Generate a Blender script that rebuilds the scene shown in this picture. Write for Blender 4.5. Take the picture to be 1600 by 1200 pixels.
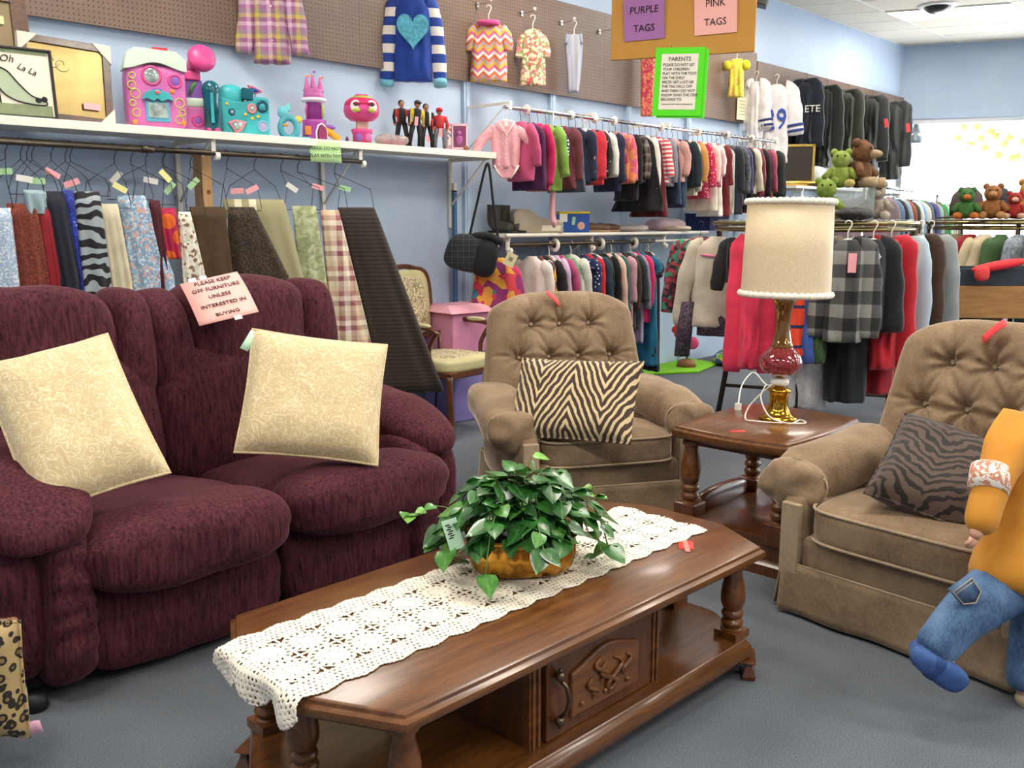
import bpy, bmesh, math, random
from mathutils import Vector, Matrix, noise as mnoise
# ---------------------------------------------------------------- camera, world, light
sc = bpy.context.scene
for _o in list(bpy.data.objects): bpy.data.objects.remove(_o)
col = sc.collection
PI = math.pi; F = 1450.0; EYE = 1.35; HEAD = math.radians(43); PIT = math.atan(255 / F)
cam_d = bpy.data.cameras.new('camera'); cam = bpy.data.objects.new('camera', cam_d); col.objects.link(cam)
cam_d.sensor_width = 36; cam_d.lens = F / 1600 * 36; cam_d.clip_start = .05; cam_d.clip_end = 200
cam.location = (0, 0, EYE); cam.rotation_euler = (PI / 2 - PIT, 0, HEAD - PI / 2)
sc.camera = cam
w = bpy.data.worlds.new('world'); sc.world = w; w.use_nodes = True
WB = w.node_tree.nodes['Background']; WB.inputs[0].default_value = (.90, .95, 1, 1); WB.inputs[1].default_value = 12.0
sc.view_settings.view_transform = 'Standard'; sc.view_settings.look = 'None'
sc.view_settings.gamma = 1; sc.view_settings.use_curve_mapping = False
sc.view_settings.exposure = 0.12
TROFFER_W = 26
# ---------------------------------------------------------------- pixel rays -> places in the room
cp, sp = math.cos(PIT), math.sin(PIT)
FW = Vector((math.cos(HEAD) * cp, math.sin(HEAD) * cp, -sp)); RT = Vector((math.sin(HEAD), -math.cos(HEAD), 0)); UP = RT.cross(FW)
CAM = Vector((0, 0, EYE))
def ray(u, v): return FW + RT * ((u - 800) / F) - UP * ((v - 600) / F)
def oz(u, v, z): r = ray(u, v); return CAM + r * ((z - EYE) / r.z)
def oy(u, v, y): r = ray(u, v); return CAM + r * (y / r.y)
def od(u, v, d): return CAM + ray(u, v) * d
def dep(p): return (Vector(p) - CAM).dot(FW)
def face(p, extra=0): return -math.atan2(p[0], p[1]) + extra      # turn -y towards the photographer
rnd = random.Random(11)
# ---------------------------------------------------------------- mesh builder
class MB:
    def __init__(s): s.v = []; s.f = []
    def add(s, vs, fs, M=None):
        b = len(s.v)
        s.v += [tuple(M @ Vector(p)) for p in vs] if M else [tuple(p) for p in vs]
        s.f += [tuple(i + b for i in f) for f in fs]; return s
    def box(s, c, h, M=None, taper=1):
        x, y, z = c; a, b, d = h
        vs = [(x + i * a * (taper if k > 0 else 1), y + j * b * (taper if k > 0 else 1), z + k * d) for k in (-1, 1) for i, j in ((-1, -1), (1, -1), (1, 1), (-1, 1))]
        return s.add(vs, [(3, 2, 1, 0), (4, 5, 6, 7), (0, 1, 5, 4), (1, 2, 6, 5), (2, 3, 7, 6), (3, 0, 4, 7)], M)
    def lathe(s, prof, n=24, M=None, sx=1, sy=1):
        vs = []; fs = []; m = len(prof)
        for r, z in prof:
            for k in range(n): a = 2 * PI * k / n; vs.append((r * math.cos(a) * sx, r * math.sin(a) * sy, z))
        for i in range(m - 1):
            for k in range(n): k2 = (k + 1) % n; fs.append((i * n + k, i * n + k2, (i + 1) * n + k2, (i + 1) * n + k))
        fs.append(tuple(range(n))[::-1]); fs.append(tuple(range((m - 1) * n, m * n)))
        return s.add(vs, fs, M)
    def tube(s, pts, r, n=8, closed=False, yf=1, M=None):
        pts = [Vector(p) for p in pts]; m = len(pts)
        rs = r if isinstance(r, (list, tuple)) else [r] * m
        vs = []; fs = []; pu = None
        for i, p in enumerate(pts):
            if closed: t = pts[(i + 1) % m] - pts[i - 1]
            else: t = pts[min(i + 1, m - 1)] - pts[max(i - 1, 0)]
            t.normalize()
            if pu is None: pu = t.orthogonal().normalized()
            u = (pu - t * pu.dot(t))
            u = u.normalized() if u.length > 1e-6 else t.orthogonal().normalized()
            pu = u; q = t.cross(u)
            for k in range(n):
                a = 2 * PI * k / n; o = (u * math.cos(a) + q * math.sin(a)) * rs[i]; o.y *= yf; vs.append(p + o)
        for i in range(m if closed else m - 1):
            j = (i + 1) % m
            for k in range(n): k2 = (k + 1) % n; fs.append((i * n + k, i * n + k2, j * n + k2, j * n + k))
        if not closed: fs.append(tuple(range(n))[::-1]); fs.append(tuple(range((m - 1) * n, m * n)))
        return s.add(vs, fs, M)
    def grid(s, fn, nu, nv, cu=False, cv=False, M=None):
        vs = [fn(i / (nu if cu else nu - 1), j / (nv if cv else nv - 1)) for i in range(nu) for j in range(nv)]
        fs = []
        for i in range(nu if cu else nu - 1):
            for j in range(nv if cv else nv - 1):
                i2, j2 = (i + 1) % nu, (j + 1) % nv
                fs.append((i * nv + j, i2 * nv + j, i2 * nv + j2, i * nv + j2))
        return s.add(vs, fs, M)
    def cush(s, c, h, p=4, n=10, M=None, fn=None):          # rounded, stuffed block
        vs = []; fs = []; ix = {}
        def vid(a, b, d):
            k = (round(a * n), round(b * n), round(d * n))
            if k not in ix:
                q = (abs(a) ** p + abs(b) ** p + abs(d) ** p) ** (-1 / p)
                P = Vector((a * q * h[0], b * q * h[1], d * q * h[2]))
                if fn: P = Vector(fn(P, (a * q, b * q, d * q)))
                ix[k] = len(vs); vs.append(P + Vector(c))
            return ix[k]
        L = [math.tan((i / n * 2 - 1) * PI / 4) for i in range(n + 1)]
        for ax in range(3):
            for sg in (-1, 1):
                for i in range(n):
                    for j in range(n):
                        q = []
                        for a, b in ((i, j), (i + 1, j), (i + 1, j + 1), (i, j + 1)):
                            t = [L[a], L[b]]; t.insert(ax, sg); q.append(vid(*t))
                        flip = (sg > 0) == (ax != 1)
                        fs.append(tuple(q if flip else q[::-1]))
        return s.add(vs, fs, M)
    def mold(s, poly, prof, M=None):                          # convex outline, stacked (inset, z)
        n = len(poly); vs = []; fs = []
        def off(d):
            out = []
            for i in range(n):
                a, b, c = Vector(poly[i - 1]), Vector(poly[i]), Vector(poly[(i + 1) % n])
                e1 = (b - a).normalized(); e2 = (c - b).normalized()
                n1 = Vector((-e1.y, e1.x)); n2 = Vector((-e2.y, e2.x)); m = (n1 + n2); m = m / max(.2, m.dot(n1))
                out.append(b + m * d)
            return out
        for d, z in prof: vs += [(p.x, p.y, z) for p in off(d)]
        for i in range(len(prof) - 1):
            for k in range(n): k2 = (k + 1) % n; fs.append((i * n + k, i * n + k2, (i + 1) * n + k2, (i + 1) * n + k))
        fs.append(tuple(range(n))[::-1]); b = (len(prof) - 1) * n; fs.append(tuple(range(b, b + n)))
        return s.add(vs, fs, M)
    def prism(s, poly, y0, y1, M=None):                       # outline in xz, thick along y
        n = len(poly); vs = [(x, y0, z) for x, z in poly] + [(x, y1, z) for x, z in poly]
        fs = [tuple(range(n)), tuple(range(2 * n - 1, n - 1, -1))] + [(i, i + n, (i + 1) % n + n, (i + 1) % n) for i in range(n)]
        return s.add(vs, fs, M)
    def rings(s, lev, n=28, fold=(0, 3, 0), p=2.0, M=None, wr=0):    # lev: (z, cx, half width, half thickness[, cy])
        vs = []; fs = []; m = len(lev); z0 = lev[0][0]; zl = lev[-1][0] - z0
        for L in lev:
            z, cx, hw, ht = L[:4]; cy = L[4] if len(L) > 4 else 0; k = min(1, abs((z - z0) / zl) * 1.6)
            for i in range(n):
                a = 2 * PI * i / n; c, d = math.cos(a), math.sin(a)
                x = math.copysign(abs(c) ** (2 / p), c); y = math.copysign(abs(d) ** (2 / p), d)
                g = fold[0] * k * math.sin(fold[1] * x * PI + fold[2] + z * 2)
                if wr:
                    nz = mnoise.noise(Vector((x * 2.2 + fold[2], y * 1.3, z * 7))) * k + .6 * mnoise.noise(Vector((x * 5 + fold[2], y * 2, z * 16))) * k
                    x *= 1 + .5 * wr * nz; g += wr * ht * 2.2 * nz
                vs.append((cx + x * hw, cy + y * ht + g, z))
        for i in range(m - 1):
            for k in range(n): k2 = (k + 1) % n; fs.append((i * n + k, (i + 1) * n + k, (i + 1) * n + k2, i * n + k2))
        fs.append(tuple(range(n))); fs.append(tuple(range((m - 1) * n, m * n))[::-1])
        return s.add(vs, fs, M)
    def sph(s, c, r, n=14, M=None, sc=(1, 1, 1)):
        prof = [(max(1e-4, r * math.sin(PI * i / n)), -r * math.cos(PI * i / n)) for i in range(n + 1)]
        T = Matrix.Translation(c) @ Matrix.Diagonal((*sc, 1))
        return s.lathe(prof, n + 4, (M @ T) if M else T)
    def mesh(s, name, smooth=True):
        me = bpy.data.meshes.new(name); me.from_pydata(s.v, [], s.f)
        bm = bmesh.new(); bm.from_mesh(me); bmesh.ops.recalc_face_normals(bm, faces=bm.faces); bm.to_mesh(me); bm.free()
        if smooth: me.shade_smooth()
        return me
    def build(s, name, m, parent=None, loc=(0, 0, 0), rot=(0, 0, 0), smooth=True, bevel=0, sub=0, solid=0, auto=None):
        me = s.mesh(name, smooth)
        return link(name, me, m, parent, loc, rot, bevel, sub, solid, auto)
def link(name, me, m, parent=None, loc=(0, 0, 0), rot=(0, 0, 0), bevel=0, sub=0, solid=0, auto=None):
    if m and not me.materials: me.materials.append(m)
    o = bpy.data.objects.new(name, me); col.objects.link(o); o.location = loc; o.rotation_euler = rot
    if parent: o.parent = parent
    if m and me.materials[0] != m:
        o.material_slots[0].link = 'OBJECT'; o.material_slots[0].material = m
    if solid: q = o.modifiers.new('s', 'SOLIDIFY'); q.thickness = solid; q.offset = 0
    if bevel:
        q = o.modifiers.new('b', 'BEVEL'); q.width = bevel; q.segments = 2; q.limit_method = 'ANGLE'; q.angle_limit = math.radians(50)
        if me.polygons and me.polygons[0].use_smooth: me.shade_smooth(); q.harden_normals = True
    if sub: q = o.modifiers.new('u', 'SUBSURF'); q.levels = sub; q.render_levels = sub
    if auto:
        for e in me.edges: pass
        me.set_sharp_from_angle(angle=math.radians(auto))
    return o
def tag(o, label=None, cat=None, group=None, kind=None):
    if label: o['label'] = label
    if cat: o['category'] = cat
    if group: o['group'] = group
    if kind: o['kind'] = kind
    return o
def thing(name, label, cat, loc=(0, 0, 0), rz=0, group=None, rot=None):
    o = bpy.data.objects.new(name, None); col.objects.link(o); o.empty_display_size = .05
    o.location = loc; o.rotation_euler = rot if rot else (0, 0, rz)
    return tag(o, label, cat, group)
def TR(x=0, y=0, z=0, rx=0, ry=0, rz=0): return Matrix.Translation((x, y, z)) @ Matrix.Rotation(rz, 4, 'Z') @ Matrix.Rotation(ry, 4, 'Y') @ Matrix.Rotation(rx, 4, 'X')
_fc = {}
def text(s, size, m, parent, loc, rot=(PI / 2, 0, 0), align='CENTER', name='lettering', sx=1, lh=1.0, ext=.0008, shear=0):
    cu = bpy.data.curves.new('t', 'FONT'); cu.body = s; cu.size = size; cu.align_x = align; cu.align_y = 'CENTER'; cu.extrude = ext
    cu.space_line = lh; cu.resolution_u = 2; cu.shear = shear
    t = bpy.data.objects.new('t', cu); col.objects.link(t); bpy.context.view_layer.update()
    me = bpy.data.meshes.new_from_object(t.evaluated_get(bpy.context.evaluated_depsgraph_get()))
    bpy.data.objects.remove(t); bpy.data.curves.remove(cu)
    me.transform(Matrix.Diagonal((sx, 1, 1, 1))); me.materials.clear()
    return link(name, me, m, parent, loc, rot)
# ---------------------------------------------------------------- materials
def lin(h):
    if isinstance(h, str):
        h = h.lstrip('#'); c = [int(h[i:i + 2], 16) / 255 for i in (0, 2, 4)]
    else: c = [x / 255 for x in h]
    return tuple(x / 12.92 if x <= .04045 else ((x + .055) / 1.055) ** 2.4 for x in c) + (1,)
_mc = {}
def newmat(name):
    m = bpy.data.materials.new(name); m.use_nodes = True; nt = m.node_tree
    return m, nt, nt.nodes['Principled BSDF']
def nd(nt, t, **k):
    n = nt.nodes.new(t)
    for a, b in k.items(): setattr(n, a, b)
    return n
def setin(nt, sock, v):
    if hasattr(v, 'is_linked') or isinstance(v, bpy.types.NodeSocket): nt.links.new(v, sock)
    else: sock.default_value = v
def mt(nt, op, a, b=0.0, c=None):
    n = nd(nt, 'ShaderNodeMath', operation=op); setin(nt, n.inputs[0], a); setin(nt, n.inputs[1], b)
    if c is not None: setin(nt, n.inputs[2], c)
    return n.outputs[0]
def mix(nt, f, a, b, mode='MIX'):
    n = nd(nt, 'ShaderNodeMix', data_type='RGBA', blend_type=mode)
    setin(nt, n.inputs[0], f); setin(nt, n.inputs[6], a); setin(nt, n.inputs[7], b); return n.outputs[2]
def coord(nt, kind='Object', sc3=None):
    t = nd(nt, 'ShaderNodeTexCoord').outputs[kind]
    if sc3:
        mp = nd(nt, 'ShaderNodeMapping'); mp.inputs['Scale'].default_value = sc3; nt.links.new(t, mp.inputs[0]); return mp.outputs[0]
    return t
def noisef(nt, vec, s, det=3, rough=.5, dist=0):
    n = nd(nt, 'ShaderNodeTexNoise'); nt.links.new(vec, n.inputs['Vector'])
    n.inputs['Scale'].default_value = s; n.inputs['Detail'].default_value = det; n.inputs['Roughness'].default_value = rough; n.inputs['Distortion'].default_value = dist
    return n.outputs[0]
def ramp(nt, f, stops, const=False):
    n = nd(nt, 'ShaderNodeValToRGB'); e = n.color_ramp.elements; n.color_ramp.interpolation = 'CONSTANT' if const else 'LINEAR'
    while len(e) < len(stops): e.new(.5)
    for k, (p, c) in enumerate(stops): e[k].position = p; e[k].color = c if not isinstance(c, (str,)) else lin(c)
    nt.links.new(f, n.inputs[0]); return n.outputs[0]
def bumpn(nt, h, st, dist=.01):
    n = nd(nt, 'ShaderNodeBump'); n.inputs['Strength'].default_value = st; n.inputs['Distance'].default_value = dist; nt.links.new(h, n.inputs['Height']); return n.outputs[0]
def pm(c, rough=.6, metal=0, var=.10, vs=6, sheen=0, bump=0, bs=150, coat=0, trans=0, alpha=1, emis=0, ior=1.45, spec=.5):
    k = (str(c), rough, metal, var, vs, sheen, bump, bs, coat, trans, alpha, emis)
    if k in _mc: return _mc[k]
    m, nt, b = newmat('surface'); L = lin(c)
    if var:
        v = coord(nt); f = noisef(nt, v, vs, 3)
        d = tuple(x * (1 - var * 1.6) for x in L[:3]) + (1,); u = tuple(min(1, x * (1 + var * 1.2)) for x in L[:3]) + (1,)
        nt.links.new(ramp(nt, f, [(.3, d), (.7, u)]), b.inputs['Base Color'])
        if bump: nt.links.new(bumpn(nt, noisef(nt, v, bs, 2), bump, .004), b.inputs['Normal'])
    else: b.inputs['Base Color'].default_value = L
    b.inputs['Roughness'].default_value = rough; b.inputs['Metallic'].default_value = metal; b.inputs['Specular IOR Level'].default_value = spec
    b.inputs['Sheen Weight'].default_value = sheen; b.inputs['Coat Weight'].default_value = coat; b.inputs['Transmission Weight'].default_value = trans
    b.inputs['Alpha'].default_value = alpha; b.inputs['IOR'].default_value = ior
    if emis: b.inputs['Emission Color'].default_value = L; b.inputs['Emission Strength'].default_value = emis
    _mc[k] = m; return m
def pat(kind, cols, s=20, s2=None, k=.3, rough=.8, sheen=.1, width=None, metal=0, bump=0):
    key = ('pat', kind, str(cols), s, s2, k, rough)
    if key in _mc: return _mc[key]
    m, nt, b = newmat('pattern'); tc = coord(nt); sep = nd(nt, 'ShaderNodeSeparateXYZ'); nt.links.new(tc, sep.inputs[0]); x, y, z = sep.outputs
    fr = lambda a, sc_: mt(nt, 'FRACT', mt(nt, 'MULTIPLY', a, sc_))
    C = [lin(c) for c in cols]; n = len(C); st = [(i / n, C[i]) for i in range(n)]
    if kind in ('sx', 'sy', 'sz'): out = ramp(nt, fr({'x': x, 'y': y, 'z': z}[kind[1]], s), st, True)
    elif kind == 'diag': out = ramp(nt, mt(nt, 'FRACT', mt(nt, 'ADD', mt(nt, 'MULTIPLY', x, s), mt(nt, 'MULTIPLY', z, s2 or s))), st, True)
    elif kind == 'chev':
        zz = mt(nt, 'MULTIPLY', mt(nt, 'ABSOLUTE', mt(nt, 'SUBTRACT', fr(x, s2), .5)), k)
        out = ramp(nt, mt(nt, 'FRACT', mt(nt, 'MULTIPLY', mt(nt, 'ADD', z, zz), s)), st, True)
    elif kind == 'plaid':
        a = ramp(nt, fr(x, s), st, True); c2 = ramp(nt, fr(z, s2 or s), st, True); out = mix(nt, .5, a, c2)
    elif kind == 'check':
        a = mt(nt, 'GREATER_THAN', fr(x, s), .5); c2 = mt(nt, 'GREATER_THAN', fr(z, s2 or s), .5)
        out = ramp(nt, mt(nt, 'MULTIPLY', mt(nt, 'ADD', a, c2), .49), [(0, C[0]), (.3, C[1]), (.8, C[2 % n])], True)
    elif kind == 'dots':
        v = nd(nt, 'ShaderNodeTexVoronoi'); v.inputs['Scale'].default_value = s; v.inputs['Randomness'].default_value = .7; nt.links.new(tc, v.inputs['Vector'])
        out = ramp(nt, v.outputs['Distance'], [(0, C[1]), (k, C[0])], True)
    elif kind == 'floral':
        v = nd(nt, 'ShaderNodeTexVoronoi'); v.inputs['Scale'].default_value = s; nt.links.new(mix(nt, .08, tc, nd(nt, 'ShaderNodeTexNoise').outputs[1]) if False else tc, v.inputs['Vector'])
        sp_ = nd(nt, 'ShaderNodeSeparateColor'); nt.links.new(v.outputs['Color'], sp_.inputs[0]); out = ramp(nt, sp_.outputs[0], st, True)
    elif kind == 'zebra':
        wv = nd(nt, 'ShaderNodeTexWave', bands_direction='DIAGONAL' if k > 0 else 'Z'); wv.inputs['Scale'].default_value = s; wv.inputs['Distortion'].default_value = abs(s2 or 6)
        wv.inputs['Detail'].default_value = 2; wv.inputs['Detail Scale'].default_value = 1.2; nt.links.new(tc, wv.inputs['Vector'])
        out = ramp(nt, wv.outputs['Fac'], [(0, C[0]), (.5, C[1])], True)
    elif kind == 'mott':
        f = noisef(nt, tc, s, 2, .5, s2 or 0); out = ramp(nt, f, [(.3 + .4 * i / max(1, n - 1), C[i]) for i in range(n)], k > .5)
    elif kind == 'leop':
        v = nd(nt, 'ShaderNodeTexVoronoi'); v.inputs['Scale'].default_value = s; nt.links.new(tc, v.inputs['Vector'])
        out = ramp(nt, v.outputs['Distance'], [(0, C[1]), (.25, C[0]), (.5, C[2])], True)
    nt.links.new(out, b.inputs['Base Color']); b.inputs['Roughness'].default_value = rough; b.inputs['Sheen Weight'].default_value = sheen; b.inputs['Metallic'].default_value = metal
    _mc[key] = m; return m
def wood(c1, c2, sc3=(1, 14, 14), rough=.32, coat=.35):
    key = ('w', c1, c2, sc3)
    if key in _mc: return _mc[key]
    m, nt, b = newmat('wood'); v = coord(nt, 'Object', sc3)
    f = noisef(nt, v, 4, 6, .6, .6); nt.links.new(ramp(nt, f, [(.3, c1), (.7, c2)]), b.inputs['Base Color'])
    b.inputs['Roughness'].default_value = rough; b.inputs['Coat Weight'].default_value = coat; b.inputs['Coat Roughness'].default_value = .15
    _mc[key] = m; return m
def velvet(dark, light, streak=(1, 1, 1), s=6, sheen=.6, tint=None, k=(.35, .7), bump=.0, fine=60):
    m, nt, b = newmat('velvet'); v = coord(nt, 'Object', streak); v0 = coord(nt)
    f = noisef(nt, v, s, 4, .65); f2 = noisef(nt, v0, fine, 2); g = mt(nt, 'ADD', mt(nt, 'MULTIPLY', f, .75), mt(nt, 'MULTIPLY', f2, .25))
    nt.links.new(ramp(nt, g, [(k[0], dark), (k[1], light)]), b.inputs['Base Color'])
    b.inputs['Roughness'].default_value = .85; b.inputs['Specular IOR Level'].default_value = .15
    b.inputs['Sheen Weight'].default_value = sheen; b.inputs['Sheen Roughness'].default_value = .35; b.inputs['Sheen Tint'].default_value = lin(tint or light)
    if bump: nt.links.new(bumpn(nt, f, bump, .01), b.inputs['Normal'])
    return m
BLACK = pm('#15151a', .5, var=0); INK = pm('#1c1a22', .8, var=0); WHITE = pm('#f2efe8', .5, var=0); CHROME = pm('#c9c9cc', .22, 1, var=0)
WIRE = pm('#3a3a3c', .4, .7, var=0); IRON = pm('#5d5346', .38, .85, vs=30); BRASS = pm('#c79a3a', .16, 1, var=.08, vs=20); GOLDT = pm('#d8b45a', .22, 1, var=0)
BEIGE = pm('#e6dfcb', .5, vs=20, var=.05); PLAST_W = pm('#f4f1e6', .35, var=0)
# ================================================================ the room
WY = 4.88; CEIL = 3.58; XB = -4.0; YR = -6.5
FD = Vector((math.cos(math.radians(-68)), math.sin(math.radians(-68)), 0))   # along the shop front, away from the left wall
CX = 12.7
def farpt(t): return Vector((CX, WY, 0)) + FD * t
TF = (WY - YR) / -FD.y
# carpet
m, nt, b = newmat('carpet'); v = coord(nt)
f = noisef(nt, v, 260, 2, .7); f2 = noisef(nt, v, 1.3, 3); g = mt(nt, 'ADD', mt(nt, 'MULTIPLY', f, .8), mt(nt, 'MULTIPLY', f2, .2))
nt.links.new(ramp(nt, g, [(.3, '#43484f'), (.7, '#7b8189')]), b.inputs['Base Color']); b.inputs['Roughness'].default_value = .95; b.inputs['Specular IOR Level'].default_value = .1
nt.links.new(bumpn(nt, f, .5, .004), b.inputs['Normal']); CARPET = m
e = farpt(TF)
mb = MB(); mb.add([(XB, YR, 0), (e.x + .2, YR, 0), (CX + .1, WY + .1, 0), (XB, WY + .1, 0), (XB, YR, -.1), (e.x + .2, YR, -.1), (CX + .1, WY + .1, -.1), (XB, WY + .1, -.1)],
    [(0, 1, 2, 3), (7, 6, 5, 4), (0, 4, 5, 1), (1, 5, 6, 2), (2, 6, 7, 3), (3, 7, 4, 0)])
tag(mb.build('floor', CARPET, smooth=False), kind='structure')
# painted plaster
m, nt, b = newmat('blue_plaster'); v = coord(nt); f = noisef(nt, v, 1.1, 4, .6); f2 = noisef(nt, v, 60, 2)
nt.links.new(ramp(nt, f, [(.3, '#a9bbd3'), (.7, '#b9cade')]), b.inputs['Base Color']); b.inputs['Roughness'].default_value = .55
nt.links.new(bumpn(nt, f2, .08, .004), b.inputs['Normal']); BLUEW = m
tag(MB().box(((XB + CX) / 2, WY + .05, CEIL / 2), ((CX - XB) / 2 + .1, .05, CEIL / 2)).build('wall_left', BLUEW, smooth=False), kind='structure')
tag(MB().box((XB - .05, (YR + WY) / 2, CEIL / 2), (.05, (WY - YR) / 2, CEIL / 2)).build('wall_back', BLUEW, smooth=False), kind='structure')
tag(MB().box(((XB + e.x) / 2, YR - .05, CEIL / 2), ((e.x - XB) / 2, .05, CEIL / 2)).build('wall_right', BLUEW, smooth=False), kind='structure')
# shop front with its long window
WT, WBT = 2.66, .55
A = math.atan2(FD.y, FD.x)
fr_ = thing('wall_far', None, None, (CX, WY, 0), A); fr_['kind'] = 'structure'
MB().box((TF / 2, .08, (WT + CEIL) / 2), (TF / 2, .08, (CEIL - WT) / 2)).build('wall_above_window', BLUEW, fr_, smooth=False)
MB().box((TF / 2, .08, WBT / 2), (TF / 2, .08, WBT / 2)).build('wall_below_window', BLUEW, fr_, smooth=False)
MB().box((TF - .3, .08, (WT + WBT) / 2), (.3, .08, (WT - WBT) / 2)).build('wall_end_pier', BLUEW, fr_, smooth=False)
wn = thing('window_1', None, None, (CX, WY, 0), A); wn['kind'] = 'structure'
ALU = pm('#b9bcc0', .35, .8, var=0)
mb = MB(); w0, w1 = .02, TF - .6
for zz in (WBT + .03, WT - .03): mb.box(((w0 + w1) / 2, .08, zz), ((w1 - w0) / 2, .04, .03))
for xx in (w0 + .03, w1 * .36, w1 * .68, w1 - .03): mb.box((xx, .08, (WT + WBT) / 2), (.03, .04, (WT - WBT) / 2))
mb.build('window_frame', ALU, wn, smooth=False)
m, nt, b = newmat('window_glass'); nt.nodes.remove(b); o_ = nt.nodes['Material Output']; tr = nd(nt, 'ShaderNodeBsdfTransparent'); gl = nd(nt, 'ShaderNodeBsdfGlossy'); gl.inputs['Roughness'].default_value = .02
mx = nd(nt, 'ShaderNodeMixShader'); mx.inputs[0].default_value = .05; nt.links.new(tr.outputs[0], mx.inputs[1]); nt.links.new(gl.outputs[0], mx.inputs[2]); nt.links.new(mx.outputs[0], o_.inputs[0]); GLASS = m
xs = [w0 + .06, w1 * .36, w1 * .68, w1 - .06]
for i in range(3): MB().box(((xs[i] + xs[i + 1]) / 2, .08, (WT + WBT) / 2), ((xs[i + 1] - xs[i]) / 2 - .03, .004, (WT - WBT) / 2 - .06)).build('pane', GLASS, wn, smooth=False)
MB().box((w1 / 2, -.05, WBT - .01), (w1 / 2, .13, .02)).build('window_sill', WHITE, wn, smooth=False, bevel=.004)
# things stuck on and hung by the glass
lf = thing('leaf_garland', 'orange autumn leaf garland hanging on the bright shop window', 'garland', od(1545, 215, 13.2) + Vector((0, 0, 0)), A)
LEAFO = pm('#e8a24a', .6, var=.15, vs=30)
for i in range(16):
    a = .12 + i * .075; MB().add([(0, 0, .07), (.03, 0, .03), (.08, .01, .03), (.04, 0, -.01), (.05, .01, -.07), (0, 0, -.03), (-.05, .01, -.07), (-.04, 0, -.01), (-.08, .01, .03), (-.03, 0, .03)], [tuple(range(10))]).build('leaf', LEAFO, lf, (a * .8 - .5, -.02 - .01 * (i % 3), .16 * math.sin(i * 1.9) - .25 * max(0, i - 6) * .12), (0, i * .9, 0), solid=.004)
p = od(1430, 212, 12.3)
bl = thing('hanging_bell', 'grey bell hanging by the corner of the bright window', 'bell', p, A)
MB().lathe([(.005, .17), (.03, .16), (.05, .10), (.08, .02), (.10, -.06), (.11, -.1), (.1, -.1), (.02, -.08)], 20).build('bell_body', pm('#7d8790', .4, .3), bl)
MB().tube([(0, 0, .17), (0, 0, CEIL - p.z)], .004, 6).build('cord', WHITE, bl)
p = od(1510, 232, 12.6)
bt = thing('round_ornament', 'small grey round ornament hanging in front of the window glass', 'ornament', p, A)
MB().sph((0, 0, 0), .07).build('ball', pm('#a8a8ac', .35, .3), bt); MB().tube([(0, 0, .07), (0, 0, CEIL - p.z)], .002, 5).build('cord', WHITE, bt)
# suspended ceiling: grid bars plus a tile in every field
m, nt, b = newmat('ceiling_tile'); v = coord(nt); f = noisef(nt, v, 90, 3, .7); f2 = noisef(nt, v, 1.5, 2)
nt.links.new(ramp(nt, f, [(.25, '#bdb4a2'), (.5, '#d6cebe')]), b.inputs['Base Color']); b.inputs['Roughness'].default_value = .9; TILE = m
cl = thing('ceiling', None, None, (0, 0, 0)); cl['kind'] = 'structure'
MB().box(((XB + 18) / 2, (YR + WY) / 2, CEIL + .09), ((18 - XB) / 2, (WY - YR) / 2 + .1, .03)).build('ceiling_deck', pm('#8b8578', .9), cl, smooth=False)
tl, tw = 1.22, .61          # cross lines every .61 along the room, long joints every 1.22 across
sk = FD.x / -FD.y; PX = lambda i, y: CX + (WY - y) * sk - .02 - i * tw
YB = [WY, 4.27]
while YB[-1] > YR: YB.append(YB[-1] - tl * -FD.y)
NI = int((18.2 - XB) / tw) + 1; BAR = pm('#e6e2da', .5, var=0); BF = [(3, 2, 1, 0), (4, 5, 6, 7), (0, 1, 5, 4), (1, 2, 6, 5), (2, 3, 7, 6), (3, 0, 4, 7)]
fix = [(i, j) for i in (3, 8, 13, 18, 23) for j in (1, 3, 5, 7, 9) if (i, j) not in ((3, 3), (3, 7))]
def tile_v(hy, g=.012):
    dx = hy * sk
    q = [(-tw / 2 + g + dx, -hy + g), (tw / 2 - g + dx, -hy + g), (tw / 2 - g - dx, hy - g), (-tw / 2 + g - dx, hy - g)]
    return [(x, y, 0) for x, y in q] + [(x, y, .02) for x, y in q]
tms = {}; cells = []
for j in range(len(YB) - 1):
    hy = (YB[j] - YB[j + 1]) / 2; yc = (YB[j] + YB[j + 1]) / 2
    for i in range(NI):
        xc = PX(i, yc) - tw / 2
        if xc < XB - .3: continue
        cells.append((i, j, xc, yc, hy))
inview = sorted([c for c in cells if (c[0], c[1]) not in fix], key=lambda c: (c[2] - 10) ** 2 + (c[3] - 3) ** 2)
rest = MB()
for n_, (i, j, xc, yc, hy) in enumerate(inview):
    if n_ < 150:
        k = round(hy, 3)
        if k not in tms: tms[k] = MB().add(tile_v(hy), BF).mesh('ceiling_tile', False)
        link('ceiling_tile', tms[k], TILE, cl, (xc, yc, CEIL))
    else: rest.add([(x + xc, y + yc, z + CEIL) for x, y, z in tile_v(hy)], BF)
o = rest.build('ceiling_tiles', TILE, cl, smooth=False); o['kind'] = 'stuff'
bars = MB()
for i in range(NI + 1):
    a = (PX(i, WY), WY); c = (PX(i, YR), YR)
    bars.add([(a[0] - .012, a[1], CEIL - .003), (a[0] + .012, a[1], CEIL - .003), (c[0] + .012, c[1], CEIL - .003), (c[0] - .012, c[1], CEIL - .003), (a[0] - .012, a[1], CEIL + .02), (a[0] + .012, a[1], CEIL + .02), (c[0] + .012, c[1], CEIL + .02), (c[0] - .012, c[1], CEIL + .02)], [(0, 1, 2, 3), (7, 6, 5, 4), (0, 3, 7, 4), (1, 5, 6, 2)])
for yb in YB: bars.box(((XB + 18) / 2, yb, CEIL + .008), ((18 - XB) / 2, .012, .011))
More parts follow.
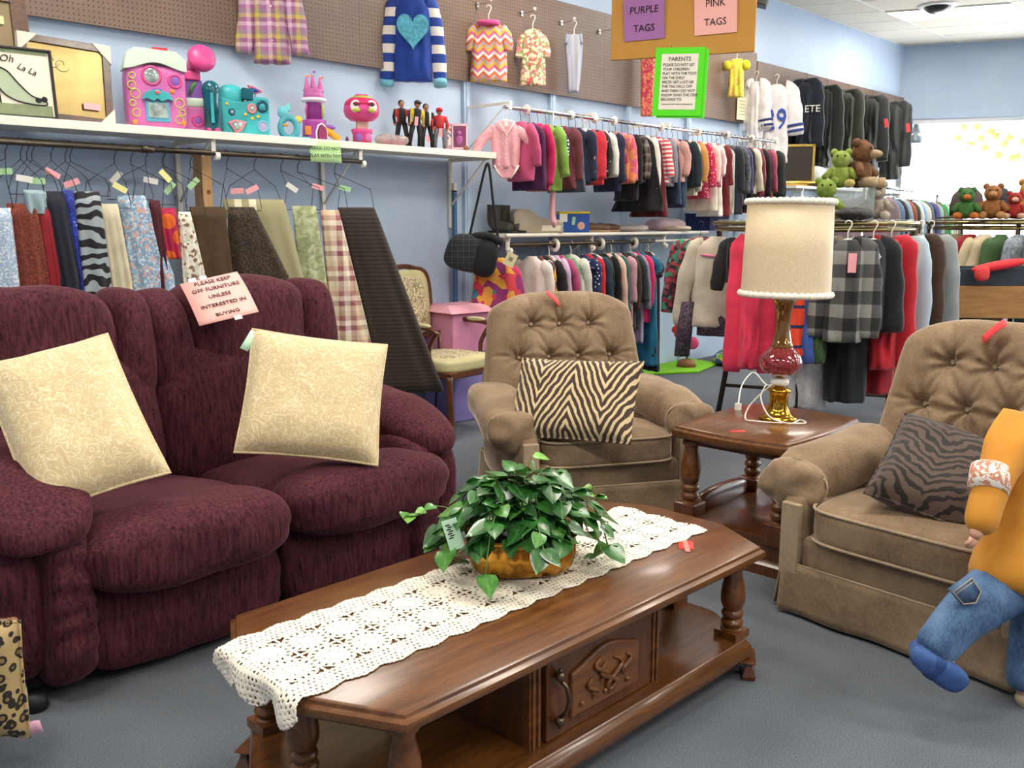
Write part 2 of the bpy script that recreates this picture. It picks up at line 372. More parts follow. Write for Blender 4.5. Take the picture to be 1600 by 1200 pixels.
bars.build('ceiling_grid', BAR, cl, smooth=False)
# lit troffers in the ceiling grid
DIFF = pm('#fff6e6', .6, var=0, emis=11)
ords = [a + b for a in ('in the row by the shop window, ', 'in the second row from the window, ', 'in the middle row, ', 'in the row over the seating, ', 'in the rearmost row, ') for b in ('nearest the left wall', 'second from the left wall', 'third from the left wall', 'fourth from the left wall', 'farthest from the left wall') if not ('by the shop' in a and b[:3] in ('sec', 'fou'))]
def troffer(i, j, lab):
    hy = (YB[j] - YB[j + 1]) / 2; yc = (YB[j] + YB[j + 1]) / 2; xc = PX(i, yc) - tw / 2; tv = tile_v(hy)[:4]
    t = thing('ceiling_light', 'recessed fluorescent ceiling light ' + lab, 'ceiling light', (xc, yc, CEIL), 0, 'ceiling lights')
    mb = MB(); mb.add([(x * .93, y * .96, -.004) for x, y, z in tv] + [(x * .93, y * .96, .01) for x, y, z in tv], BF); mb.build('diffuser', DIFF, t, smooth=False)
    mb = MB(); pts = [(x, y, -.006) for x, y, z in tv]; mb.tube(pts, .012, 4, True); mb.build('light_frame', BAR, t, smooth=False)
    L = bpy.data.lights.new('tube_light', 'AREA'); L.shape = 'RECTANGLE'; L.size = .5; L.size_y = 1.1; L.energy = TROFFER_W; L.color = (1, .95, .87)
    lo = bpy.data.objects.new('tube_light', L); col.objects.link(lo); lo.parent = t; lo.location = (0, 0, -.02)
for (i, j), lab in zip(fix, ords): troffer(i, j, lab)
# ceiling speaker dome and black wall speaker
p = oz(1465, 8, CEIL)
t = thing('ceiling_dome', 'round black dome fixture with white ring on the ceiling', 'ceiling fixture', p)
MB().lathe([(.02, -.09), (.08, -.075), (.125, -.045), (.14, -.012), (.14, 0)], 28).build('dome', pm('#33302e', .3), t)
MB().lathe([(.15, -.02), (.19, -.016), (.2, 0), (.15, 0)], 28).build('trim_ring', WHITE, t)
p = oy(1186, 2, WY - .25)
t = thing('wall_speaker', 'small black box speaker mounted high on the left wall', 'speaker', p, .5)
MB().box((0, 0, .12), (.1, .08, .16), TR(0, 0, 0, .3)).build('cabinet', pm('#24201f', .5), t, smooth=False, bevel=.008)
MB().box((0, .16, .12), (.02, .12, .02)).build('bracket', BLACK, t, smooth=False)
# painted standards / seams on the left wall
PAINTB = pm('#b7cce4', .5, var=.04)
for i, xx in enumerate((4.74, 5.67, 6.66, 7.6, 8.56)):
    tag(MB().box((xx, WY - .015, 1.2), (.03, .016, 1.2)).box((xx, WY - .034, 1.2), (.012, .004, 1.15)).build('trim_%d' % (i + 1), PAINTB, smooth=False), kind='structure')
# pegboards
def pegmat(c1, c2):
    m, nt, b = newmat('pegboard'); tc = coord(nt); s_ = nd(nt, 'ShaderNodeSeparateXYZ'); nt.links.new(tc, s_.inputs[0])
    a = mt(nt, 'SUBTRACT', mt(nt, 'FRACT', mt(nt, 'MULTIPLY', s_.outputs[0], 40)), .5); c = mt(nt, 'SUBTRACT', mt(nt, 'FRACT', mt(nt, 'MULTIPLY', s_.outputs[2], 40)), .5)
    d = mt(nt, 'SQRT', mt(nt, 'ADD', mt(nt, 'MULTIPLY', a, a), mt(nt, 'MULTIPLY', c, c)))
    h = mt(nt, 'LESS_THAN', d, .17); base = ramp(nt, noisef(nt, tc, 5, 3), [(.3, c1), (.7, c2)])
    nt.links.new(mix(nt, h, base, lin('#3a2c26')), b.inputs['Base Color']); b.inputs['Roughness'].default_value = .45
    nt.links.new(bumpn(nt, mt(nt, 'SUBTRACT', 1, h), .4, .004), b.inputs['Normal']); return m
PEG = pegmat('#6d564b', '#77604f')
def pegboard(x0, x1, z0, z1, y, lab):
    t = thing('pegboard', lab, 'pegboard', (x0, y, z0)); n = max(1, round((x1 - x0) / 2.44)); wd = (x1 - x0) / n
    for i in range(n): MB().box((wd * (i + .5), .012, (z1 - z0) / 2), (wd / 2 - .0008, .01, (z1 - z0) / 2)).build('pegboard_panel', PEG, t, smooth=False)
    MB().box(((x1 - x0) / 2, .036, .05), ((x1 - x0) / 2, .012, .02)).box(((x1 - x0) / 2, .036, z1 - z0 - .05), ((x1 - x0) / 2, .012, .02)).build('furring_strip', pm('#8a6a48', .7), t, smooth=False)
pegboard(-1.2, 8.78, 2.31, 3.0, WY - .05, 'long brown pegboard above the toy shelf and children rack')
pegboard(8.80, 12.68, 1.95, 2.93, WY - .05, 'brown pegboard with jackets hung next to the shop window')
# ================================================================ burgundy reclining loveseat
def puff(amp=.006, s=5, seed=0, wr=0, ax=0, wf=60, edge=.6):
    def fn(P, q):
        n = mnoise.noise(Vector((P.x * s + seed, P.y * s, P.z * s)))
        d = 1 + amp * n / max(.05, P.length)
        g = Vector(P) * d
        if wr:
            e = max(0, abs(q[2 if ax == 2 else 0]) - edge) / (1 - edge)
            g.y -= wr * e * math.sin(P[2 if ax != 2 else 0] * wf + 3 * mnoise.noise(P * 9))
        return g
    return fn
BURG = velvet('#220e13', '#68343e', (40, 40, 5), 2.6, .4, '#a87880', (.33, .72), .12, 120)
sx0, sy0 = 1.65, 2.50
sofa = thing('reclining_loveseat', 'burgundy chenille two-seat reclining sofa with padded arms and cream cushions', 'sofa', (sx0, sy0, 0))
for side, c, hw, bc, bw in ((-1, -.335, .335, -.47, .40), (1, .345, .345, .315, .42)):
    lo = MB().cush((bc, .80, .60), (bw, .17, .30), 3.2, 14, TR(0, 0, 0, 0), puff(.02, 5, side)).build('lower_back', BURG, sofa)
    up = thing('backrest', None, None, (bc, .87, .905)); up.parent = sofa; up.rotation_euler = (-.12, 0, 0)
    del_ = MB().cush((0, 0, 0), (bw * .66, .20, .23), 3.4, 14, None, puff(.02, 6, side * 3, .006, 0, 50)).build('headrest_panel', BURG, up)
    for k in (-1, 1): MB().cush((k * bw * .79, .01, -.015), (bw * .24, .19, .235), 2.8, 12, TR(0, 0, 0, 0, k * .06), puff(.015, 7, k, .004, 2)).build('side_bolster', BURG, up)
    def seatfn(P, q, s=side): return Vector((P.x * (1 + .01 * mnoise.noise(P * 6)), P.y, P.z - .09 * max(0, (P.y + .2)) + .012 * mnoise.noise(Vector((P.x * 4 + s, P.y * 4, 0)))))
    MB().cush((c, .42, .385), (hw, .42, .095), 4, 14, None, seatfn).build('seat_cushion', BURG, sofa)
    MB().cush((c, .085, .40), (hw * 1.005, .15, .118), 3.0, 18, None, puff(.012, 7, side, .01, 0, 70, .75)).build('front_roll', BURG, sofa)
    MB().cush((c, .14, .185), (hw * .99, .075, .16), 4, 16, None, puff(.012, 7, side * 2, .006, 0, 60, .8)).build('footrest_panel', BURG, sofa)
for k in (-1, 1):
    xc = -.755 if k < 0 else .69
    def armfn(P, q, k=k):
        y = P.y; dr = max(0, -y - .22)
        return Vector((P.x * (1 + .12 * max(0, -q[1])) + .01 * mnoise.noise(P * 5), y, P.z - dr * .22 + .03 * q[1] + .012 * mnoise.noise(P * 6 + Vector((k, 0, 0)))))
    pad = MB().cush((xc, .50 if k < 0 else .53, .60), (.185 if k < 0 else .15, .50, .092), 2.7, 20, None, armfn).build('arm_pad', BURG, sofa)
    def pleat(P, q, k=k): return Vector((P.x + .02 * q[1], P.y - .008 * math.sin(P.z * 85 + 4 * mnoise.noise(P * 7)) * (1 if q[1] < -.5 else .2), P.z))
    MB().cush((xc - k * .07, .48, .29), (.085, .46, .27), 4.5, 22, None, pleat).build('arm_front_panel', BURG, sofa)
    MB().cush((xc + k * .06, .52, .30), (.085, .45, .27), 3.4, 14, None, puff(.02, 5, k)).build('outer_side', BURG, sofa)
MB().box((0, .55, .12), (.78, .38, .09)).build('base_frame', pm('#2a1a1c', .9), sofa, smooth=False)
MB().cush((-.05, 1.06, .56), (.86, .1, .44), 5, 10).build('rear_panel', BURG, sofa)
for x in (-.8, -.1, .6, .82):
    for y in (.12, .95): MB().lathe([(.03, 0), (.035, .01), (.03, .05)], 12, TR(x, y, 0)).build('foot', BLACK, sofa)
# ================================================================ tan tufted recliners
TAN = velvet('#665240', '#a68e72', (1, 1, 1), 4.5, 1.0, '#ead8c6', (.3, .72), .12, 90)
TANP = velvet('#917d66', '#bda78c', (1, 1, 1), 4, .8, '#e0c8a8', (.3, .7))
BTN = [(x, .745) for x in (-.44, -.06, .34)] + [(x, .50) for x in (-.60, -.22, .16, .58)] + [(x, .26) for x in (-.40, -.02, .36)]
def recliner(loc, rz, label, seed):
    t = thing('recliner', label, 'armchair', loc, rz, 'pair of tan tufted recliners')
    H = .68; T = .105
    hwf = lambda u: (.445 - .075 * u) * (1 - .30 * max(0, (u - .84) / .16) ** 3.0)
    P2 = [(s * hwf(v), v * H) for s, v in BTN]
    segs = []
    for i, a in enumerate(P2):
        for c in P2[i + 1:]:
            if .10 < abs(a[1] - c[1]) < .19 and abs(a[0] - c[0]) < .19: segs.append((a, c))
    for a in P2[:3]: segs.append((a, (a[0] * 1.08, H * .98)))
    for a in (P2[3],): segs.append((a, (-.42, a[1] + .03)))
    for a in (P2[6],): segs.append((a, (.42, a[1] + .03)))
    for a in P2[7:]: segs.append((a, (a[0], .02)))
    def back(u, v):
        Tt = T * max(0, (1 - u ** 9)) ** (1 / 3); zz = u * H; hw = hwf(u)
        s, sg = ((-1 + 2 * v / .72), -1) if v <= .72 else (1 - 2 * (v - .72) / .28, 1)
        s = max(-1, min(1, s)); x = s * hw; y = sg * Tt * max(0, 1 - abs(s) ** 6) ** (1 / 3)
        if sg < 0:
            dmp = 0
            for bx, bz in P2:
                dx, dz = x - bx, zz - bz; r = math.hypot(dx, dz)
                if r < .14:
                    a = math.atan2(dz, dx); dmp += .040 * math.exp(-(r / .026) ** 2) + .022 * math.exp(-(r / .07) ** 2) * (1 + .55 * math.sin(7 * a + bx * 40) * min(1, r / .02))
            cr = 0
            for (ax, az), (cx, cz) in segs:
                ex, ez = cx - ax, cz - az; L2 = ex * ex + ez * ez; k = max(0, min(1, ((x - ax) * ex + (zz - az) * ez) / L2))
                d = math.hypot(x - ax - k * ex, zz - az - k * ez)
                if d < .05: cr = max(cr, .016 * math.exp(-(d / .011) ** 2))
            f = min(1, (1 - abs(s)) * 5) * min(1, (1 - u) * 7)
            y += (dmp + cr) * f - .02 * f + .004 * mnoise.noise(Vector((x * 12 + seed, zz * 12, 0)))
        return (x, y, zz - .035 * s ** 4 * u)
    bk = MB().grid(back, 110, 190, False, True).build('tufted_back', TAN, t, (0, .63, .33), (-.24, 0, 0))
    bb = MB()
    for bx, bz in P2: MB().sph((0, 0, 0), .0105, 8, None, (1, .55, 1)).build('button', TANP, bk, (bx, -.062, bz))
    # arms
    for k in (-1, 1):
        def af(P, q, k=k):
            fr = max(0, -q[1])
            return Vector((P.x * (1 + .30 * fr * fr) + k * .035 * fr, P.y, P.z * (1 + .28 * fr) - .055 * fr ** 2 + .02 * q[1] + .014 * mnoise.noise(P * 8 + Vector((k * 3 + seed, 0, 0)))))
        MB().cush((k * .405, .40, .475), (.128, .36, .094), 2.5, 18, None, af).build('arm_pad', TAN, t)
        def kf(P, q, k=k): a = math.atan2(P.z, P.x); return Vector((P.x, P.y + .02 * math.sin(5 * a + .7) * (1 - abs(q[1]) ** 2) * (1 if q[1] < 0 else 0) , P.z))
        MB().cush((k * .425, .075, .435), (.125, .075, .092), 2.2, 16, None, kf).build('arm_front_knob', TAN, t)
        MB().cush((k * .375, .36, .29), (.055, .37, .17), 5, 10, None, puff(.01, 6, k)).build('arm_panel', TAN, t)
        MB().box((k * .372, -.012, .265), (.036, .012, .13)).build('arm_front_strip', TANP, t, bevel=.006)
    # seat
    def sf(P, q): return Vector((P.x, P.y, P.z - .045 * max(0, q[1]) + .02 * (1 - q[0] ** 2) * (1 - q[1] ** 2) * (1 if q[2] > 0 else 0)))
    MB().cush((0, .29, .335), (.325, .33, .075), 6, 16, None, sf).build('seat_cushion', TAN, t)
    for z, o in ((.392, 0), (.283, .004)):
        pts = []
        for i in range(60):
            a = 2 * PI * i / 60; c, d = math.cos(a), math.sin(a); pts.append((.322 * math.copysign(abs(c) ** .3, c), .29 + .327 * math.copysign(abs(d) ** .3, d), z - (.035 * max(0, d))))
        MB().tube(pts, .0055, 6, True).build('piping', TANP, t)
    MB().cush((0, .035, .215), (.335, .045, .085), 6, 10, None, puff(.008, 6, seed)).build('front_panel', TAN, t)
    MB().box((0, .38, .16), (.35, .36, .1)).build('base_frame', pm('#3a2c20', .9), t, smooth=False)
    MB().cush((0, .80, .42), (.40, .05, .34), 4, 8).build('rear_panel', TAN, t)
    # skirt with corner pleats, four panels
    def panel(a, c, n_, nm):
        a = Vector(a); c = Vector(c); d = (c - a); L = d.length; d /= L; nrm = Vector((d.y, -d.x))
        def g(u, v):
            o = .012 + .022 * (1 - v) + .006 * math.sin(u * L * 22 + seed + a.x * 5) * (1 - v); p = a + d * (u * L) + nrm * o
            return (p.x, p.y, .012 + .165 * v)
        MB().grid(g, n_, 8).build(nm, TAN, t, solid=.008)
    x, y0, y1 = .395, -.005, .80
    panel((-x, y0), (x, y0), 40, 'skirt_front'); panel((x, y0 + .005), (x, y1), 40, 'skirt_side'); panel((-x, y1), (-x, y0 + .005), 40, 'skirt_side'); panel((x, y1), (-x, y1), 30, 'skirt_rear')
    MB().tube([(-x, y0 - .012, .18), (x, y0 - .012, .18), (x + .012, y1, .18), (-x - .012, y1, .18)], .006, 6, True).build('skirt_piping', TANP, t)
    tg = MB().grid(lambda u, v: ((u - .5) * .10, -.004 - .006 * math.sin(u * 3), (v - .5) * .035), 6, 3).build('price_tag', pm('#f0454a', .6, var=0), t, solid=.0015)
    return t, tg
r1, tg = recliner((3.25, 2.43, 0), math.radians(-32), 'tan velvet tufted recliner with pale zebra cushion, behind the coffee table', 1)
tg.location = (-.07, .655, .965); tg.rotation_euler = (-.75, .75, .2)
r2, tg = recliner((2.88, 1.02, 0), math.radians(-96), 'tan velvet tufted recliner with dark tiger cushion, beside the child', 5)
tg.location = (-.02, .655, .965); tg.rotation_euler = (-.75, -.8, .1)
# ================================================================ coffee table
WD = wood('#4a2810', '#7a4c22', (1.2, 12, 12)); WD2 = wood('#44220e', '#6c3e1b', (12, 12, 1.5)); WD3 = wood('#522b10', '#865226', (1, 10, 10))
ct = thing('coffee_table', 'long wooden coffee table with clipped corners and turned legs', 'coffee table', (1.765, 1.605, 0), -.032)
def octo(a, b, ca, cb): return [(-a + ca, -b), (a - ca, -b), (a, -b + cb), (a, b - cb), (a - ca, b), (-a + ca, b), (-a, b - cb), (-a, -b + cb)]
OC = octo(.785, .345, .105, .2)
MB().mold(OC, [(.05, .345), (.03, .350), (.014, .356), (.002, .366), (0, .374), (.002, .383), (.010, .388), (.013, .389), (.015, .396), (.022, .4)]).build('table_top', WD, ct, auto=35)
MB().mold(octo(.72, .30, .11, .18), [(0, .335), (0, .348)]).build('apron', WD2, ct, smooth=False)
MB().mold(octo(.765, .335, .12, .2), [(.03, .03), (.03, .05), (.008, .055), (.0, .066), (0, .085), (.006, .1), (.018, .108), (.022, .112)]).build('base_shelf', WD, ct, auto=35)
for (x, y), a in zip(OC, (-2.1, -1.0, -.5, .5, 1.0, 2.1, 2.7, -2.7)):
    f = MB(); f.mold([(-.055, -.02), (.055, -.02), (.055, .02), (-.055, .02)], [(.004, .0), (0, .012), (.008, .03), (.012, .045), (0, .055)])
    f.build('bracket_foot', WD2, ct, (x * .955, y * .93, 0), (0, 0, a + PI / 2), auto=40)
LEG = [(.022, .345), (.034, .340), (.034, .328), (.024, .320), (.027, .300), (.034, .270), (.037, .245), (.036, .222), (.030, .205), (.024, .198), (.031, .192), (.033, .185), (.031, .178), (.023, .172), (.031, .165), (.034, .158), (.031, .150), (.024, .144), (.034, .138), (.034, .134)][::-1]
lm = MB().lathe(LEG, 24).box((0, 0, .122), (.038, .038, .012)).mesh('leg')
for x, y in ((-.63, -.27), (-.70, 0), (-.63, .27), (.63, -.27), (.70, 0), (.63, .27)): link('leg', lm, WD3, ct, (x, y, 0), auto=40)
cb = MB().box((0, .02, .223), (.255, .27, .112)).build('cabinet', WD2, ct, smooth=False, bevel=.003)
for x in (-.235, .235): MB().box((x, -.258, .223), (.02, .012, .112)).box((x - .01, -.272, .223), (.004, .004, .112)).box((x + .008, -.272, .223), (.004, .004, .112)).build('fluted_stile', WD3, ct, smooth=False, bevel=.002)
dr = thing('cabinet_door', None, None, (.0, -.262, .223)); dr.parent = ct
MB().box((0, -.006, 0), (.205, .010, .108)).build('door_frame', WD2, dr, smooth=False, bevel=.003)
arch = [(-.125, -.075), (.145, -.075), (.145, .045)] + [(.145 - .27 * k / 12, .045 + .035 * math.sin(PI * k / 12) ** 1.5) for k in range(1, 12)] + [(-.125, .045)]
pn = MB().prism(arch, -.026, -.014).build('raised_panel', WD3, dr, (0, 0, 0), smooth=False, bevel=.008)
cv = MB()
for s_, x0, z0, tw_ in ((1, .01, -.01, 1), (-1, .035, -.01, 1), (1, -.05, -.02, .6), (-1, .085, .0, .6), (1, -.02, .02, .7)):
    pts = [(x0 + s_ * .03 * tw_ * math.sin(k / 14 * 2 * PI), -.028 - .003 * math.sin(PI * k / 14), z0 - .045 * tw_ + .09 * tw_ * k / 14) for k in range(15)]
    cv.tube(pts, [.003 + .004 * math.sin(PI * k / 14) for k in range(15)], 6)
for a in range(5): cv.sph((-.09 + a * .045, -.027, -.045 + .012 * (a % 2)), .008, 8)
cv.build('carved_scroll', WD3, dr)
ANT = pm('#6e5f48', .3, .9, vs=40)
hd = MB().tube([(-.172, -.03, -.05), (-.165, -.045, -.03), (-.158, -.05, 0), (-.165, -.045, .03), (-.172, -.03, .05)], [.006, .0055, .007, .0055, .006], 8)
for z in (-.058, .058): hd.sph((-.173, -.03, z), .013, 10); hd.sph((-.173, -.03, z * 1.25), .006, 8); hd.tube([(-.173, -.03, z), (-.173, -.012, z)], .005, 6)
hd.build('door_handle', ANT, dr)
RTAG = pm('#e5443f', .5, var=0)
o = MB().add([(-.036, -.02, 0), (.034, -.024, 0), (.037, .02, 0), (-.033, .024, 0)], [(0, 1, 2, 3)]).build('price_sticker', RTAG, ct, (.52, -.17, .4012), (0, 0, .7), solid=.0012)
MB().box((0, 0, .0010), (.06, .007, .0003)).build('clear_tape', pm('#d98a80', .2, var=0), o, smooth=False)
# ================================================================ end table
et = thing('end_table', 'square wooden end table carrying the brass lamp', 'side table', (3.46, 1.78, 0))
def bowed(a, b, k=.03, n=10):
    P = []
    for i in range(n): P.append((-a + 2 * a * i / n, -b - k * math.sin(PI * i / n)))
    for i in range(n): P.append((a + k * math.sin(PI * i / n), -b + 2 * b * i / n))
    for i in range(n): P.append((a - 2 * a * i / n, b + k * math.sin(PI * i / n)))
    for i in range(n): P.append((-a - k * math.sin(PI * i / n), b - 2 * b * i / n))
    return P
MB().mold(bowed(.33, .255, .025), [(.05, .475), (.02, .482), (.004, .492), (0, .504), (.002, .516), (.012, .522), (.014, .53), (.022, .535)]).build('table_top', WD, et, auto=35)
MB().mold(octo(.28, .22, .02, .02), [(0, .455), (0, .478)]).build('apron', WD2, et, smooth=False)
EL = [(r * 1.12, .205 + (z - .134) * 1.28) for r, z in LEG]
em = MB().lathe(EL, 24).mesh('leg')
for x in (-.26, .26):
    for y in (-.20, .20):
        l = link('leg', em, WD3, et, (x, y, 0), auto=40)
        MB().box((x, y, .165), (.048, .048, .045)).build('leg_block', WD2, et, smooth=False, bevel=.006)
MB().mold([(-.29, -.225), (.29, -.225), (.29, .225), (-.29, .225)], [(-.02, 0), (-.02, .04), (-.01, .05), (0, .055), (0, .145), (.015, .155)]).build('base_box', WD2, et, auto=35)
for y in (-1, 1): MB().cush((0, y * .2, .185), (.2, .03, .05), 3, 8).build('base_rail', WD2, et)
MB().add([(-.03, -.014, 0), (.03, -.014, 0), (.03, .014, 0), (-.03, .014, 0)], [(0, 1, 2, 3)]).build('price_sticker', RTAG, et, (-.25, .0, .5362), (0, 0, -.8), solid=.001)
# leaning white framed panel strip behind the table's right edge
# ================================================================ table lamp
lp = thing('table_lamp', 'brass table lamp with red glass globe and cream drum shade', 'lamp', (3.52, 1.77, .5355), 0, rot=(0, math.radians(1.2), 0))
LB = MB().lathe([(.075, 0), (.078, .006), (.075, .014), (.06, .022), (.048, .034), (.041, .05), (.038, .075), (.039, .105), (.044, .115), (.047, .122), (.044, .13), (.03, .134), (.018, .14), (.016, .185), (.02, .19)], 32).build('brass_base', BRASS, lp)
MB().lathe([(.03, .145), (.036, .15), (.038, .16), (.034, .17), (.028, .176)], 20).build('cord_wrap', PLAST_W, lp)
m, nt, b = newmat('cranberry_glass'); v = coord(nt); nt.links.new(ramp(nt, noisef(nt, v, 90, 3, .7), [(.35, '#6a1522'), (.62, '#b8404a'), (.75, '#d8a070')]), b.inputs['Base Color']); b.inputs['Roughness'].default_value = .08; b.inputs['Coat Weight'].default_value = 1; b.inputs['Transmission Weight'].default_value = .25; CRAN = m
MB().lathe([(.03, .185), (.05, .190), (.074, .205), (.086, .228), (.087, .245), (.078, .268), (.06, .288), (.048, .298), (.045, .302)], 36).build('glass_globe', CRAN, lp)
m, nt, b = newmat('amber_glass'); b.inputs['Base Color'].default_value = lin('#9a6a18'); b.inputs['Roughness'].default_value = .06; b.inputs['Transmission Weight'].default_value = .45; b.inputs['Coat Weight'].default_value = 1; b.inputs['Metallic'].default_value = .3; AMB = m
MB().lathe([(.045, .300), (.047, .306), (.038, .325), (.031, .36), (.027, .40), (.029, .44), (.038, .475), (.05, .50), (.04, .515)], 32).build('glass_neck', AMB, lp)
m, nt, b = newmat('shade_fabric'); v = nd(nt, 'ShaderNodeTexVoronoi'); v.inputs['Scale'].default_value = 130; nt.links.new(coord(nt), v.inputs['Vector'])
nt.links.new(ramp(nt, v.outputs['Distance'], [(.2, '#fff6e2'), (.5, '#efe0c0')]), b.inputs['Base Color']); b.inputs['Roughness'].default_value = .5; b.inputs['Sheen Weight'].default_value = .3; b.inputs['Subsurface Weight'].default_value = 0; SHADE = m
tl_ = nd(nt, 'ShaderNodeBsdfTranslucent'); tl_.inputs[0].default_value = lin('#f2e2bf'); mx = nd(nt, 'ShaderNodeMixShader'); mx.inputs[0].default_value = .4; nt.links.new(b.outputs[0], mx.inputs[1]); nt.links.new(tl_.outputs[0], mx.inputs[2]); nt.links.new(mx.outputs[0], nt.nodes['Material Output'].inputs[0])
sh = MB().lathe([(.178, .515), (.1735, .70), (.169, .885), (.165, .885), (.1695, .70), (.174, .515)], 56)
sh.f = [f for f in sh.f if len(f) == 4]
so = sh.build('lamp_shade', SHADE, lp)
for z, r in ((.517, .178), (.884, .169)):
    pts = [(r * math.cos(2 * PI * i / 168), r * math.sin(2 * PI * i / 168), z + .005 * (abs(math.sin(i * PI / 4)))) for i in range(168)]
    MB().tube(pts, [.0085 + .006 * abs(math.sin(i * PI / 4)) for i in range(168)], 7, True).build('shade_trim', pm('#f6eedd', .8, vs=60), so)
MB().tube([(-.17, 0, .83), (0, 0, .83), (.17, 0, .83)], .003, 6).tube([(0, -.17, .83), (0, 0, .83), (0, .17, .83)], .003, 6).tube([(0, 0, .5), (0, 0, .86)], .005, 6).build('shade_spider', BRASS, lp)
L0 = Vector((3.52, 1.77, .5355))
def lc(u, v, z): p = oz(u, v, .5355 + z) - L0; return (p.x, p.y, z)
cord = [(.034, 0, .165), lc(1198, 606, .10)[:2] + (.115,), lc(1176, 610, .0)[:2] + (.10,), lc(1158, 620, .0)[:2] + (.06,), lc(1153, 638, .006)]
cord2 = [lc(1196, 606, .1)[:2] + (.115,), (-.06, .05, .10), (-.085, .02, .055), (-.09, -.02, .02), (-.075, -.09, .006), lc(1250, 656, .005), (-.02, -.13, .006), (-.09, -.06, .006), (-.13, .03, .006), (-.115, .085, .006), (-.06, .10, .05), (.0, .06, .12), (.033, .01, .16)]
def smooth(P, n=6):
    P = [Vector(p) for p in P]; out = []
    for i in range(len(P) - 1):
        a = P[max(0, i - 1)]; b_ = P[i]; c = P[i + 1]; d = P[min(len(P) - 1, i + 2)]
        for k in range(n):
            t_ = k / n; out.append(.5 * ((2 * b_) + (c - a) * t_ + (2 * a - 5 * b_ + 4 * c - d) * t_ ** 2 + (3 * b_ - a - 3 * c + d) * t_ ** 3))
    return out + [P[-1]]
cd = MB().tube(smooth(cord), .0032, 6).tube(smooth(cord2), .0032, 6).build('power_cord', PLAST_W, lp)
p = cord[-1]; MB().box((p[0], p[1], .014), (.009, .012, .016)).tube([(p[0] - .004, p[1], 0.001), (p[0] - .004, p[1], .01)], .0015, 4).build('plug', PLAST_W, cd, smooth=False, bevel=.003)
# ================================================================ pillows
def pillow(name, label, cat, c, xd, zd, w, h, t, m, piping=None, group=None, pinch=.045, n=26):
    xd = Vector(xd).normalized(); zd = Vector(zd); zd = (zd - xd * zd.dot(xd)).normalized(); yd = zd.cross(xd)
    M = Matrix((xd, yd, zd)).transposed()
    o = thing(name, label, cat, c, 0, group, rot=M.to_euler())
    def sheet(sg):
        def g(u, v):
            a, b_ = 2 * u - 1, 2 * v - 1
            x = a * (1 - pinch * (1 - b_ * b_) * abs(a)); z = b_ * (1 - pinch * (1 - a * a) * abs(b_))
            th = t * (max(0, (1 - a ** 4) * (1 - b_ ** 4))) ** .55
            return (x * w / 2, sg * th + .006 * mnoise.noise(Vector((a * 2.5 + w, b_ * 2.5, sg))), z * h / 2)
        return g
    mb = MB().grid(sheet(-1), n, n).grid(sheet(1), n, n); mb.build('cushion_cover', m, o)
    pts = []
    for k in range(4):
        for i in range(12):
            a = -1 + 2 * i / 12; q = [(a, -1), (1, a), (-a, 1), (-1, -a)][k]
            pts.append((q[0] * (1 - pinch * (1 - q[1] ** 2) * abs(q[0])) * w / 2, 0, q[1] * (1 - pinch * (1 - q[0] ** 2) * abs(q[1])) * h / 2))
    MB().tube(pts, .005, 6, True).build('seam_piping', piping or m, o)
    return o
m, nt, b = newmat('cream_brocade'); v = coord(nt); wv = nd(nt, 'ShaderNodeTexNoise'); nt.links.new(v, wv.inputs['Vector']); wv.inputs['Scale'].default_value = 26; wv.inputs['Detail'].default_value = 1; wv.inputs['Distortion'].default_value = 2.2
nt.links.new(ramp(nt, wv.outputs[0], [(.44, '#d0b88a'), (.5, '#e8d8b4'), (.56, '#d3bd90')]), b.inputs['Base Color']); b.inputs['Roughness'].default_value = .75; b.inputs['Sheen Weight'].default_value = .3
nt.links.new(bumpn(nt, wv.outputs[0], .35, .006), b.inputs['Normal']); CREAM = m
def px_pillow(name, label, TL, TRr, BL, dTL, dTR, dBL, t, m, scale=1, **k):
    a, b_, c = od(*TL, dTL), od(*TRr, dTR), od(*BL, dBL); xd = b_ - a; zd = a - c
    ctr = (b_ + c) / 2; return pillow(name, label, 'cushion', ctr, xd, zd, xd.length * scale, zd.length * scale, t, m, **k)
PIPE = CREAM
px_pillow('throw_pillow', 'cream brocade cushion tilted on its corner against the left sofa arm', (-62, 580), (147, 528), (78, 800), 2.72, 2.92, 2.60, .085, CREAM, piping=PIPE)
q = px_pillow('throw_pillow', 'cream brocade cushion with green tag leaning on the right sofa seat', (400, 515), (610, 540), (360, 706), 3.32, 3.42, 3.12, .085, CREAM, piping=PIPE)
GTAG = pm('#bfe6c8', .6, var=0)
MB().grid(lambda u, v: ((u - .5) * .03, -.004, (v - .5) * .08), 3, 3).build('price_tag', GTAG, q, (-.245, 0, .185), (0, .35, 0), solid=.001)
def zebra_mat(c1, c2, s, per, k, dist, thr=.5):
    m, nt, b = newmat('zebra_print'); tc = coord(nt); s_ = nd(nt, 'ShaderNodeSeparateXYZ'); nt.links.new(tc, s_.inputs[0])
    tri = mt(nt, 'PINGPONG', mt(nt, 'ADD', s_.outputs[0], 0), per); nz = noisef(nt, tc, 14, 2); nz2 = noisef(nt, tc, 4, 1)
    fld = mt(nt, 'ADD', mt(nt, 'ADD', mt(nt, 'MULTIPLY', s_.outputs[2], 1), mt(nt, 'MULTIPLY', tri, k)), mt(nt, 'MULTIPLY', mt(nt, 'ADD', nz, nz2), dist))
    f = mt(nt, 'FRACT', mt(nt, 'MULTIPLY', fld, s)); nt.links.new(ramp(nt, f, [(0, c1), (thr, c2)], True), b.inputs['Base Color']); b.inputs['Roughness'].default_value = .85; b.inputs['Sheen Weight'].default_value = .2; return m
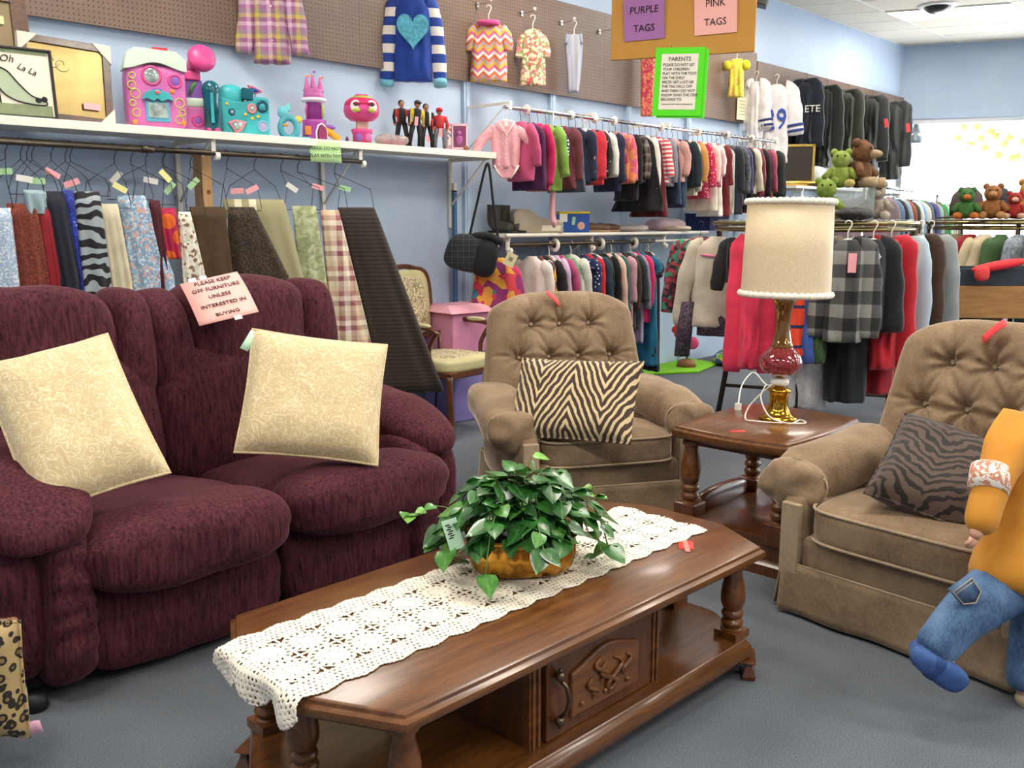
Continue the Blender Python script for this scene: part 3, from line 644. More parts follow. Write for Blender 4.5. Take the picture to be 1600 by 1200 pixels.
px_pillow('zebra_cushion', 'brown and cream zebra striped lumbar cushion on the recliner seat', (786, 566), (972, 572), (822, 676), 4.32, 4.12, 4.10, .07, zebra_mat('#3d2a22', '#d2bd92', 17, .15, 2.0, .06, .56))
px_pillow('tiger_cushion', 'dark tiger striped cushion lying in the recliner beside the child', (1418, 648), (1568, 700), (1345, 768), 3.30, 3.16, 3.02, .075, zebra_mat('#17100e', '#54423a', 27, .2, -.7, .09, .46))
# leopard cushion and turned wooden rail at the left edge of the picture
LEOP = pat('leop', ['#241c14', '#8a7048', '#b49a68'], 42)
p0 = od(-45, 1062, 2.25)
q = pillow('leopard_cushion', 'leopard print cushion with pink tag at the left edge', 'cushion', p0, RT, (-.35 * RT.x + 0, -.35 * RT.y, 1), .26, .30, .06, LEOP)
pt = MB().grid(lambda u, v: (u * .065, -.002, .018 * math.sin(u * 2) + (v - .5) * .032), 5, 3).build('price_tag', pm('#f0b6cc', .6, var=0), q, (.1, 0, -.15), (0, -.2, 0), solid=.001)
p0 = od(18, 972, 2.31)
rk = thing('wooden_rack', 'turned wooden rail with round knob in front of the sofa side', 'rack', (p0.x, p0.y, 0))
q = RT * -1; RM = TR(0, 0, p0.z, 0, 0, math.atan2(q.y, q.x))
MB().tube([(0, 0, 0), (.01, 0, 0), (.35, 0, 0)], [.012, .011, .011], 12, False, 1, RM).sph((-.004, 0, 0), .0135, 12, RM).build('rail', WD3, rk)
MB().tube([(.33, 0, 0), (.33, 0, -p0.z)], .014, 10, False, 1, RM).build('post', WD3, rk)
MB().box((.33, 0, -p0.z + .015), (.03, .15, .015), RM).build('foot_block', WD2, rk, smooth=False, bevel=.004)
# ================================================================ crocheted runner on the coffee table
def runner():
    Ls, Wd, st = 1.57, .345, .0031; a = .0985          # length, width, mesh step, motif pitch
    s0 = -.088; ns = int(Ls / st); nt_ = int((Wd + .04) / st)
    def keep(s, t):
        edge = Wd / 2 - .010 + .013 * abs(math.sin(PI * s / a))
        if abs(t) > edge: return False
        sm = s - s0
        if sm < .004 + .035 * (1 - abs(math.sin(PI * t / .118 + PI / 2))) ** 1.3: return False
        if s > s0 + Ls - .012 - .02 * (1 - abs(math.sin(PI * t / .118 + PI / 2))): return False
        at = abs(t)
        if at > .103 or sm < .10:                               # border fans: rows of small holes
            rr = at if at > .103 else .2 + sm
            row = int(rr / .0135); ph = (s if at > .103 else t) / .013 + .5 * (row % 2)
            fx = abs(ph - math.floor(ph) - .5); fz = abs(rr / .0135 - row - .5)
            return not (fx < .17 and fz < .22 and at < edge - .006)
        cs = (math.floor(s / a) + .5) * a; ct_ = math.copysign(.0515, t); dx, dz = s - cs, t - ct_
        r = math.hypot(dx, dz); an = math.atan2(dz, dx)
        if r < .036:                                           # solid rosette with a few pinholes
            return not (abs(r - .022) < .0021 and math.sin(an * 12) > .72)
        if r < .0475: return math.sin(an * 16) > -.35 or r < .0385
        if r < .0535: return True
        q = max(abs(abs(dx) - a / 2), 0), abs(at - .103), at
        if (abs(abs(dx) - a / 2) < .0035) or at < .0035: return True
        return False
    vid = {}; V = []; Fc = []
    def vert(i, j):
        if (i, j) not in vid:
            s = s0 + i * st; t = (j - nt_ / 2) * st
            jx = .0006 * math.sin(i * 2.1 + j * 1.3)
            zz = .4035 + .0012 * math.sin(i * 1.7) * math.sin(j * 1.9); x = s
            if s < 0:
                L_ = -s; R_ = .02; th = min(L_ / R_, PI / 2); x = -R_ * math.sin(th); zz -= R_ * (1 - math.cos(th)) + max(0, L_ - R_ * PI / 2); x -= .012 * math.sin(t * 34) * min(1, L_ / .06)
            V.append((x + jx, t * (1 + .0 * s), zz)); vid[(i, j)] = len(V) - 1
        return vid[(i, j)]
    for i in range(ns):
        for j in range(nt_):
            if keep(s0 + (i + .5) * st, (j + .5 - nt_ / 2) * st): Fc.append((vert(i, j), vert(i + 1, j), vert(i + 1, j + 1), vert(i, j + 1)))
    mb = MB(); mb.v = V; mb.f = Fc
    o = mb.build('crochet_runner', pm('#f3ead9', .85, vs=80, var=.06), None, (.985, 1.655, 0), (0, 0, -.03), solid=.0022)
    return tag(o, 'cream crocheted lace runner lying along the coffee table', 'table runner')
runner()
# ================================================================ ivy in a brass planter
pc = Vector((1.79, 1.635, .4065))
ivy = thing('potted_ivy', 'trailing green ivy in a fluted brass planter on the lace runner', 'plant', pc, math.radians(-40))
def potp(u, v):
    a = 2 * PI * u; c, s_ = math.cos(a), math.sin(a); p = 3.2
    q = (abs(c) ** p + abs(s_) ** p) ** (-1 / p)
    pr = [(.0, 0), (.62, 0), (.8, .05), (.93, .22), (1, .5), (1.0, .8), (.97, .93), (1.04, 1), (1.0, 1.0), (.92, .9), (0, .86)]
    k = v * (len(pr) - 1); i = min(int(k), len(pr) - 2); f = k - i; r = pr[i][0] * (1 - f) + pr[i + 1][0] * f; z = pr[i][1] * (1 - f) + pr[i + 1][1] * f
    fl = 1 - .035 * (abs(math.sin(a * 11)) ** .35 < .75) * (1 if .1 < z < .9 and r > .7 else 0)
    return (c * q * r * .148 * fl, s_ * q * r * .098 * fl, z * .112)
MB().grid(potp, 132, 45, True, False).build('planter', pm('#c08c3a', .22, 1, var=.22, vs=25), ivy)
MB().sph((0, 0, .092), .08, 12, None, (1.4, .9, .25)).build('grey_moss', pm('#8c8a80', .95, vs=60, var=.25, bump=.8, bs=120), ivy)
rl = random.Random(5)
def leafmesh(k):
    prof = [(0, .0), (.08, .30), (.18, .46), (.34, .52), (.55, .44), (.75, .26), (.9, .09), (1, 0)]
    vs = []; fs = []
    for (l, w_) in prof:
        cz = -.10 * l * l + .02 * math.sin(l * 5 + k)
        ll = l - (.06 if w_ > .4 and l < .3 else 0)
        vs += [(-w_, ll, cz + .14 * w_ - .02 * k * l), (0, l, cz), (w_, ll, cz + .16 * w_)]
    for i in range(len(prof) - 1):
        b = i * 3; fs += [(b, b + 1, b + 4, b + 3), (b + 1, b + 2, b + 5, b + 4)]
    me = bpy.data.meshes.new('leaf'); me.from_pydata(vs, [], fs); me.shade_smooth(); return me
LM = [leafmesh(k) for k in range(3)]
def leafmat(a, b_):
    m, nt, b = newmat('leaf_green'); tc = coord(nt); s_ = nd(nt, 'ShaderNodeSeparateXYZ'); nt.links.new(tc, s_.inputs[0])
    vein = mt(nt, 'LESS_THAN', mt(nt, 'ABSOLUTE', s_.outputs[0]), .025); f = noisef(nt, tc, 3, 2)
    base = ramp(nt, f, [(.3, a), (.7, b_)]); nt.links.new(mix(nt, mt(nt, 'MULTIPLY', vein, .25), base, lin('#8fc46a')), b.inputs['Base Color'])
    b.inputs['Roughness'].default_value = .33; b.inputs['Coat Weight'].default_value = .25; return m
LG = [leafmat('#16401a', '#2f6b2a'), leafmat('#1f5220', '#3f8233'), leafmat('#2f6a26', '#5f9f3c'), leafmat('#5c9a38', '#8cc257')]
STEM = pm('#6d8a4a', .6, vs=40)
iz = Matrix.Rotation(math.radians(40), 3, 'Z'); CD = iz @ (CAM - pc); CD.z = 0; CD.normalize()
def put_leaf(p, dirv, size, mi, par=ivy):
    if mi < 2 and Vector(p).dot(CD) > .03 and p[2] < .125: return None
    d = Vector(dirv).normalized(); up = Vector((0, 0, 1)) + Vector((rl.uniform(-.5, .5), rl.uniform(-.5, .5), 0)); x = d.cross(up).normalized(); z = x.cross(d)
    M = Matrix((x, d, z)).transposed(); o = link('leaf', LM[rl.randrange(3)], LG[mi], par, p, M.to_euler()); o.scale = (size * .92, size * 1.18, size); return o
iz = Matrix.Rotation(math.radians(40), 3, 'Z')
def toloc(p): return iz @ (Vector(p) - pc)
nl = 0
for k in range(30):                                           # arching vines
    a = 2 * PI * k / 30 + rl.uniform(-.15, .15); reach = rl.uniform(.13, .22); hgt = rl.uniform(.06, .17); drop = rl.uniform(-.03, .055)
    if k % 3 == 0: reach *= .6; hgt = rl.uniform(.13, .19); drop = 0
    pts = [Vector((math.cos(a) * .03, math.sin(a) * .03, .10)), Vector((math.cos(a) * reach * .45, math.sin(a) * reach * .40, .10 + hgt)), Vector((math.cos(a) * reach * .95, math.sin(a) * reach * .85, .10 + hgt * .75)), Vector((math.cos(a) * reach * 1.2, math.sin(a) * reach * 1.1, max(.02, .08 + hgt * .3 - drop)))]
    sp_ = smooth(pts, 6); MB().tube(sp_, .0017, 5).build('stem', STEM, ivy)
    for i in range(3, len(sp_), 3):
        for sd in (-1, 1):
            if rl.random() < .12: continue
            t_ = (sp_[min(i + 1, len(sp_) - 1)] - sp_[i - 1]).normalized(); side = Vector((-math.sin(a), math.cos(a), 0)) * sd
            d = t_ * .5 + side * rl.uniform(.4, 1) + Vector((math.cos(a) * .5, math.sin(a) * .5, rl.uniform(-.45, .15)))
            put_leaf(sp_[i], d, rl.uniform(.042, .068), 0 if rl.random() < .45 else (1 if rl.random() < .7 else 2)); nl += 1
# trailing sprigs seen against the runner
for seq in ([(925, 760), (935, 800), (948, 850), (930, 880)], [(830, 860), (850, 890), (845, 925), (862, 938)], [(700, 830), (690, 880), (680, 905), (715, 925)], [(680, 790), (655, 805), (632, 800)], [(825, 760), (825, 730), (832, 712)], [(905, 800), (915, 770), (928, 775)], [(815, 860), (838, 905), (835, 930)]):
    P = [toloc(od(u, v, 2.62 if v > 840 else 2.66)) for u, v in seq]; P = [Vector((p.x, p.y, max(p.z, .012))) for p in P]
    S = smooth([P[0] * .5 + Vector((0, 0, .06))] + P, 4); MB().tube(S, .0014, 5).build('stem', STEM, ivy)
    for i in range(4, len(S), 2): put_leaf(S[i], Vector((rl.uniform(-1, 1), rl.uniform(-1, .2), rl.uniform(-.6, .1))), rl.uniform(.028, .045), 2 if rl.random() < .7 else 3)
for k in range(26):
    a = rl.uniform(0, 2 * PI); r_ = rl.uniform(.02, .13); put_leaf((math.cos(a) * r_ * 1.2, math.sin(a) * r_, .12 + rl.uniform(.02, .10)), (math.cos(a), math.sin(a), rl.uniform(-.1, .5)), rl.uniform(.05, .075), rl.choice((0, 0, 1, 1, 3)))
tp = toloc(od(708, 835, 2.40))
q = MB().box((0, 0, 0), (.020, .0008, .042)).build('price_tag', GTAG, ivy, tp, (0, math.radians(-16), math.radians(0)), smooth=False)
for k in range(7): MB().box((-.007 + .004 * (k % 2), -.0012, .028 - .006 * k), (.006, .0003, .0016)).build('printed_mark', INK, q, smooth=False)
# ================================================================ toy shelf, rod and brackets on the left wall
SHW = pm('#efe9dc', .45, vs=3, var=.03)
SH_Y0, SH_Z = 4.46, 1.80
sh_ = thing('wall_shelf', 'long white wall shelf holding pictures and toys', 'shelf', (2.0, 4.66, SH_Z))
MB().box((.0, 0, -.012), (2.62, .2, .012)).build('shelf_board', SHW, sh_, smooth=False, bevel=.003)
MB().box((.0, -.203, -.018), (2.62, .006, .02)).build('shelf_lip', SHW, sh_, smooth=False, bevel=.002)
def bracket(par, x, y0, y1, z, drop=.30, mat=SHW, rod=True):      # standard on the wall, arm and brace
    b = thing('shelf_bracket', None, None, (x, 0, z)); b.parent = par
    MB().box((0, y1 - .008, -.24), (.012, .008, .235)).build('wall_standard', mat, b, smooth=False)
    MB().box((0, (y0 + y1) / 2, -.012), (.008, (y1 - y0) / 2, .012)).build('bracket_arm', mat, b, smooth=False)
    MB().tube([(0, y0 + .05, -.02), (0, y1 - .02, -drop)], .008, 6).build('bracket_brace', mat, b)
    if rod: MB().box((0, y0 + .02, -.05), (.012, .01, .04)).lathe([(.022, -.012), (.022, .012)], 14, TR(.02, y0 + .02, -.095, 0, PI / 2)).build('rod_hook', mat, b, smooth=False)
for x in (-.55, .55, 1.5, 2.58): bracket(sh_, x, -.19, .215, -.024, .32, SHW, x < 1.6)
RODZ = 1.695; RODY = 4.49
rd = thing('hanging_rod', 'dark metal rod carrying wire hangers of linens under the toy shelf', 'rod', (1.5, RODY, RODZ))
MB().tube([(-2, 0, 0), (.72, 0, 0)], .0165, 14).build('thick_tube', IRON, rd); MB().tube([(.68, 0, 0), (2.02, 0, 0)], .0135, 14).build('thin_tube', IRON, rd)
MB().lathe([(.019, -.03), (.019, .03)], 14, TR(.70, 0, 0, 0, PI / 2)).build('joint_sleeve', IRON, rd)
p = oy(320, 280, 4.62)
ps = thing('wooden_post', 'bare pine post standing behind the hanging linens', 'post', (p.x, 4.64, 0))
MB().box((0, 0, .86), (.028, .045, .86)).build('post_timber', wood('#b98a55', '#d9b07c', (8, 8, 1), .7, 0), ps, smooth=False, bevel=.002)
MB().sph((.005, -.046, 1.50), .012, 8, None, (1, .12, 1)).build('knot', pm('#8a5a30', .8), ps)
bp = thing('blue_pole', 'thin blue painted wall standard beside the black handbag', 'pole', (4.6, WY - .035, .0))
MB().box((0, 0, .79), (.014, .012, .77)).build('pole_channel', pm('#3f6d96', .5), bp, smooth=False); MB().box((0, 0, 1.58), (.014, .012, .03)).build('pole_top', SHW, bp, smooth=False)
TAGC = {'g': pm('#a9d3a0', .6, var=0), 'p': pm('#f2a9ae', .6, var=0), 'y': pm('#efe69a', .6, var=0), 'w': pm('#e6e2da', .6, var=0), 'r': pm('#f0454a', .6, var=0)}
def price(par, p, c, rot=(0, .6, 0), s=1):
    o = MB().box((0, 0, 0), (.034 * s, .0008, .014 * s)).box((.01 * s, -.001, 0), (.012 * s, .0004, .002 * s)).build('price_tag', TAGC[c], par, p, rot, smooth=False); return o
def hook_pts(r=.019): return [(r * math.cos(a), 0, -r * 0 + r * math.sin(a) - .002) for a in [math.radians(d) for d in range(-40, 200, 30)]]
def linen(u, desc, m, top, bot, yt, yb, tagc=None, off=0, tk=.035, fold=.012, fn=3, zend=None, y=RODY, mult=None):
    v = 222 + (247 - 222) * u / 480; P = oy(u, v, y); d = dep(P); ppm = F / d; co = math.cos(off)
    t = thing('hung_linen', desc, 'linen', (P.x, y, RODZ), face(P, off), 'linens on wire hangers under the toy shelf')
    X = lambda q: (q - u) / ppm / co; Zt = -(yt - v) / ppm; Zb = -(yb - v) / ppm if yb else -1.1
    xl, xr, bl, br = X(top[0]), X(top[1]), X(bot[0]), X(bot[1])
    # wire hanger
    c = (xl + xr) / 2; hw = max(.12, (xr - xl) / 2)
    hk = [(0, .0, .0)]
    pts = [Vector(q) for q in hook_pts()][::-1] + [Vector((.001, 0, -.045)), Vector((0, 0, -.075))]
    h = MB().tube(pts, .0021, 6)
    zs = -.075 - min(.09, (abs(Zt) - .075) * .55)
    h.tube([(0, 0, -.075), (c + hw * .72, 0, zs), (c + hw * .86, 0, Zt + .005), (c + hw * .86, 0, Zt - .02), (c - hw * .86, 0, Zt - .02), (c - hw * .86, 0, Zt + .005), (c - hw * .72, 0, zs), (0, 0, -.075)], .0019, 6)
    h.build('wire_hanger', WIRE, t)
    lev = []
    n = 16
    for i in range(n + 1):
        k = i / n; z = Zt + (Zb - Zt) * k; a = xl + (bl - xl) * k; b_ = xr + (br - xr) * k
        th = tk * (.15 if i == 0 else .55 if i == 1 else 1)
        lev.append((z, (a + b_) / 2, abs(b_ - a) / 2 * (.97 if i == 0 else 1), th))
    last = lev[-1]; zfin = zend if zend is not None else (-1.12 if yb is None or yb > 400 else None)
    if zfin is not None and zfin < last[0] - .05:
        for k in (.33, .66, 1): lev.append((last[0] + (zfin - last[0]) * k, last[1], last[2] * (1 + .05 * k), last[3]))
    MB().rings(lev, 40, (fold, fn, u * .1), 2.6).build('draped_cloth', m, t)
    if tagc: price(t, (c + hw * .5 * (1 if u % 2 else -1), -.005, zs + rnd.uniform(-.03, .04)), tagc, (0, rnd.uniform(-.9, .9), 0))
    return t
LN = [
 (6, 'white and blue lace curtain at the left picture edge on a wire hanger', pat('mott', ['#dfe6ea', '#8fa8c8', '#f4f4f0'], 60), (-60, 8), (-70, 10), 325, 436, 'g', 0),
 (30, 'crinkled rust red curtain on wire hanger, left of the dark navy one', pat('mott', ['#3d120d', '#6f2b1a', '#8c3f24'], 40, 3), (4, 48), (6, 56), 318, 436, 'g', .1),
 (48, 'plain red cloth on wire hanger beside the rust curtain', pm('#8c1622', .8, vs=20), (44, 66), (50, 74), 322, 436, 'w', .2),
 (40, 'pale blue grey cloth folded high behind the red linens', pm('#93aab0', .85, vs=25), (30, 62), (31, 63), 297, 335, None, .3),
 (78, 'dark navy curtain with gold stripe on wire hanger', pat('sz', ['#0f1226'] * 9 + ['#caa03a'], 1.35), (60, 92), (70, 106), 299, 436, 'g', .15),
 (100, 'bright blue printed plastic-wrapped cloth next to the navy curtain', pat('mott', ['#1c2a7c', '#2a3ca8', '#b9c4e8'], 16, 2, .9), (92, 108), (104, 110), 297, 436, 'p', .25),
 (108, 'black and white zebra striped blanket on wire hanger', pat('zebra', ['#0e0e12', '#9aa4a8'], 5.5, 9, -1), (108, 147), (108, 154), 299, 438, 'p', .1),
 (177, 'plain cream curtain panel right of the zebra blanket', pm('#cfc4a6', .8, vs=10), (148, 178), (153, 191), 318, 440, 'y', .1),
 (226, 'pale blue flowered valance flaring towards the bottom', pat('floral', ['#86a5c2', '#a9c2d6', '#86a5c2', '#d4a79c', '#c4d4de', '#7d9cba'], 95), (180, 222), (190, 258), 305, 432, 'w', 0),
 (203, 'maroon cloth with wire hanger behind the blue valance', pm('#4c1420', .8, vs=15), (226, 242), (230, 246), 312, 420, 'y', .3),
 (252, 'hot pink cloth with orange dots on wire hanger', pat('dots', ['#b01646', '#e2661c'], 11, None, .42), (237, 268), (248, 273), 324, 404, 'w', .1),
 (254, 'white flowered curtain with brown sprigs on wire hanger', pat('floral', ['#d9d2c4', '#efe9dc', '#8a6a4c', '#cfd2bc', '#e8e2d4'], 70), (270, 290), (272, 306), 330, 425, 'g', .1),
 (296, 'plain brown curtain panel left of the damask one', pm('#4b3620', .8, vs=12), (290, 345), (300, 352), 322, 428, 'g', .05),
 (353, 'dark brown damask curtain with floral weave on wire hanger', pat('mott', ['#17120e', '#4a3824', '#2b2018'], 38, 3.5, .9), (352, 392), (345, 441), 322, 432, 'p', 0),
 (396, 'sage cream panel with white edge stripes on wire hanger', pat('sx', ['#9c9670'] * 8 + ['#d8d2b4', '#9c9670', '#d8d2b4'], 2.4), (345, 440), (380, 474), 310, 470, 'p', .15),
 (438, 'pale green satin curtain panel on wire hanger', pat('mott', ['#7f8660', '#a3a97f', '#c2c7a0'], 22, 1), (452, 490), (466, 512), 320, 530, 'w', .05),
 (464, 'pink and white plaid linen in clear plastic on wire hanger', pat('plaid', ['#d9cbb4', '#8d4a54', '#e6dcc8', '#a86a6c', '#cbb896'], 6, 7), (497, 526), (508, 572), 326, 540, 'p', .1),
 (522, 'long dark brown ribbed bedspread flaring beside the sofa arm', pat('sz', ['#2b2019', '#3a2c22', '#1d1510'], 42), (524, 583), (566, 690), 322, 622, 'g', 0),
]
for i, L in enumerate(LN):
    linen(*L, fn=2 + i % 3, zend=(-.42 if i == 10 else None), y=RODY)
# ================================================================ signs
def sign(name, label, cat, P, rz, w_, h_, c, lines, size, tilt=0, lean=0, par=None, txm=INK, sx=1, th=.0012):
    t = thing(name, label, cat, P, 0, rot=(lean, tilt, rz))
    MB().box((0, 0, 0), (w_ / 2, th, h_ / 2)).build('paper', c, t, smooth=False)
    return t
PINKP = pm('#f4b3aa', .7, vs=2, var=.02)
# pink sign draped on the sofa back
A_, B_, C_ = od(279, 438, 3.47), od(357, 421, 3.55), od(326, 513, 3.31)
xd = B_ - A_; zd = A_ - C_; c0 = (B_ + C_) / 2
X_ = xd.normalized(); Z_ = (zd - X_ * zd.dot(X_)).normalized(); Y_ = Z_.cross(X_)
sg = thing('paper_sign', 'pink paper sign PLEASE KEEP OFF FURNITURE taped to the sofa back', 'sign', c0, 0, rot=Matrix((X_, Y_, Z_)).transposed().to_euler())
MB().grid(lambda u, v: ((u - .5) * .216, -.012 * math.sin(PI * v) , (v - .5) * .250), 4, 12).build('paper', PINKP, sg, solid=.001)
for i, s_ in enumerate(('PLEASE KEEP', 'OFF FURNITURE', 'UNLESS', 'INTERESTED IN', 'BUYING')): text(s_, .0265, INK, sg, (.004, -.0012 - .012 * math.sin(PI * (.86 - i * .19)) - .002, .092 - i * .047), (PI / 2 - .03 * (i - 2), 0, 0), sx=.92)
for x, z in ((-.06, .128), (-.02, .128), (.03, -.13)): MB().box((x, -.002, z), (.014, .001, .012)).build('tape', pm('#8d8a90', .3, var=0), sg, smooth=False)
# green shelf sign
P = oy(508, 238, 4.445)
sg = thing('paper_sign', 'pale green sign PLEASE DO NOT PLAY WITH TOYS on the shelf edge', 'sign', P, face(P, .45))
MB().grid(lambda u, v: ((u - .5) * .19, -.014 * (1 - v), (v - .5) * .112), 4, 4).build('paper', pm('#b7dc98', .7, var=0), sg, solid=.001)
text('PLEASE DO NOT', .0255, INK, sg, (-.005, -.012, .022)); text('PLAY WITH TOYS', .0255, INK, sg, (0, -.016, -.02))
# hanging orange notice board
BA = math.radians(-62) + PI / 2 - PI / 2
P = od(1064, 88, 4.85); xr_ = Vector((math.cos(math.radians(-68)), math.sin(math.radians(-68)), 0)); ba = math.radians(-68) + 0
hb = thing('hanging_notice_board', 'orange notice board with purple and pink tag signs hanging from the ceiling', 'sign board', P, ba)
MB().box((0, 0, .40), (.375, .012, .40)).build('board', pm('#c08a3c', .7, vs=2, var=.03), hb, smooth=False, bevel=.002)
def tagsign(x, z, c, a, b_, w_=.215, h_=.205):
    q = MB().box((0, -.012, 0), (w_ / 2, .004, h_ / 2)).build('tag_sign', c, hb, (x, -.012, z), (.10, -.02, 0), smooth=False)
    text(a, .05, INK, q, (0, -.0175, .045), sx=.92, shear=.1 if a == 'PURPLE' else 0); text(b_, .05, INK, q, (0, -.0175, -.045), sx=.92)
    MB().box((0, .006, -h_ / 2 - .008), (w_ / 2, .012, .012)).build('holder_strip', pm('#b07f36', .6, var=0), q, smooth=False)
PURP = pm('#a46da6', .7, var=.03); tagsign(-.195, .195, PURP, 'PURPLE', 'TAGS'); tagsign(.175, .20, PINKP, 'PINK', 'TAGS')
for x in (-.3, .3): MB().tube([(x, 0, .8), (x, 0, CEIL - P.z)], .003, 5).build('chain', CHROME, hb)
P = od(1060, 128, 4.80)
gs = thing('parents_sign', 'bright green framed PARENTS notice hanging below the orange board', 'sign', P, ba, rot=(0, math.radians(2.5), ba))
LIME = pm('#58e016', .6, var=0)
MB().box((0, 0, 0), (.128, .002, .17)).build('green_card', LIME, gs, smooth=False); MB().box((.02, .006, -.01), (.125, .002, .17)).build('green_card', LIME, gs, smooth=False)
MB().box((0, -.003, 0), (.095, .001, .138)).build('paper', pm('#efe6d8', .7, var=0), gs, smooth=False)
text('PARENTS', .030, INK, gs, (0, -.005, .112), sx=.95)
body = ['PLEASE DO NOT LET', 'YOUR CHILDREN', 'PLAY WITH THE TOYS', 'ON THE SHELF.', 'PIECES GET LOST OR', 'THE TAG FALLS OFF', 'AND THEN I DO NOT', 'KNOW WHO THE ITEM', 'BELONGS TO.']
for i, s_ in enumerate(body): text(s_, .0195, INK, gs, (-.085, -.005, .084 - i * .0215), align='LEFT', sx=.90)
text('THANK YOU FOR YOUR COOPERATION', .0088, INK, gs, (0, -.005, -.112))
MB().tube([(-.06, 0, .16), (-.06, .02, .17), (-.06, .05, .19)], .002, 5).build('string', CHROME, gs)
# ================================================================ pictures on the shelf
def framed(name, label, P, rz, w_, h_, fw, fc, lean=-.12, tilt=0, d=.015):
    t = thing(name, label, 'picture', P, 0, rot=(lean, tilt, rz))
    mb = MB()
    for x in (-1, 1): mb.box((x * (w_ - fw) / 2, 0, h_ / 2), (fw / 2, d, h_ / 2))
    for z in (fw / 2, h_ - fw / 2): mb.box((0, 0, z), (w_ / 2 - fw, d, fw / 2))
    mb.build('picture_frame', fc, t, smooth=False, bevel=.003); return t
SHZ = SH_Z + .001
P = oy(28, 192, 4.52); t = framed('framed_print', 'framed shoe print reading Oh La La with zebra border', (P.x, 4.52, SHZ), face(P, .25), .34, .31, .012, pm('#1b1512', .5))
MB().box((0, 0, .155), (.158, .004, .143)).build('print', pm('#e8dcc8', .6, var=.03), t, smooth=False)
MB().box((-.125, -.006, .155), (.035, .001, .143)).build('zebra_border', pat('zebra', ['#181410', '#e8dcc8'], 14, 8, -1), t, smooth=False)
MB().box((.03, -.006, .036), (.12, .001, .024)).build('green_band', pm('#7f8a66', .6, vs=30), t, smooth=False)
MB().box((.03, -.006, .292), (.12, .001, .008)).build('green_band', pm('#7f8a66', .6, vs=30), t, smooth=False)
text('Oh', .045, INK, t, (-.02, -.007, .255), shear=.3); text('La La', .038, INK, t, (.06, -.007, .215), (PI / 2, .35, 0), shear=.3)
shoe = smooth([(-.055, -.008, .20), (-.075, -.008, .16), (-.05, -.008, .11), (-.01, -.008, .08), (.05, -.008, .065), (.125, -.008, .062), (.12, -.008, .085), (.07, -.008, .10), (.02, -.008, .15), (-.02, -.008, .20), (-.055, -.008, .215), (-.055, -.008, .20)], 5)
MB().tube(shoe, .0028, 5).tube([(-.065, -.008, .15), (-.06, -.008, .06)], .003, 5).build('shoe_outline', INK, t)
MB().add([(p.x * .96, -.0065, p.z) for p in shoe], [tuple(range(len(shoe)))]).build('shoe_fill', pm('#a9b79a', .7), t)
MB().sph((.095, -.008, .082), .014, 8, None, (1, .2, .8)).sph((.12, -.008, .088), .013, 8, None, (1, .2, 1)).build('bow', INK, t)
P = oy(112, 196, 4.56); t = framed('wall_mirror', 'dark framed mirror with card corners, standing on the shelf', (P.x, 4.58, SHZ), face(P, .3), .40, .385, .035, wood('#2c1a10', '#5a3a20', (6, 6, 6)), -.14, .05)
MB().box((0, -.002, .19), (.168, .004, .162)).build('mirror_glass', pm('#8a7850', .3, 1, var=.2, vs=4), t, smooth=False)
sw = MB()
for k in range(3):
    sw.tube([(-.11 + .045 * k + (.012 + .003 * i) * math.cos(i * .6) * .9, -.0075, .29 - .012 * k + (.012 + .003 * i) * math.sin(i * .6) * .9) for i in range(11)], .0016, 4)
sw.build('etched_scroll', pm('#8f8672', .5), t)
for x, z, rr in ((-1, 0, 0), (1, 0, 0), (-1, 1, 0), (1, 1, 0)):
    MB().prism([(x * .205, z * .39 - .003), (x * .205, z * .39 - .003 + (.09 if z == 0 else -.09)), (x * .12, z * .39 - .003)], -.019, .019).build('card_corner', pm('#d9cdbd', .8), t, smooth=False)
price(t, (.1, -.02, .085), 'p', (0, 0, 0), 1.1)
P = oy(-25, 185, 4.74); t = framed('framed_picture', 'large dark ornate frame behind the shoe print', (P.x, 4.76, SHZ), face(P, .35), .50, .62, .075, wood('#2a150b', '#6a3f1f', (20, 20, 20)), -.08)
MB().box((0, 0, .31), (.18, .006, .24)).build('mat_board', pm('#8a7a5c', .8), t, smooth=False); MB().box((-.02, -.008, .31), (.10, .002, .16)).build('print', pm('#b9bfc8', .5), t, smooth=False)
MB().box((.03, -.013, .46), (.11, .001, .018)).build('yellow_tag', TAGC['y'], t, smooth=False)
# ================================================================ garments
def hanger_mesh(w_, hookz=-.085, kind='wire'):
    mb = MB()
    if kind == 'wire':
        mb.tube([Vector(q) for q in hook_pts(.016)][::-1] + [Vector((0, 0, -.05)), Vector((0, 0, hookz))], .0018, 5)
        mb.tube([(0, 0, hookz), (w_ * .92, 0, hookz - .055), (w_ * .92, 0, hookz - .062), (-w_ * .92, 0, hookz - .062), (-w_ * .92, 0, hookz - .055), (0, 0, hookz)], .0018, 5)
    else:
        mb.tube([Vector(q) for q in hook_pts(.018)][::-1] + [Vector((0, 0, -.045)), Vector((0, 0, hookz))], .0035, 6)
        mb.tube([(-w_ * .95, 0, hookz - .05), (-w_ * .4, 0, hookz - .012), (0, 0, hookz), (w_ * .4, 0, hookz - .012), (w_ * .95, 0, hookz - .05)], [.006, .008, .009, .008, .006], 6)
    return mb.mesh('hanger')
_hg = {}; GW = {}; rs_ = random.Random(3)
def hanger(par, w_, kind='wire', m=None):
    k = (round(w_, 2), kind)
    if k not in _hg: _hg[k] = hanger_mesh(k[0], kind=kind)
    return link('hanger', _hg[k], m or (WIRE if kind == 'wire' else PLAST_W), par)
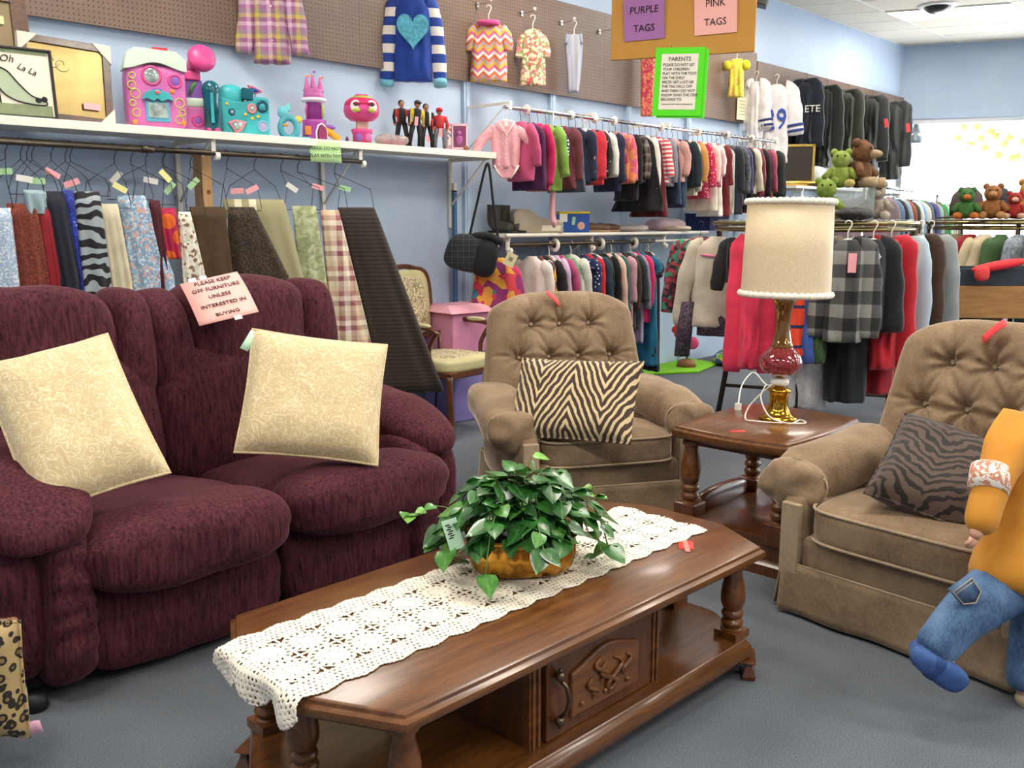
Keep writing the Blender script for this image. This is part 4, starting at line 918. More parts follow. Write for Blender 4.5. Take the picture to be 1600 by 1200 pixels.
def garment(name, label, cat, P, rz, m, L=.42, W=.15, sl=.26, spread=.05, t=.045, flare=1.08, sm=None, hk='wire', group=None, sr=.055, waist=1, fold=.008, fn=3, ph=0, hood=False, extra=None, neck=.055, lean=0, wr=.22):
    o = thing(name, label, cat, P, 0, group, rot=(0, lean, rz))
    z0 = -.085
    D = .06 + .22 * W
    lev = [(z0, 0, neck * .8, t * .45), (z0 - .13 * D, 0, neck, t * .55), (z0 - .38 * D, 0, neck + (W - neck) * .45, t * .75), (z0 - .68 * D, 0, neck + (W - neck) * .82, t * .9), (z0 - D, 0, W, t)]
    for k in (.1, .2, .3, .4, .5, .6, .7, .8, .9, .97, 1.0):
        wv = W * (1 + (flare - 1) * k) * (1 - (1 - waist) * math.sin(PI * min(1, k * 1.25)))
        lev.append((z0 - D - (L - D) * k, 0, wv, t * (1 + .15 * k) * (.8 if k == 1 else 1)))
    MB().rings(lev, 36, (fold, fn, ph), 2.3, None, wr).build('body', m, o)
    if sl:
        for s_ in (-1, 1):
            j = lambda a: rs_.uniform(-a, a)
            pts = [(s_ * W * .62, 0, z0 - .75 * D), (s_ * (W * .95), 0, z0 - D), (s_ * (W + spread * .55) + j(.012), -.008 + j(.012), z0 - .085 - sl * .45), (s_ * (W + spread), -.014 - .01 * s_ + j(.018), z0 - .085 - sl)]
            P_ = smooth(pts, 5); n = len(P_); k0 = rs_.uniform(0, 6)
            MB().tube(P_, [sr * (.7 if i < 2 else 1.12 - .42 * i / n + .06 * math.sin(i * 1.5 + k0)) for i in range(n)], 12, False, .5).build('sleeve', sm or m, o)
    if hood: MB().cush((0, t * .5, z0 - .03), (.09, .07, .08), 2.4, 8).build('hood', m, o)
    if hk: hanger(o, W * .9, hk)
    GW.update(W=W, sp=spread, sl=sl)
    if extra: extra(o, z0, t)
    return o
def pants(name, label, P, rz, m, L=.5, W=.11, t=.04, group=None, hk='wire'):
    o = thing(name, label, 'trousers', P, rz, group); z0 = -.09
    MB().rings([(z0, 0, W, t), (z0 - .05, 0, W, t), (z0 - .16, 0, W * 1.06, t * 1.1)], 20).build('waist', m, o)
    for s_ in (-1, 1): MB().rings([(z0 - .14, s_ * W * .5, W * .52, t), (z0 - L, s_ * W * .55, W * .42, t * .8)], 14).build('trouser_leg', m, o)
    hanger(o, W * .9, hk); return o
ORD = lambda n: {1: 'first', 2: 'second', 3: 'third', 4: 'fourth', 5: 'fifth', 6: 'sixth', 7: 'seventh', 8: 'eighth', 9: 'ninth', 10: 'tenth'}.get(n, '%d%s' % (n, 'th' if 10 < n % 100 < 14 else {1: 'st', 2: 'nd', 3: 'rd'}.get(n % 10, 'th')))
# ---------------------------------------------------------------- two-tier children's rack on the wall
UZ, UY, LZ = 2.105, 4.45, 1.185
ur = thing('wall_rack', 'upper chrome clothes rod on white wall brackets for baby clothes', 'clothes rack', (4.7, UY, UZ))
MB().tube([(0, 0, 0), (3.85, 0, 0)], .014, 12).build('chrome_rod', CHROME, ur)
for x in (.04, .97, 1.96, 2.9, 3.82):
    b_ = thing('rod_bracket', None, None, (x, 0, 0)); b_.parent = ur
    MB().box((0, .205, .03), (.007, .205, .009)).build('bracket_arm', SHW, b_, smooth=False); MB().tube([(0, .03, .02), (0, .40, -.26)], .006, 5).build('bracket_brace', SHW, b_)
    MB().box((0, .0, .012), (.014, .02, .028)).build('rod_cup', PLAST_W, b_, smooth=False, bevel=.004); MB().box((0, .405, -.14), (.01, .008, .19)).build('wall_standard', SHW, b_, smooth=False)
for i, x in enumerate((.22, .70, .98, 1.22, 1.86, 2.42, 2.9, 3.35)):
    MB().lathe([(.012, -.006), (.033, -.006), (.036, 0), (.033, .006), (.012, .006)], 20, TR(x, 0, .0, 0, PI / 2)).build('size_disc', PLAST_W, ur)
def C(c, **k): return pm(c, .85, vs=12, sheen=.15, **k)
UP_ = [  # colour / kind, description, length, sleeve
 (C('#c8527c'), 'hot pink toddler top', .40, .22), (C('#4a1f4c'), 'dark purple baby leggings', .46, 0), (C('#c2185b'), 'magenta long sleeved top', .46, .34), (C('#7bab48'), 'lime green baby sleeper', .46, .28),
 (pat('dots', ['#161a36', '#efe6e6'], 42, None, .34), 'navy top with white flowers', .32, .18), (C('#6a2f35'), 'dark maroon cardigan', .44, .3), (C('#4a5464'), 'slate grey jumper dress', .46, 0), (C('#20253f'), 'navy blue toddler jacket', .40, .30),
 (pat('sz', ['#e9b9b4', '#f3ece4'], 22), 'pink and white striped top', .36, .26), (C('#cf2f3d'), 'bright red baby sweater', .40, .28), (pat('mott', ['#1a1a1e', '#c9c3c3'], 45, 1, .9), 'black and white lace top', .34, .26), (C('#e5e0d8'), 'white fluffy baby cardigan', .34, .26),
 (C('#1f2440'), 'dark navy toddler coat', .44, .3), (pat('floral', ['#d9546c', '#e88a5c', '#d25f8c'], 30), 'orange and pink puffer coat', .38, .30), (C('#d9819c'), 'rose pink padded jacket', .36, .28), (C('#1b191c'), 'black fur collared coat', .50, .30),
 (pat('plaid', ['#4b3a36', '#8c8276', '#2c2428'], 14), 'brown and grey checked top', .36, .26), (C('#171418'), 'black tutu skirt dress', .58, 0), (C('#efe8de'), 'cream long sleeved dress', .44, .34), (C('#5e1118'), 'dark red tutu skirt dress', .62, 0),
 (pat('sz', ['#d5485c', '#eddfd8'], 30), 'red striped baby top', .36, .24), (C('#8f8f96'), 'grey knit cardigan', .38, .28), (C('#22304c'), 'navy polka trimmed dress', .52, .0), (C('#dba49a'), 'pale pink knit top', .34, .22),
 (C('#32435c'), 'blue denim jumper', .54, 0), (C('#26343c'), 'dark teal cardigan', .38, .30), (C('#e3d9b8'), 'cream top with yellow trim', .44, .34), (C('#d99a5c'), 'peach orange cardigan', .36, .26),
 (pat('dots', ['#cf2a5c', '#f2d9dd'], 50, None, .3), 'crimson spotted top', .46, .30), (C('#efe2cf'), 'ivory lace dress', .56, .26), (C('#d9728a'), 'rose cardigan', .40, .30), (C('#efeae2'), 'white tulle dress', .60, .2),
 (C('#7a2628'), 'brick red corduroy dress', .60, .28), (C('#cdc8c0'), 'pale grey trousers', .58, 0), (C('#2d3138'), 'charcoal knit dress', .58, .32), (pat('mott', ['#33383c', '#6a7074'], 40), 'speckled grey jacket', .50, .34),
 (C('#4b3f66'), 'muted purple hoodie', .50, .34), (C('#141416'), 'black dress with white trim', .46, .30), (C('#d8cdb6'), 'cream cardigan', .40, .32), (C('#5c2c34'), 'maroon velvet dress', .54, .30),
 (C('#b83a4c'), 'crimson winter coat', .56, .36), (C('#18161a'), 'black hooded jacket', .54, .36), (C('#8a3a56'), 'plum coloured top', .50, .3), (C('#c05a4a'), 'coral cardigan', .42, .32), (C('#1b2226'), 'dark green black coat', .56, .36), (C('#111114'), 'plain black jacket', .58, .36)]
n = len(UP_)
for i, (m_, ds, L, sl) in enumerate(UP_):
    x = 4.86 + (8.42 - 4.86) * (i / (n - 1)) ** .96
    rz = PI / 2 + rnd.uniform(-.42, .05)
    k_ = 1 + .08 * (i / n)
    garment('child_garment', '%s, %s from the left on the upper chrome rod' % (ds, ORD(i + 2)), 'garment', (x, UY, UZ + .0), rz, m_, L * k_, rnd.uniform(.125, .15), sl, rnd.uniform(.015, .05), rnd.uniform(.032, .045), 1.75 if 'tutu' in ds else (1.35 if 'dress' in ds else 1.08), hk='wire', group='baby clothes on the upper chrome rod', ph=i, fold=.006 if 'tutu' not in ds else .014, fn=4 if 'tutu' in ds else 3)
P = oy(790, 175, UY)
def onesie(o, z0, t):
    MB().prism([(-.085, z0 - .31), (.085, z0 - .31), (.03, z0 - .385), (-.03, z0 - .385)], -t * .9, t * .9).build('crotch', C('#e3a0a8'), o, bevel=.006)
    for s_ in (-1, 1): MB().tube([(s_ * .085, -t, z0 - .30), (s_ * .06, -t, z0 - .345), (s_ * .028, -t, z0 - .385)], .007, 6).build('leg_trim', C('#efd8d0'), o)
    MB().tube([(-.055, -.03, z0 - .01), (-.02, -t - .006, z0 - .075), (0, -t - .008, z0 - .10), (.02, -t - .006, z0 - .075), (.055, -.03, z0 - .01)], .004, 5).build('neck_trim', C('#efd8d0'), o)
    for k in range(3): MB().sph((0, -t - .012, z0 - .10 - k * .028), .004, 6).build('button', WHITE, o)
    MB().box((0, -t * .9, z0 - .03), (.012, .002, .014)).build('size_label', WHITE, o, smooth=False)
garment('baby_onesie', 'pink long sleeved baby onesie facing out at the rod end', 'garment', (P.x, UY, UZ), face(P, .15), pat('mott', ['#dd929e', '#efb8bc'], 90), .32, .105, .13, .10, .03, .85, hk='plastic', extra=onesie, sr=.038)
tg_ = thing('baby_tights', 'pair of pale pink baby tights hanging below the upper rod', 'garment', (5.18, UY - .02, UZ), PI / 2 - .9)
for s_ in (-1, 1): MB().tube(smooth([(s_ * .03, 0, -.2), (s_ * .05, 0, -.5), (s_ * .055, 0, -.72), (s_ * .055 - .03, -.02, -.78)], 4), .036, 10, False, .5).build('tights_leg', C('#d69aa2'), tg_)
MB().tube([(0, 0, .0), (0, 0, -.2)], .003, 5).box((0, 0, -.2), (.08, .012, .02)).build('hanger', PLAST_W, tg_)
# shelf between the tiers
ls = thing('wall_shelf', 'lower white wall shelf holding shoes, boxes and folded cloth', 'shelf', (5.98, 4.64, 1.262))
MB().box((0, 0, -.012), (1.30, .215, .012)).build('shelf_board', SHW, ls, smooth=False); MB().tube([(-1.30, -.222, -.012), (1.30, -.222, -.012)], .013, 10).build('shelf_lip', SHW, ls)
for x in (-1.24, -.31, .68): bracket(ls, x, -.20, .235, -.024, .26)
lr = thing('hanging_rod', 'lower metal clothes rod below the shoe shelf', 'rod', (4.75, UY, LZ))
MB().tube([(0, 0, 0), (1.75, 0, 0)], .015, 12).build('dark_tube', IRON, lr); MB().tube([(1.72, 0, 0), (2.55, 0, 0)], .010, 10).build('white_tube', SHW, lr)
for x in (.48, 1.02, 1.46): MB().lathe([(.022, -.006), (.046, -.006), (.05, 0), (.046, .006), (.022, .006), (.022, -.006)], 24, TR(x, 0, -.01, 0, PI / 2)).build('size_disc', PLAST_W, lr)
LO_ = [(C('#e6d8d0'), 'cream blouse', .5, .3), (pat('floral', ['#caa02c', '#5c3a4a', '#e8d8c0', '#cf5a3a'], 30), 'yellow patterned top', .46, .2), (C('#19171b'), 'black T-shirt', .5, .2), (pat('dots', ['#c58f84', '#f0e2d8'], 40, None, .3), 'dusty pink spotted top', .48, .22), (C('#c5aed0'), 'lilac cardigan', .52, .34), (C('#b04a76'), 'raspberry top', .5, .2),
 (C('#5d9a6c'), 'mint green top', .52, .24), (C('#dcd6cc'), 'white cardigan', .48, .3), (C('#1d2238'), 'navy dress', .6, .2), (pat('dots', ['#1c2858', '#e8e8f0'], 36, None, .25), 'navy spotted top', .5, .2), (C('#c2202c'), 'red hooded top', .5, .3), (C('#20384c'), 'deep blue top', .55, .3), (pat('mott', ['#191715', '#8a7c70'], 30, 1, .9), 'black patterned dress', .6, .2), (C('#121114'), 'black coat', .6, .34), (C('#e3b9ac'), 'peach cardigan', .56, .36), (C('#175a52'), 'dark teal green jumper', .58, .36), (C('#c79aa6'), 'pale rose top', .56, .3), (C('#3f2c22'), 'brown jacket', .6, .36), (C('#2a3a3c'), 'dark grey green top', .6, .3),
 (C('#96849c'), 'mauve long top', .72, .36), (C('#cc2a66'), 'magenta sweater', .56, .34), (C('#12688a'), 'long teal blue dress', .92, .1), (pat('mott', ['#4a1a20', '#1f1618', '#a89c90'], 24, 1, .9), 'dark red print dress', .86, .1), (C('#141212'), 'long black dress', .98, 0)]
n = len(LO_)
for i, (m_, ds, L, sl) in enumerate(LO_):
    x = 4.98 + (6.42 - 4.98) * i / (n - 1)
    garment('girl_garment', '%s, %s from the left on the lower rod' % (ds, ORD(i + 2)), 'garment', (x, UY, LZ), PI / 2 + rnd.uniform(-.42, 0), m_, L, rnd.uniform(.145, .165), sl, rnd.uniform(.01, .04), rnd.uniform(.034, .045), 1.25 if 'dress' in ds else 1.06, hk='plastic' if i % 4 == 3 else 'wire', group='girls clothes on the lower rod', ph=i * 1.7)
P = oy(778, 385, UY - .05)
garment('print_dress', 'bright pink and blue patterned dress below the black handbag', 'garment', (P.x + .05, UY, LZ), face(P, -.2), pat('floral', ['#c22a5c', '#d9822c', '#2f7f8c', '#8c2a6a', '#cf3a4a', '#e0a040'], 17), .46, .16, .0, 0, .05, 1.35, hk='wire')
# things on that shelf
def bootpair():
    P = oy(795, 360, 4.62)
    b = thing('snow_boots', 'pair of dark grey boots standing behind the handbag', 'boots', (P.x, 4.66, 1.2625), .2)
    for s_ in (-1, 1):
        k = MB().tube(smooth([(s_ * .06, .05, .20), (s_ * .06, .05, .08), (s_ * .06, 0, .045), (s_ * .06, -.09, .035)], 4), [.052, .052, .05, .05, .05, .048, .046, .045, .044, .042, .04, .038, .034], 12).build('boot', pm('#403c36', .7), b)
        MB().cush((s_ * .06, -.02, .01), (.05, .115, .011), 4, 6).build('sole', BLACK, k)
bootpair()
P = oy(845, 360, 4.56); bs = thing('booster_seat', 'beige plastic baby booster seat on the lower wall shelf', 'booster seat', (P.x, 4.60, 1.2625), face(P, .2))
side = [(-.16, 0), (.17, 0), (.17, .08), (.0, .11), (-.08, .17), (-.17, .175), (-.20, .13), (-.19, .04)]
for y in (-.13, .13): MB().prism(side, y - .012, y + .012).build('side_panel', pm('#a99c88', .45), bs, smooth=False, bevel=.008)
MB().box((0, 0, .05), (.16, .12, .045)).build('seat_block', pm('#b3a692', .45), bs, smooth=False, bevel=.01); MB().cush((-.15, 0, .10), (.03, .12, .075), 4, 8).build('seat_back', pm('#b3a692', .45), bs)
MB().box((.08, -.143, .035), (.07, .001, .02)).build('paper_label', pm('#e4dcc4', .7), bs, smooth=False)
P = oy(898, 358, 4.58); bx = thing('toy_box', 'blue cardboard box with yellow lid beside the booster seat', 'box', (P.x, 4.60, 1.2625), face(P, .15))
MB().box((0, 0, .07), (.115, .09, .07)).build('carton', pm('#2455a8', .5, vs=9), bx, smooth=False, bevel=.004); MB().box((0, 0, .148), (.12, .095, .009)).build('lid', pm('#d9c31e', .5), bx, smooth=False, bevel=.004)
MB().box((-.02, -.0915, .085), (.012, .001, .03)).build('price_tag', TAGC['g'], bx, (0, 0, 0), (0, .15, 0), smooth=False); MB().box((-.085, -.0915, .11), (.03, .001, .03)).build('white_label', WHITE, bx, smooth=False); MB().sph((.05, -.092, .05), .03, 8, None, (1, .06, 1)).build('printed_circle', pm('#d8a890', .6), bx)
for i in range(2):
    P = oy(935 + i * 14, 356, 4.52 + .1 * i); sh = thing('leather_shoe', ['brown leather shoe lying on the shelf nearest the blue box', 'brown leather shoe farther along, next to folded lilac cloth'][i], 'shoe', (P.x, 4.54 + .1 * i, 1.2625), -.5 - i * .4)
    k = MB().cush((0, 0, .035), (.12, .042, .032), 2.3, 10, None, lambda P, q: Vector((P.x, P.y, P.z * (1 + .5 * max(0, -q[0]))))).build('upper', pm('#6a4a34', .45), sh)
    MB().cush((0, 0, .008), (.122, .045, .009), 3, 8).build('sole', pm('#c9a888', .6), k); MB().sph((-.045, 0, .062), .03, 8, None, (1.2, .8, .35)).build('opening', pm('#1c1612', .8), k)
for u, v, y, hw, hh, c, lab in ((985, 352, 4.6, .15, .03, '#d9d0c8', 'white folded cloth lying on the lower shelf'), (1040, 345, 4.62, .22, .055, '#b9a0a8', 'lilac folded blanket on the lower shelf'), (1055, 358, 4.50, .12, .025, '#cbb8a4', 'beige knitted cloth draped over the shelf edge')):
    P = oy(u, v, y); tag(MB().cush((0, 0, hh), (hw, .13, hh), 2.6, 12, None, lambda P, q: Vector((P.x, P.y, P.z * (1 + .35 * mnoise.noise(Vector((P.x * 9, P.y * 9, 1))))))).build('folded_cloth', C(c), None, (P.x, y, 1.2625)), lab, 'cloth')
P = oy(1105, 350, 4.62); q = thing('storage_box', 'navy blue box at the right end of the lower shelf', 'box', (P.x, 4.62, 1.2625)); MB().box((0, 0, .07), (.17, .13, .07)).build('carton', pm('#232f66', .6), q, smooth=False, bevel=.004); MB().box((0, 0, .146), (.175, .135, .008)).build('lid', pm('#1c2756', .6), q, smooth=False, bevel=.003)
# black handbag
P = oy(762, 262, 4.40); hb_ = thing('handbag', 'black plaid shoulder bag hanging from the shelf bracket', 'handbag', (P.x, 4.40, P.z), face(P, -.1))
kp = F / dep(P)
MB().cush((0, 0, -.57), (.165, .06, .125), 3.2, 14, TR(-.02, 0, 0, 0, .18), lambda P, q: Vector((P.x * (1 - .12 * q[2]), P.y, P.z))).build('bag_body', pat('plaid', ['#141619', '#23282c', '#141619', '#3a4044'], 26), hb_)
MB().cush((.105, -.006, -.58), (.085, .062, .13), 3, 12, TR(-.02, 0, 0, 0, .18)).build('side_panel', pm('#141417', .75), hb_)
MB().tube(smooth([(-.12, 0, -.46), (-.06, -.02, -.445), (.02, -.03, -.45), (.10, -.02, -.49)], 5), .026, 8).build('flap', pm('#19191c', .8), hb_)
MB().sph((-.01, .005, -.465), .06, 10, None, (1.4, .5, .45)).build('lining', pm('#b9b4b0', .8), hb_)
MB().tube(smooth([(-.13, 0, -.47), (-.07, 0, -.22), (-.015, 0, .0), (.01, 0, .0), (.035, 0, -.22), (.07, 0, -.48)], 6), .009, 6, False, .5).build('strap', pm('#131316', .7), hb_)
q = MB().box((0, 0, 0), (.036, .002, .045)).build('swing_tag', pm('#d9cfa2', .7, var=0), hb_, (.155, -.06, -.6), (0, .45, 0), smooth=False); MB().box((0, -.0025, .005), (.014, .0004, .014)).build('tag_print', pm('#8a8468', .7, var=0), q, smooth=False)
# ---------------------------------------------------------------- clothes pinned on the long pegboard
PB = WY - .055
def peg(u, v, lab):
    P = oy(u, v, PB - .10); t = thing('peg_hook', lab, 'hook', (P.x, PB, P.z)); MB().tube([(0, 0, 0), (0, -.11, .0), (0, -.125, .012)], .003, 6).build('hook_wire', CHROME, t); MB().box((0, -.003, 0), (.012, .003, .018)).build('hook_plate', CHROME, t, smooth=False); MB().sph((0, -.127, .014), .012, 8).build('hook_tip', WHITE, t); return t
def wall_item(name, lab, u0, u1, v0, v1, m, sl=0, spread=.04, flare=1.1, hk='plastic', extra=None, sr=.05, off=0, yy=PB - .10, **k):
    uc = (u0 + u1) / 2; P = oy(uc, v0, yy); d = dep(P); ppm = F / d; W = (u1 - u0) / 2 / ppm; L = (v1 - v0) / ppm
    return garment(name, lab, 'garment', (P.x, yy, P.z + .085), face(P, off), m, L, W, sl / ppm, spread, k.pop('t', .035), flare, hk=hk, extra=extra, sr=sr, **k)
def plaidx(o, z0, t):
    MB().tube([(0, -t - .004, z0 - .03), (0, -t - .008, z0 - .5)], .008, 6, False, .4).build('button_placket', pat('plaid', ['#9a5a80', '#c9a24c', '#8d7f86', '#b06f92'], 12), o)
    for k in range(5): MB().sph((0, -t - .012, z0 - .1 - .09 * k), .006, 6).build('button', PLAST_W, o)
wall_item('plaid_shirt', 'pink purple and yellow plaid shirt pinned high on the pegboard', 392, 447, -70, 92, pat('plaid', ['#94507c', '#c8b24e', '#8d8288', '#a8669a', '#d8b8c8'], 9, 9), 125, .06, 1.05, extra=plaidx, sr=.062, t=.045, fold=.014)
def heart(o, z0, t):
    pts = []
    for i in range(40):
        a = 2 * PI * i / 40; x = 16 * math.sin(a) ** 3; z = 13 * math.cos(a) - 5 * math.cos(2 * a) - 2 * math.cos(3 * a) - math.cos(4 * a); pts.append((x * GW['W'] * .052, z0 - .22 + z * GW['W'] * .062))
    MB().prism(pts, -t * 1.04 - .022, -t * .55).build('fluffy_heart', pm('#62b4cc', .95, vs=40, var=.22, bump=1, bs=90), o, bevel=.006)
    MB().tube([(.07 * math.cos(a), -.04 * math.sin(a) - .0, z0 - .008) for a in [PI * k / 12 for k in range(24)]], .012, 6, True).build('collar', C('#6fb3c4'), o)
    for s_ in (-1, 1): MB().tube([(s_ * (GW['W'] + GW['sp'] * .95), -.016, z0 - .085 - GW['sl'] * .93), (s_ * (GW['W'] + GW['sp']), -.016 - .01 * s_, z0 - .09 - GW['sl'])], .045, 10, False, .56).build('cuff', C('#6fb3c4'), o)
wall_item('heart_sweater', 'royal blue sweater with turquoise heart and striped sleeves', 614, 674, -8, 122, C('#1b3f94'), 115, .05, 1.02, extra=heart, sm=pat('sz', ['#efe6de', '#1b3f94'], 9), sr=.056, t=.045)
def frill(o, z0, t): MB().tube([(.062 * math.cos(a), -.045 * math.sin(a), z0 - .02) for a in [2 * PI * k / 20 for k in range(20)]], [.018 + .006 * (k % 2) for k in range(20)], 6, True).build('neck_ruffle', C('#d8508c'), o)
wall_item('chevron_dress', 'orange and pink chevron baby dress on the pegboard', 738, 789, 32, 124, pat('chev', ['#d96a3c', '#efe0d8', '#d9648c', '#dcb13c', '#b8a0a8'], 9, 13, .075), 26, .02, 1.15, extra=frill, sr=.045)
wall_item('floral_dress', 'small flower print baby dress beside the chevron dress', 815, 850, 46, 131, pat('floral', ['#e2d3ac', '#d9848c', '#efe2c0', '#8a9a5c', '#c9685c', '#e8d8b0'], 55), 24, .025, 1.2, sr=.034)
def strap2(o, z0, t):
    for s_ in (-1, 1): MB().tube([(s_ * .05, -.01, z0 + .0), (s_ * .06, -t - .004, z0 - .07)], .011, 6).build('shoulder_strap', C('#a5acc0'), o)
wall_item('baby_romper', 'pale blue and lilac striped baby romper on white hanger', 883, 911, 54, 141, pat('sx', ['#9fb0c4', '#b9a8bc', '#a8c0c0', '#c4b8c8'], 20), 0, .02, .62, extra=strap2)
wall_item('pink_trousers', 'pink and yellow print trousers half hidden by the green sign', 1002, 1026, 74, 178, pat('mott', ['#d9385c', '#e8926c', '#e8c878'], 26, 2, .9), 0, 0, .85)
def frill2(o, z0, t):
    for s_ in (-1, 1): MB().sph((s_ * .085, 0, z0 - .06), .055, 8, None, (.8, .7, .9)).build('ruffle_sleeve', C('#cfc224'), o)
wall_item('yellow_top', 'yellow ruffled baby top at the right end of the pegboard', 1141, 1162, 92, 150, pat('mott', ['#cfc22c', '#dccf4a', '#c88a4c'], 20, 1), 0, 0, 1.2, extra=frill2)
P = oy(1162, 170, PB - .012); q = thing('paper_note', 'small handwritten paper note on the pegboard corner', 'note', P, 0); MB().box((0, 0, 0), (.13, .002, .11)).build('paper', pm('#e4dcb8', .7), q, smooth=False)
for k in range(5): MB().box((-.01, -.0025, .07 - .032 * k), (.085 - .02 * (k % 2), .0004, .003)).build('written_line', pm('#8a8676', .8, var=0), q, smooth=False)
for u, v, l in ((762, 4, 'above the chevron dress'), (831, 18, 'above the flower print dress'), (893, 33, 'above the baby romper'), (952, 47, 'empty, left of the orange board'), (1014, 72, 'behind the orange board')): peg(u, v, 'white tipped wire peg hook ' + l)
# jerseys and jackets on the second pegboard
def jersey(o, z0, t):
    text('29', .30, pm('#274a9c', .7, var=0), o, (0, -t - .012, z0 - .36), sx=.75, ext=.006)
    for s_ in (-1, 1):
        for k in range(2): MB().tube([(s_ * (GW['W'] + GW['sp'] * (.8 + .12 * k)), -.012 - .006 * s_, z0 - .085 - GW['sl'] * (.74 + .13 * k)), (s_ * (GW['W'] + GW['sp'] * (.85 + .12 * k)), -.012 - .006 * s_, z0 - .085 - GW['sl'] * (.80 + .13 * k))], .087, 12, False, .6).build('sleeve_band', pm('#2a3f7c', .7, var=0), o)
wall_item('football_jersey', 'white football jersey with blue number beside dark jackets', 1194, 1234, 132, 252, C('#dcd6d6'), 64, .08, 1.08, extra=jersey, sr=.10, t=.07, off=.05)
def vstr(o, z0, t):
    for k in range(2): MB().tube([((GW['W'] + GW['sp'] * (.8 + .12 * k)), -.018, z0 - .085 - GW['sl'] * (.74 + .13 * k)), ((GW['W'] + GW['sp'] * (.85 + .12 * k)), -.018, z0 - .085 - GW['sl'] * (.80 + .13 * k))], .08, 12, False, .6).build('sleeve_band', pm('#2a3560', .7, var=0), o)
wall_item('white_jersey', 'white jersey with navy trim half hidden behind the number jersey', 1170, 1194, 128, 240, C('#d6d2d0'), 60, .06, 1.05, extra=vstr, sr=.09, t=.06, off=-.5)
def patch(o, z0, t):
    for x, s_ in ((-.07, 'OL'), (.10, 'ETE')): text(s_, .10, pm('#d8d4c8', .7, var=0), o, (x, -t - .016, z0 - .28), ext=.004)
JK = [(1246, 1272, 130, 258, '#151b2a', 'navy jacket with white chest lettering beside the jersey', patch), (1279, 1303, 140, 258, '#262a28', 'charcoal hooded jacket, second dark jacket on the pegboard', None), (1311, 1337, 146, 258, '#33352a', 'olive green jacket, third dark jacket on the pegboard', None), (1348, 1376, 155, 262, '#1e2022', 'black jacket with orange tag, fourth on the pegboard', None), (1382, 1412, 164, 278, '#2a2c2c', 'dark striped jacket hanging nearest the shop window', None)]
for i, (a, b_, v0, v1, c, lab, ex) in enumerate(JK):
    o = wall_item('jacket', lab, a, b_, v0, v1, C(c) if i != 4 else pat('sx', ['#202224', '#3c3e3c', '#26282a'], 9), 84, .05, 1.04, extra=ex, sr=.105, t=.12, off=-.15, hk='wire', hood=True, fold=.035, fn=4, ph=i, wr=.4, yy=PB - .16)
    if i >= 3: price(o, (.2, -.14, -.38), 'r', (0, 1.4, 0), 1.5)
# ================================================================ toys on the shelf
SZ = SH_Z + .001
def toy(name, label, u, y, cat='toy', off=.15):
    P = oy(u, 215, y); return thing(name, label, cat, (P.x, y, SZ), face(P, off)), F / dep((P.x, y, SZ + .15))
PK = pm('#cf6cae', .35, vs=5, var=.06); PK2 = pm('#d94a8c', .35, var=0); TEAL = pm('#3fb3b8', .35, vs=8, var=.15); DTEAL = pm('#0f5a6a', .18, var=.2, vs=14); MINT = pm('#cfe6cf', .4, var=0); PUR = pm('#8a5ab0', .4, var=0); ORG = pm('#e88a3c', .4, var=0); YEL = pm('#e6c53a', .4, var=0); LIMEP = pm('#b8c44a', .4, var=0); NAVY = pm('#2a3c9a', .4, var=0)
GLS = pm('#a9b8b4', .08, .2, vs=30, var=.3)
def ring(par, x, y, z, r, m, m2=None, tk=.008, dome=True, name='window'):
    q = MB().tube([(x + r * math.cos(a), y, z + r * math.sin(a)) for a in [2 * PI * k / 24 for k in range(24)]], tk, 7, True).build(name, m, par)
    if dome: MB().sph((x, y + .002, z), r, 12, None, (1, .3, 1)).build('pane', m2 or GLS, q)
    return q
# pink playhouse
t, k = toy('toy_playhouse', 'pink toy playhouse with round windows and mint wavy roof', 246, 4.62)
MB().cush((0, 0, .155), (.145, .07, .155), 7, 12).build('house_body', PK, t)
roof = [(-.148, .285)] + [(-.148 + .296 * i / 14, .30 - .018 * math.cos(i / 14 * 2 * PI)) for i in range(15)] + [(.148, .335), (.10, .375), (-.09, .385), (-.13, .36)]
MB().prism(roof, -.078, .07).build('wavy_roof', MINT, t, bevel=.008); MB().box((.03, -.03, .385), (.035, .03, .008)).build('roof_latch', pm('#cf2a3a', .4, var=0), t, smooth=False)
ring(t, -.02, -.068, .255, .042, PK2); ring(t, .09, -.068, .235, .03, PK2, PUR)
MB().prism([(-.075, .135), (-.055, .175), (0, .19), (.055, .175), (.075, .135), (.05, .145), (.02, .132), (0, .145), (-.02, .132), (-.05, .145)], -.09, -.066).build('awning', TEAL, t, bevel=.003)
MB().box((0, -.07, .085), (.058, .006, .05)).build('shop_window', pm('#5aa6c4', .3, var=0), t, smooth=False, bevel=.008); MB().box((0, -.077, .09), (.045, .003, .036)).build('window_opening', GLS, t, smooth=False)
MB().sph((0, -.082, .175), .03, 10, None, (1, .3, .65)).build('sign_badge', NAVY, t); MB().sph((0, -.092, .175), .013, 8, None, (1, .3, .8)).build('fish_emblem', pm('#e07070', .4, var=0), t)
for i, (x, z) in enumerate(((-.11, .25), (-.115, .205), (-.10, .165), (-.115, .12), (-.10, .075), (.105, .13), (.115, .085), (.10, .05))): ring(t, x, -.069, z, .014 + .004 * (i % 3), LIMEP, None, .003, False, 'ring_ornament')
for x, z in ((.075, .185), (-.11, .03), (.12, .035)): MB().sph((x, -.07, z), .013, 6, None, (1, .4, 1)).build('flower_ornament', ORG, t)
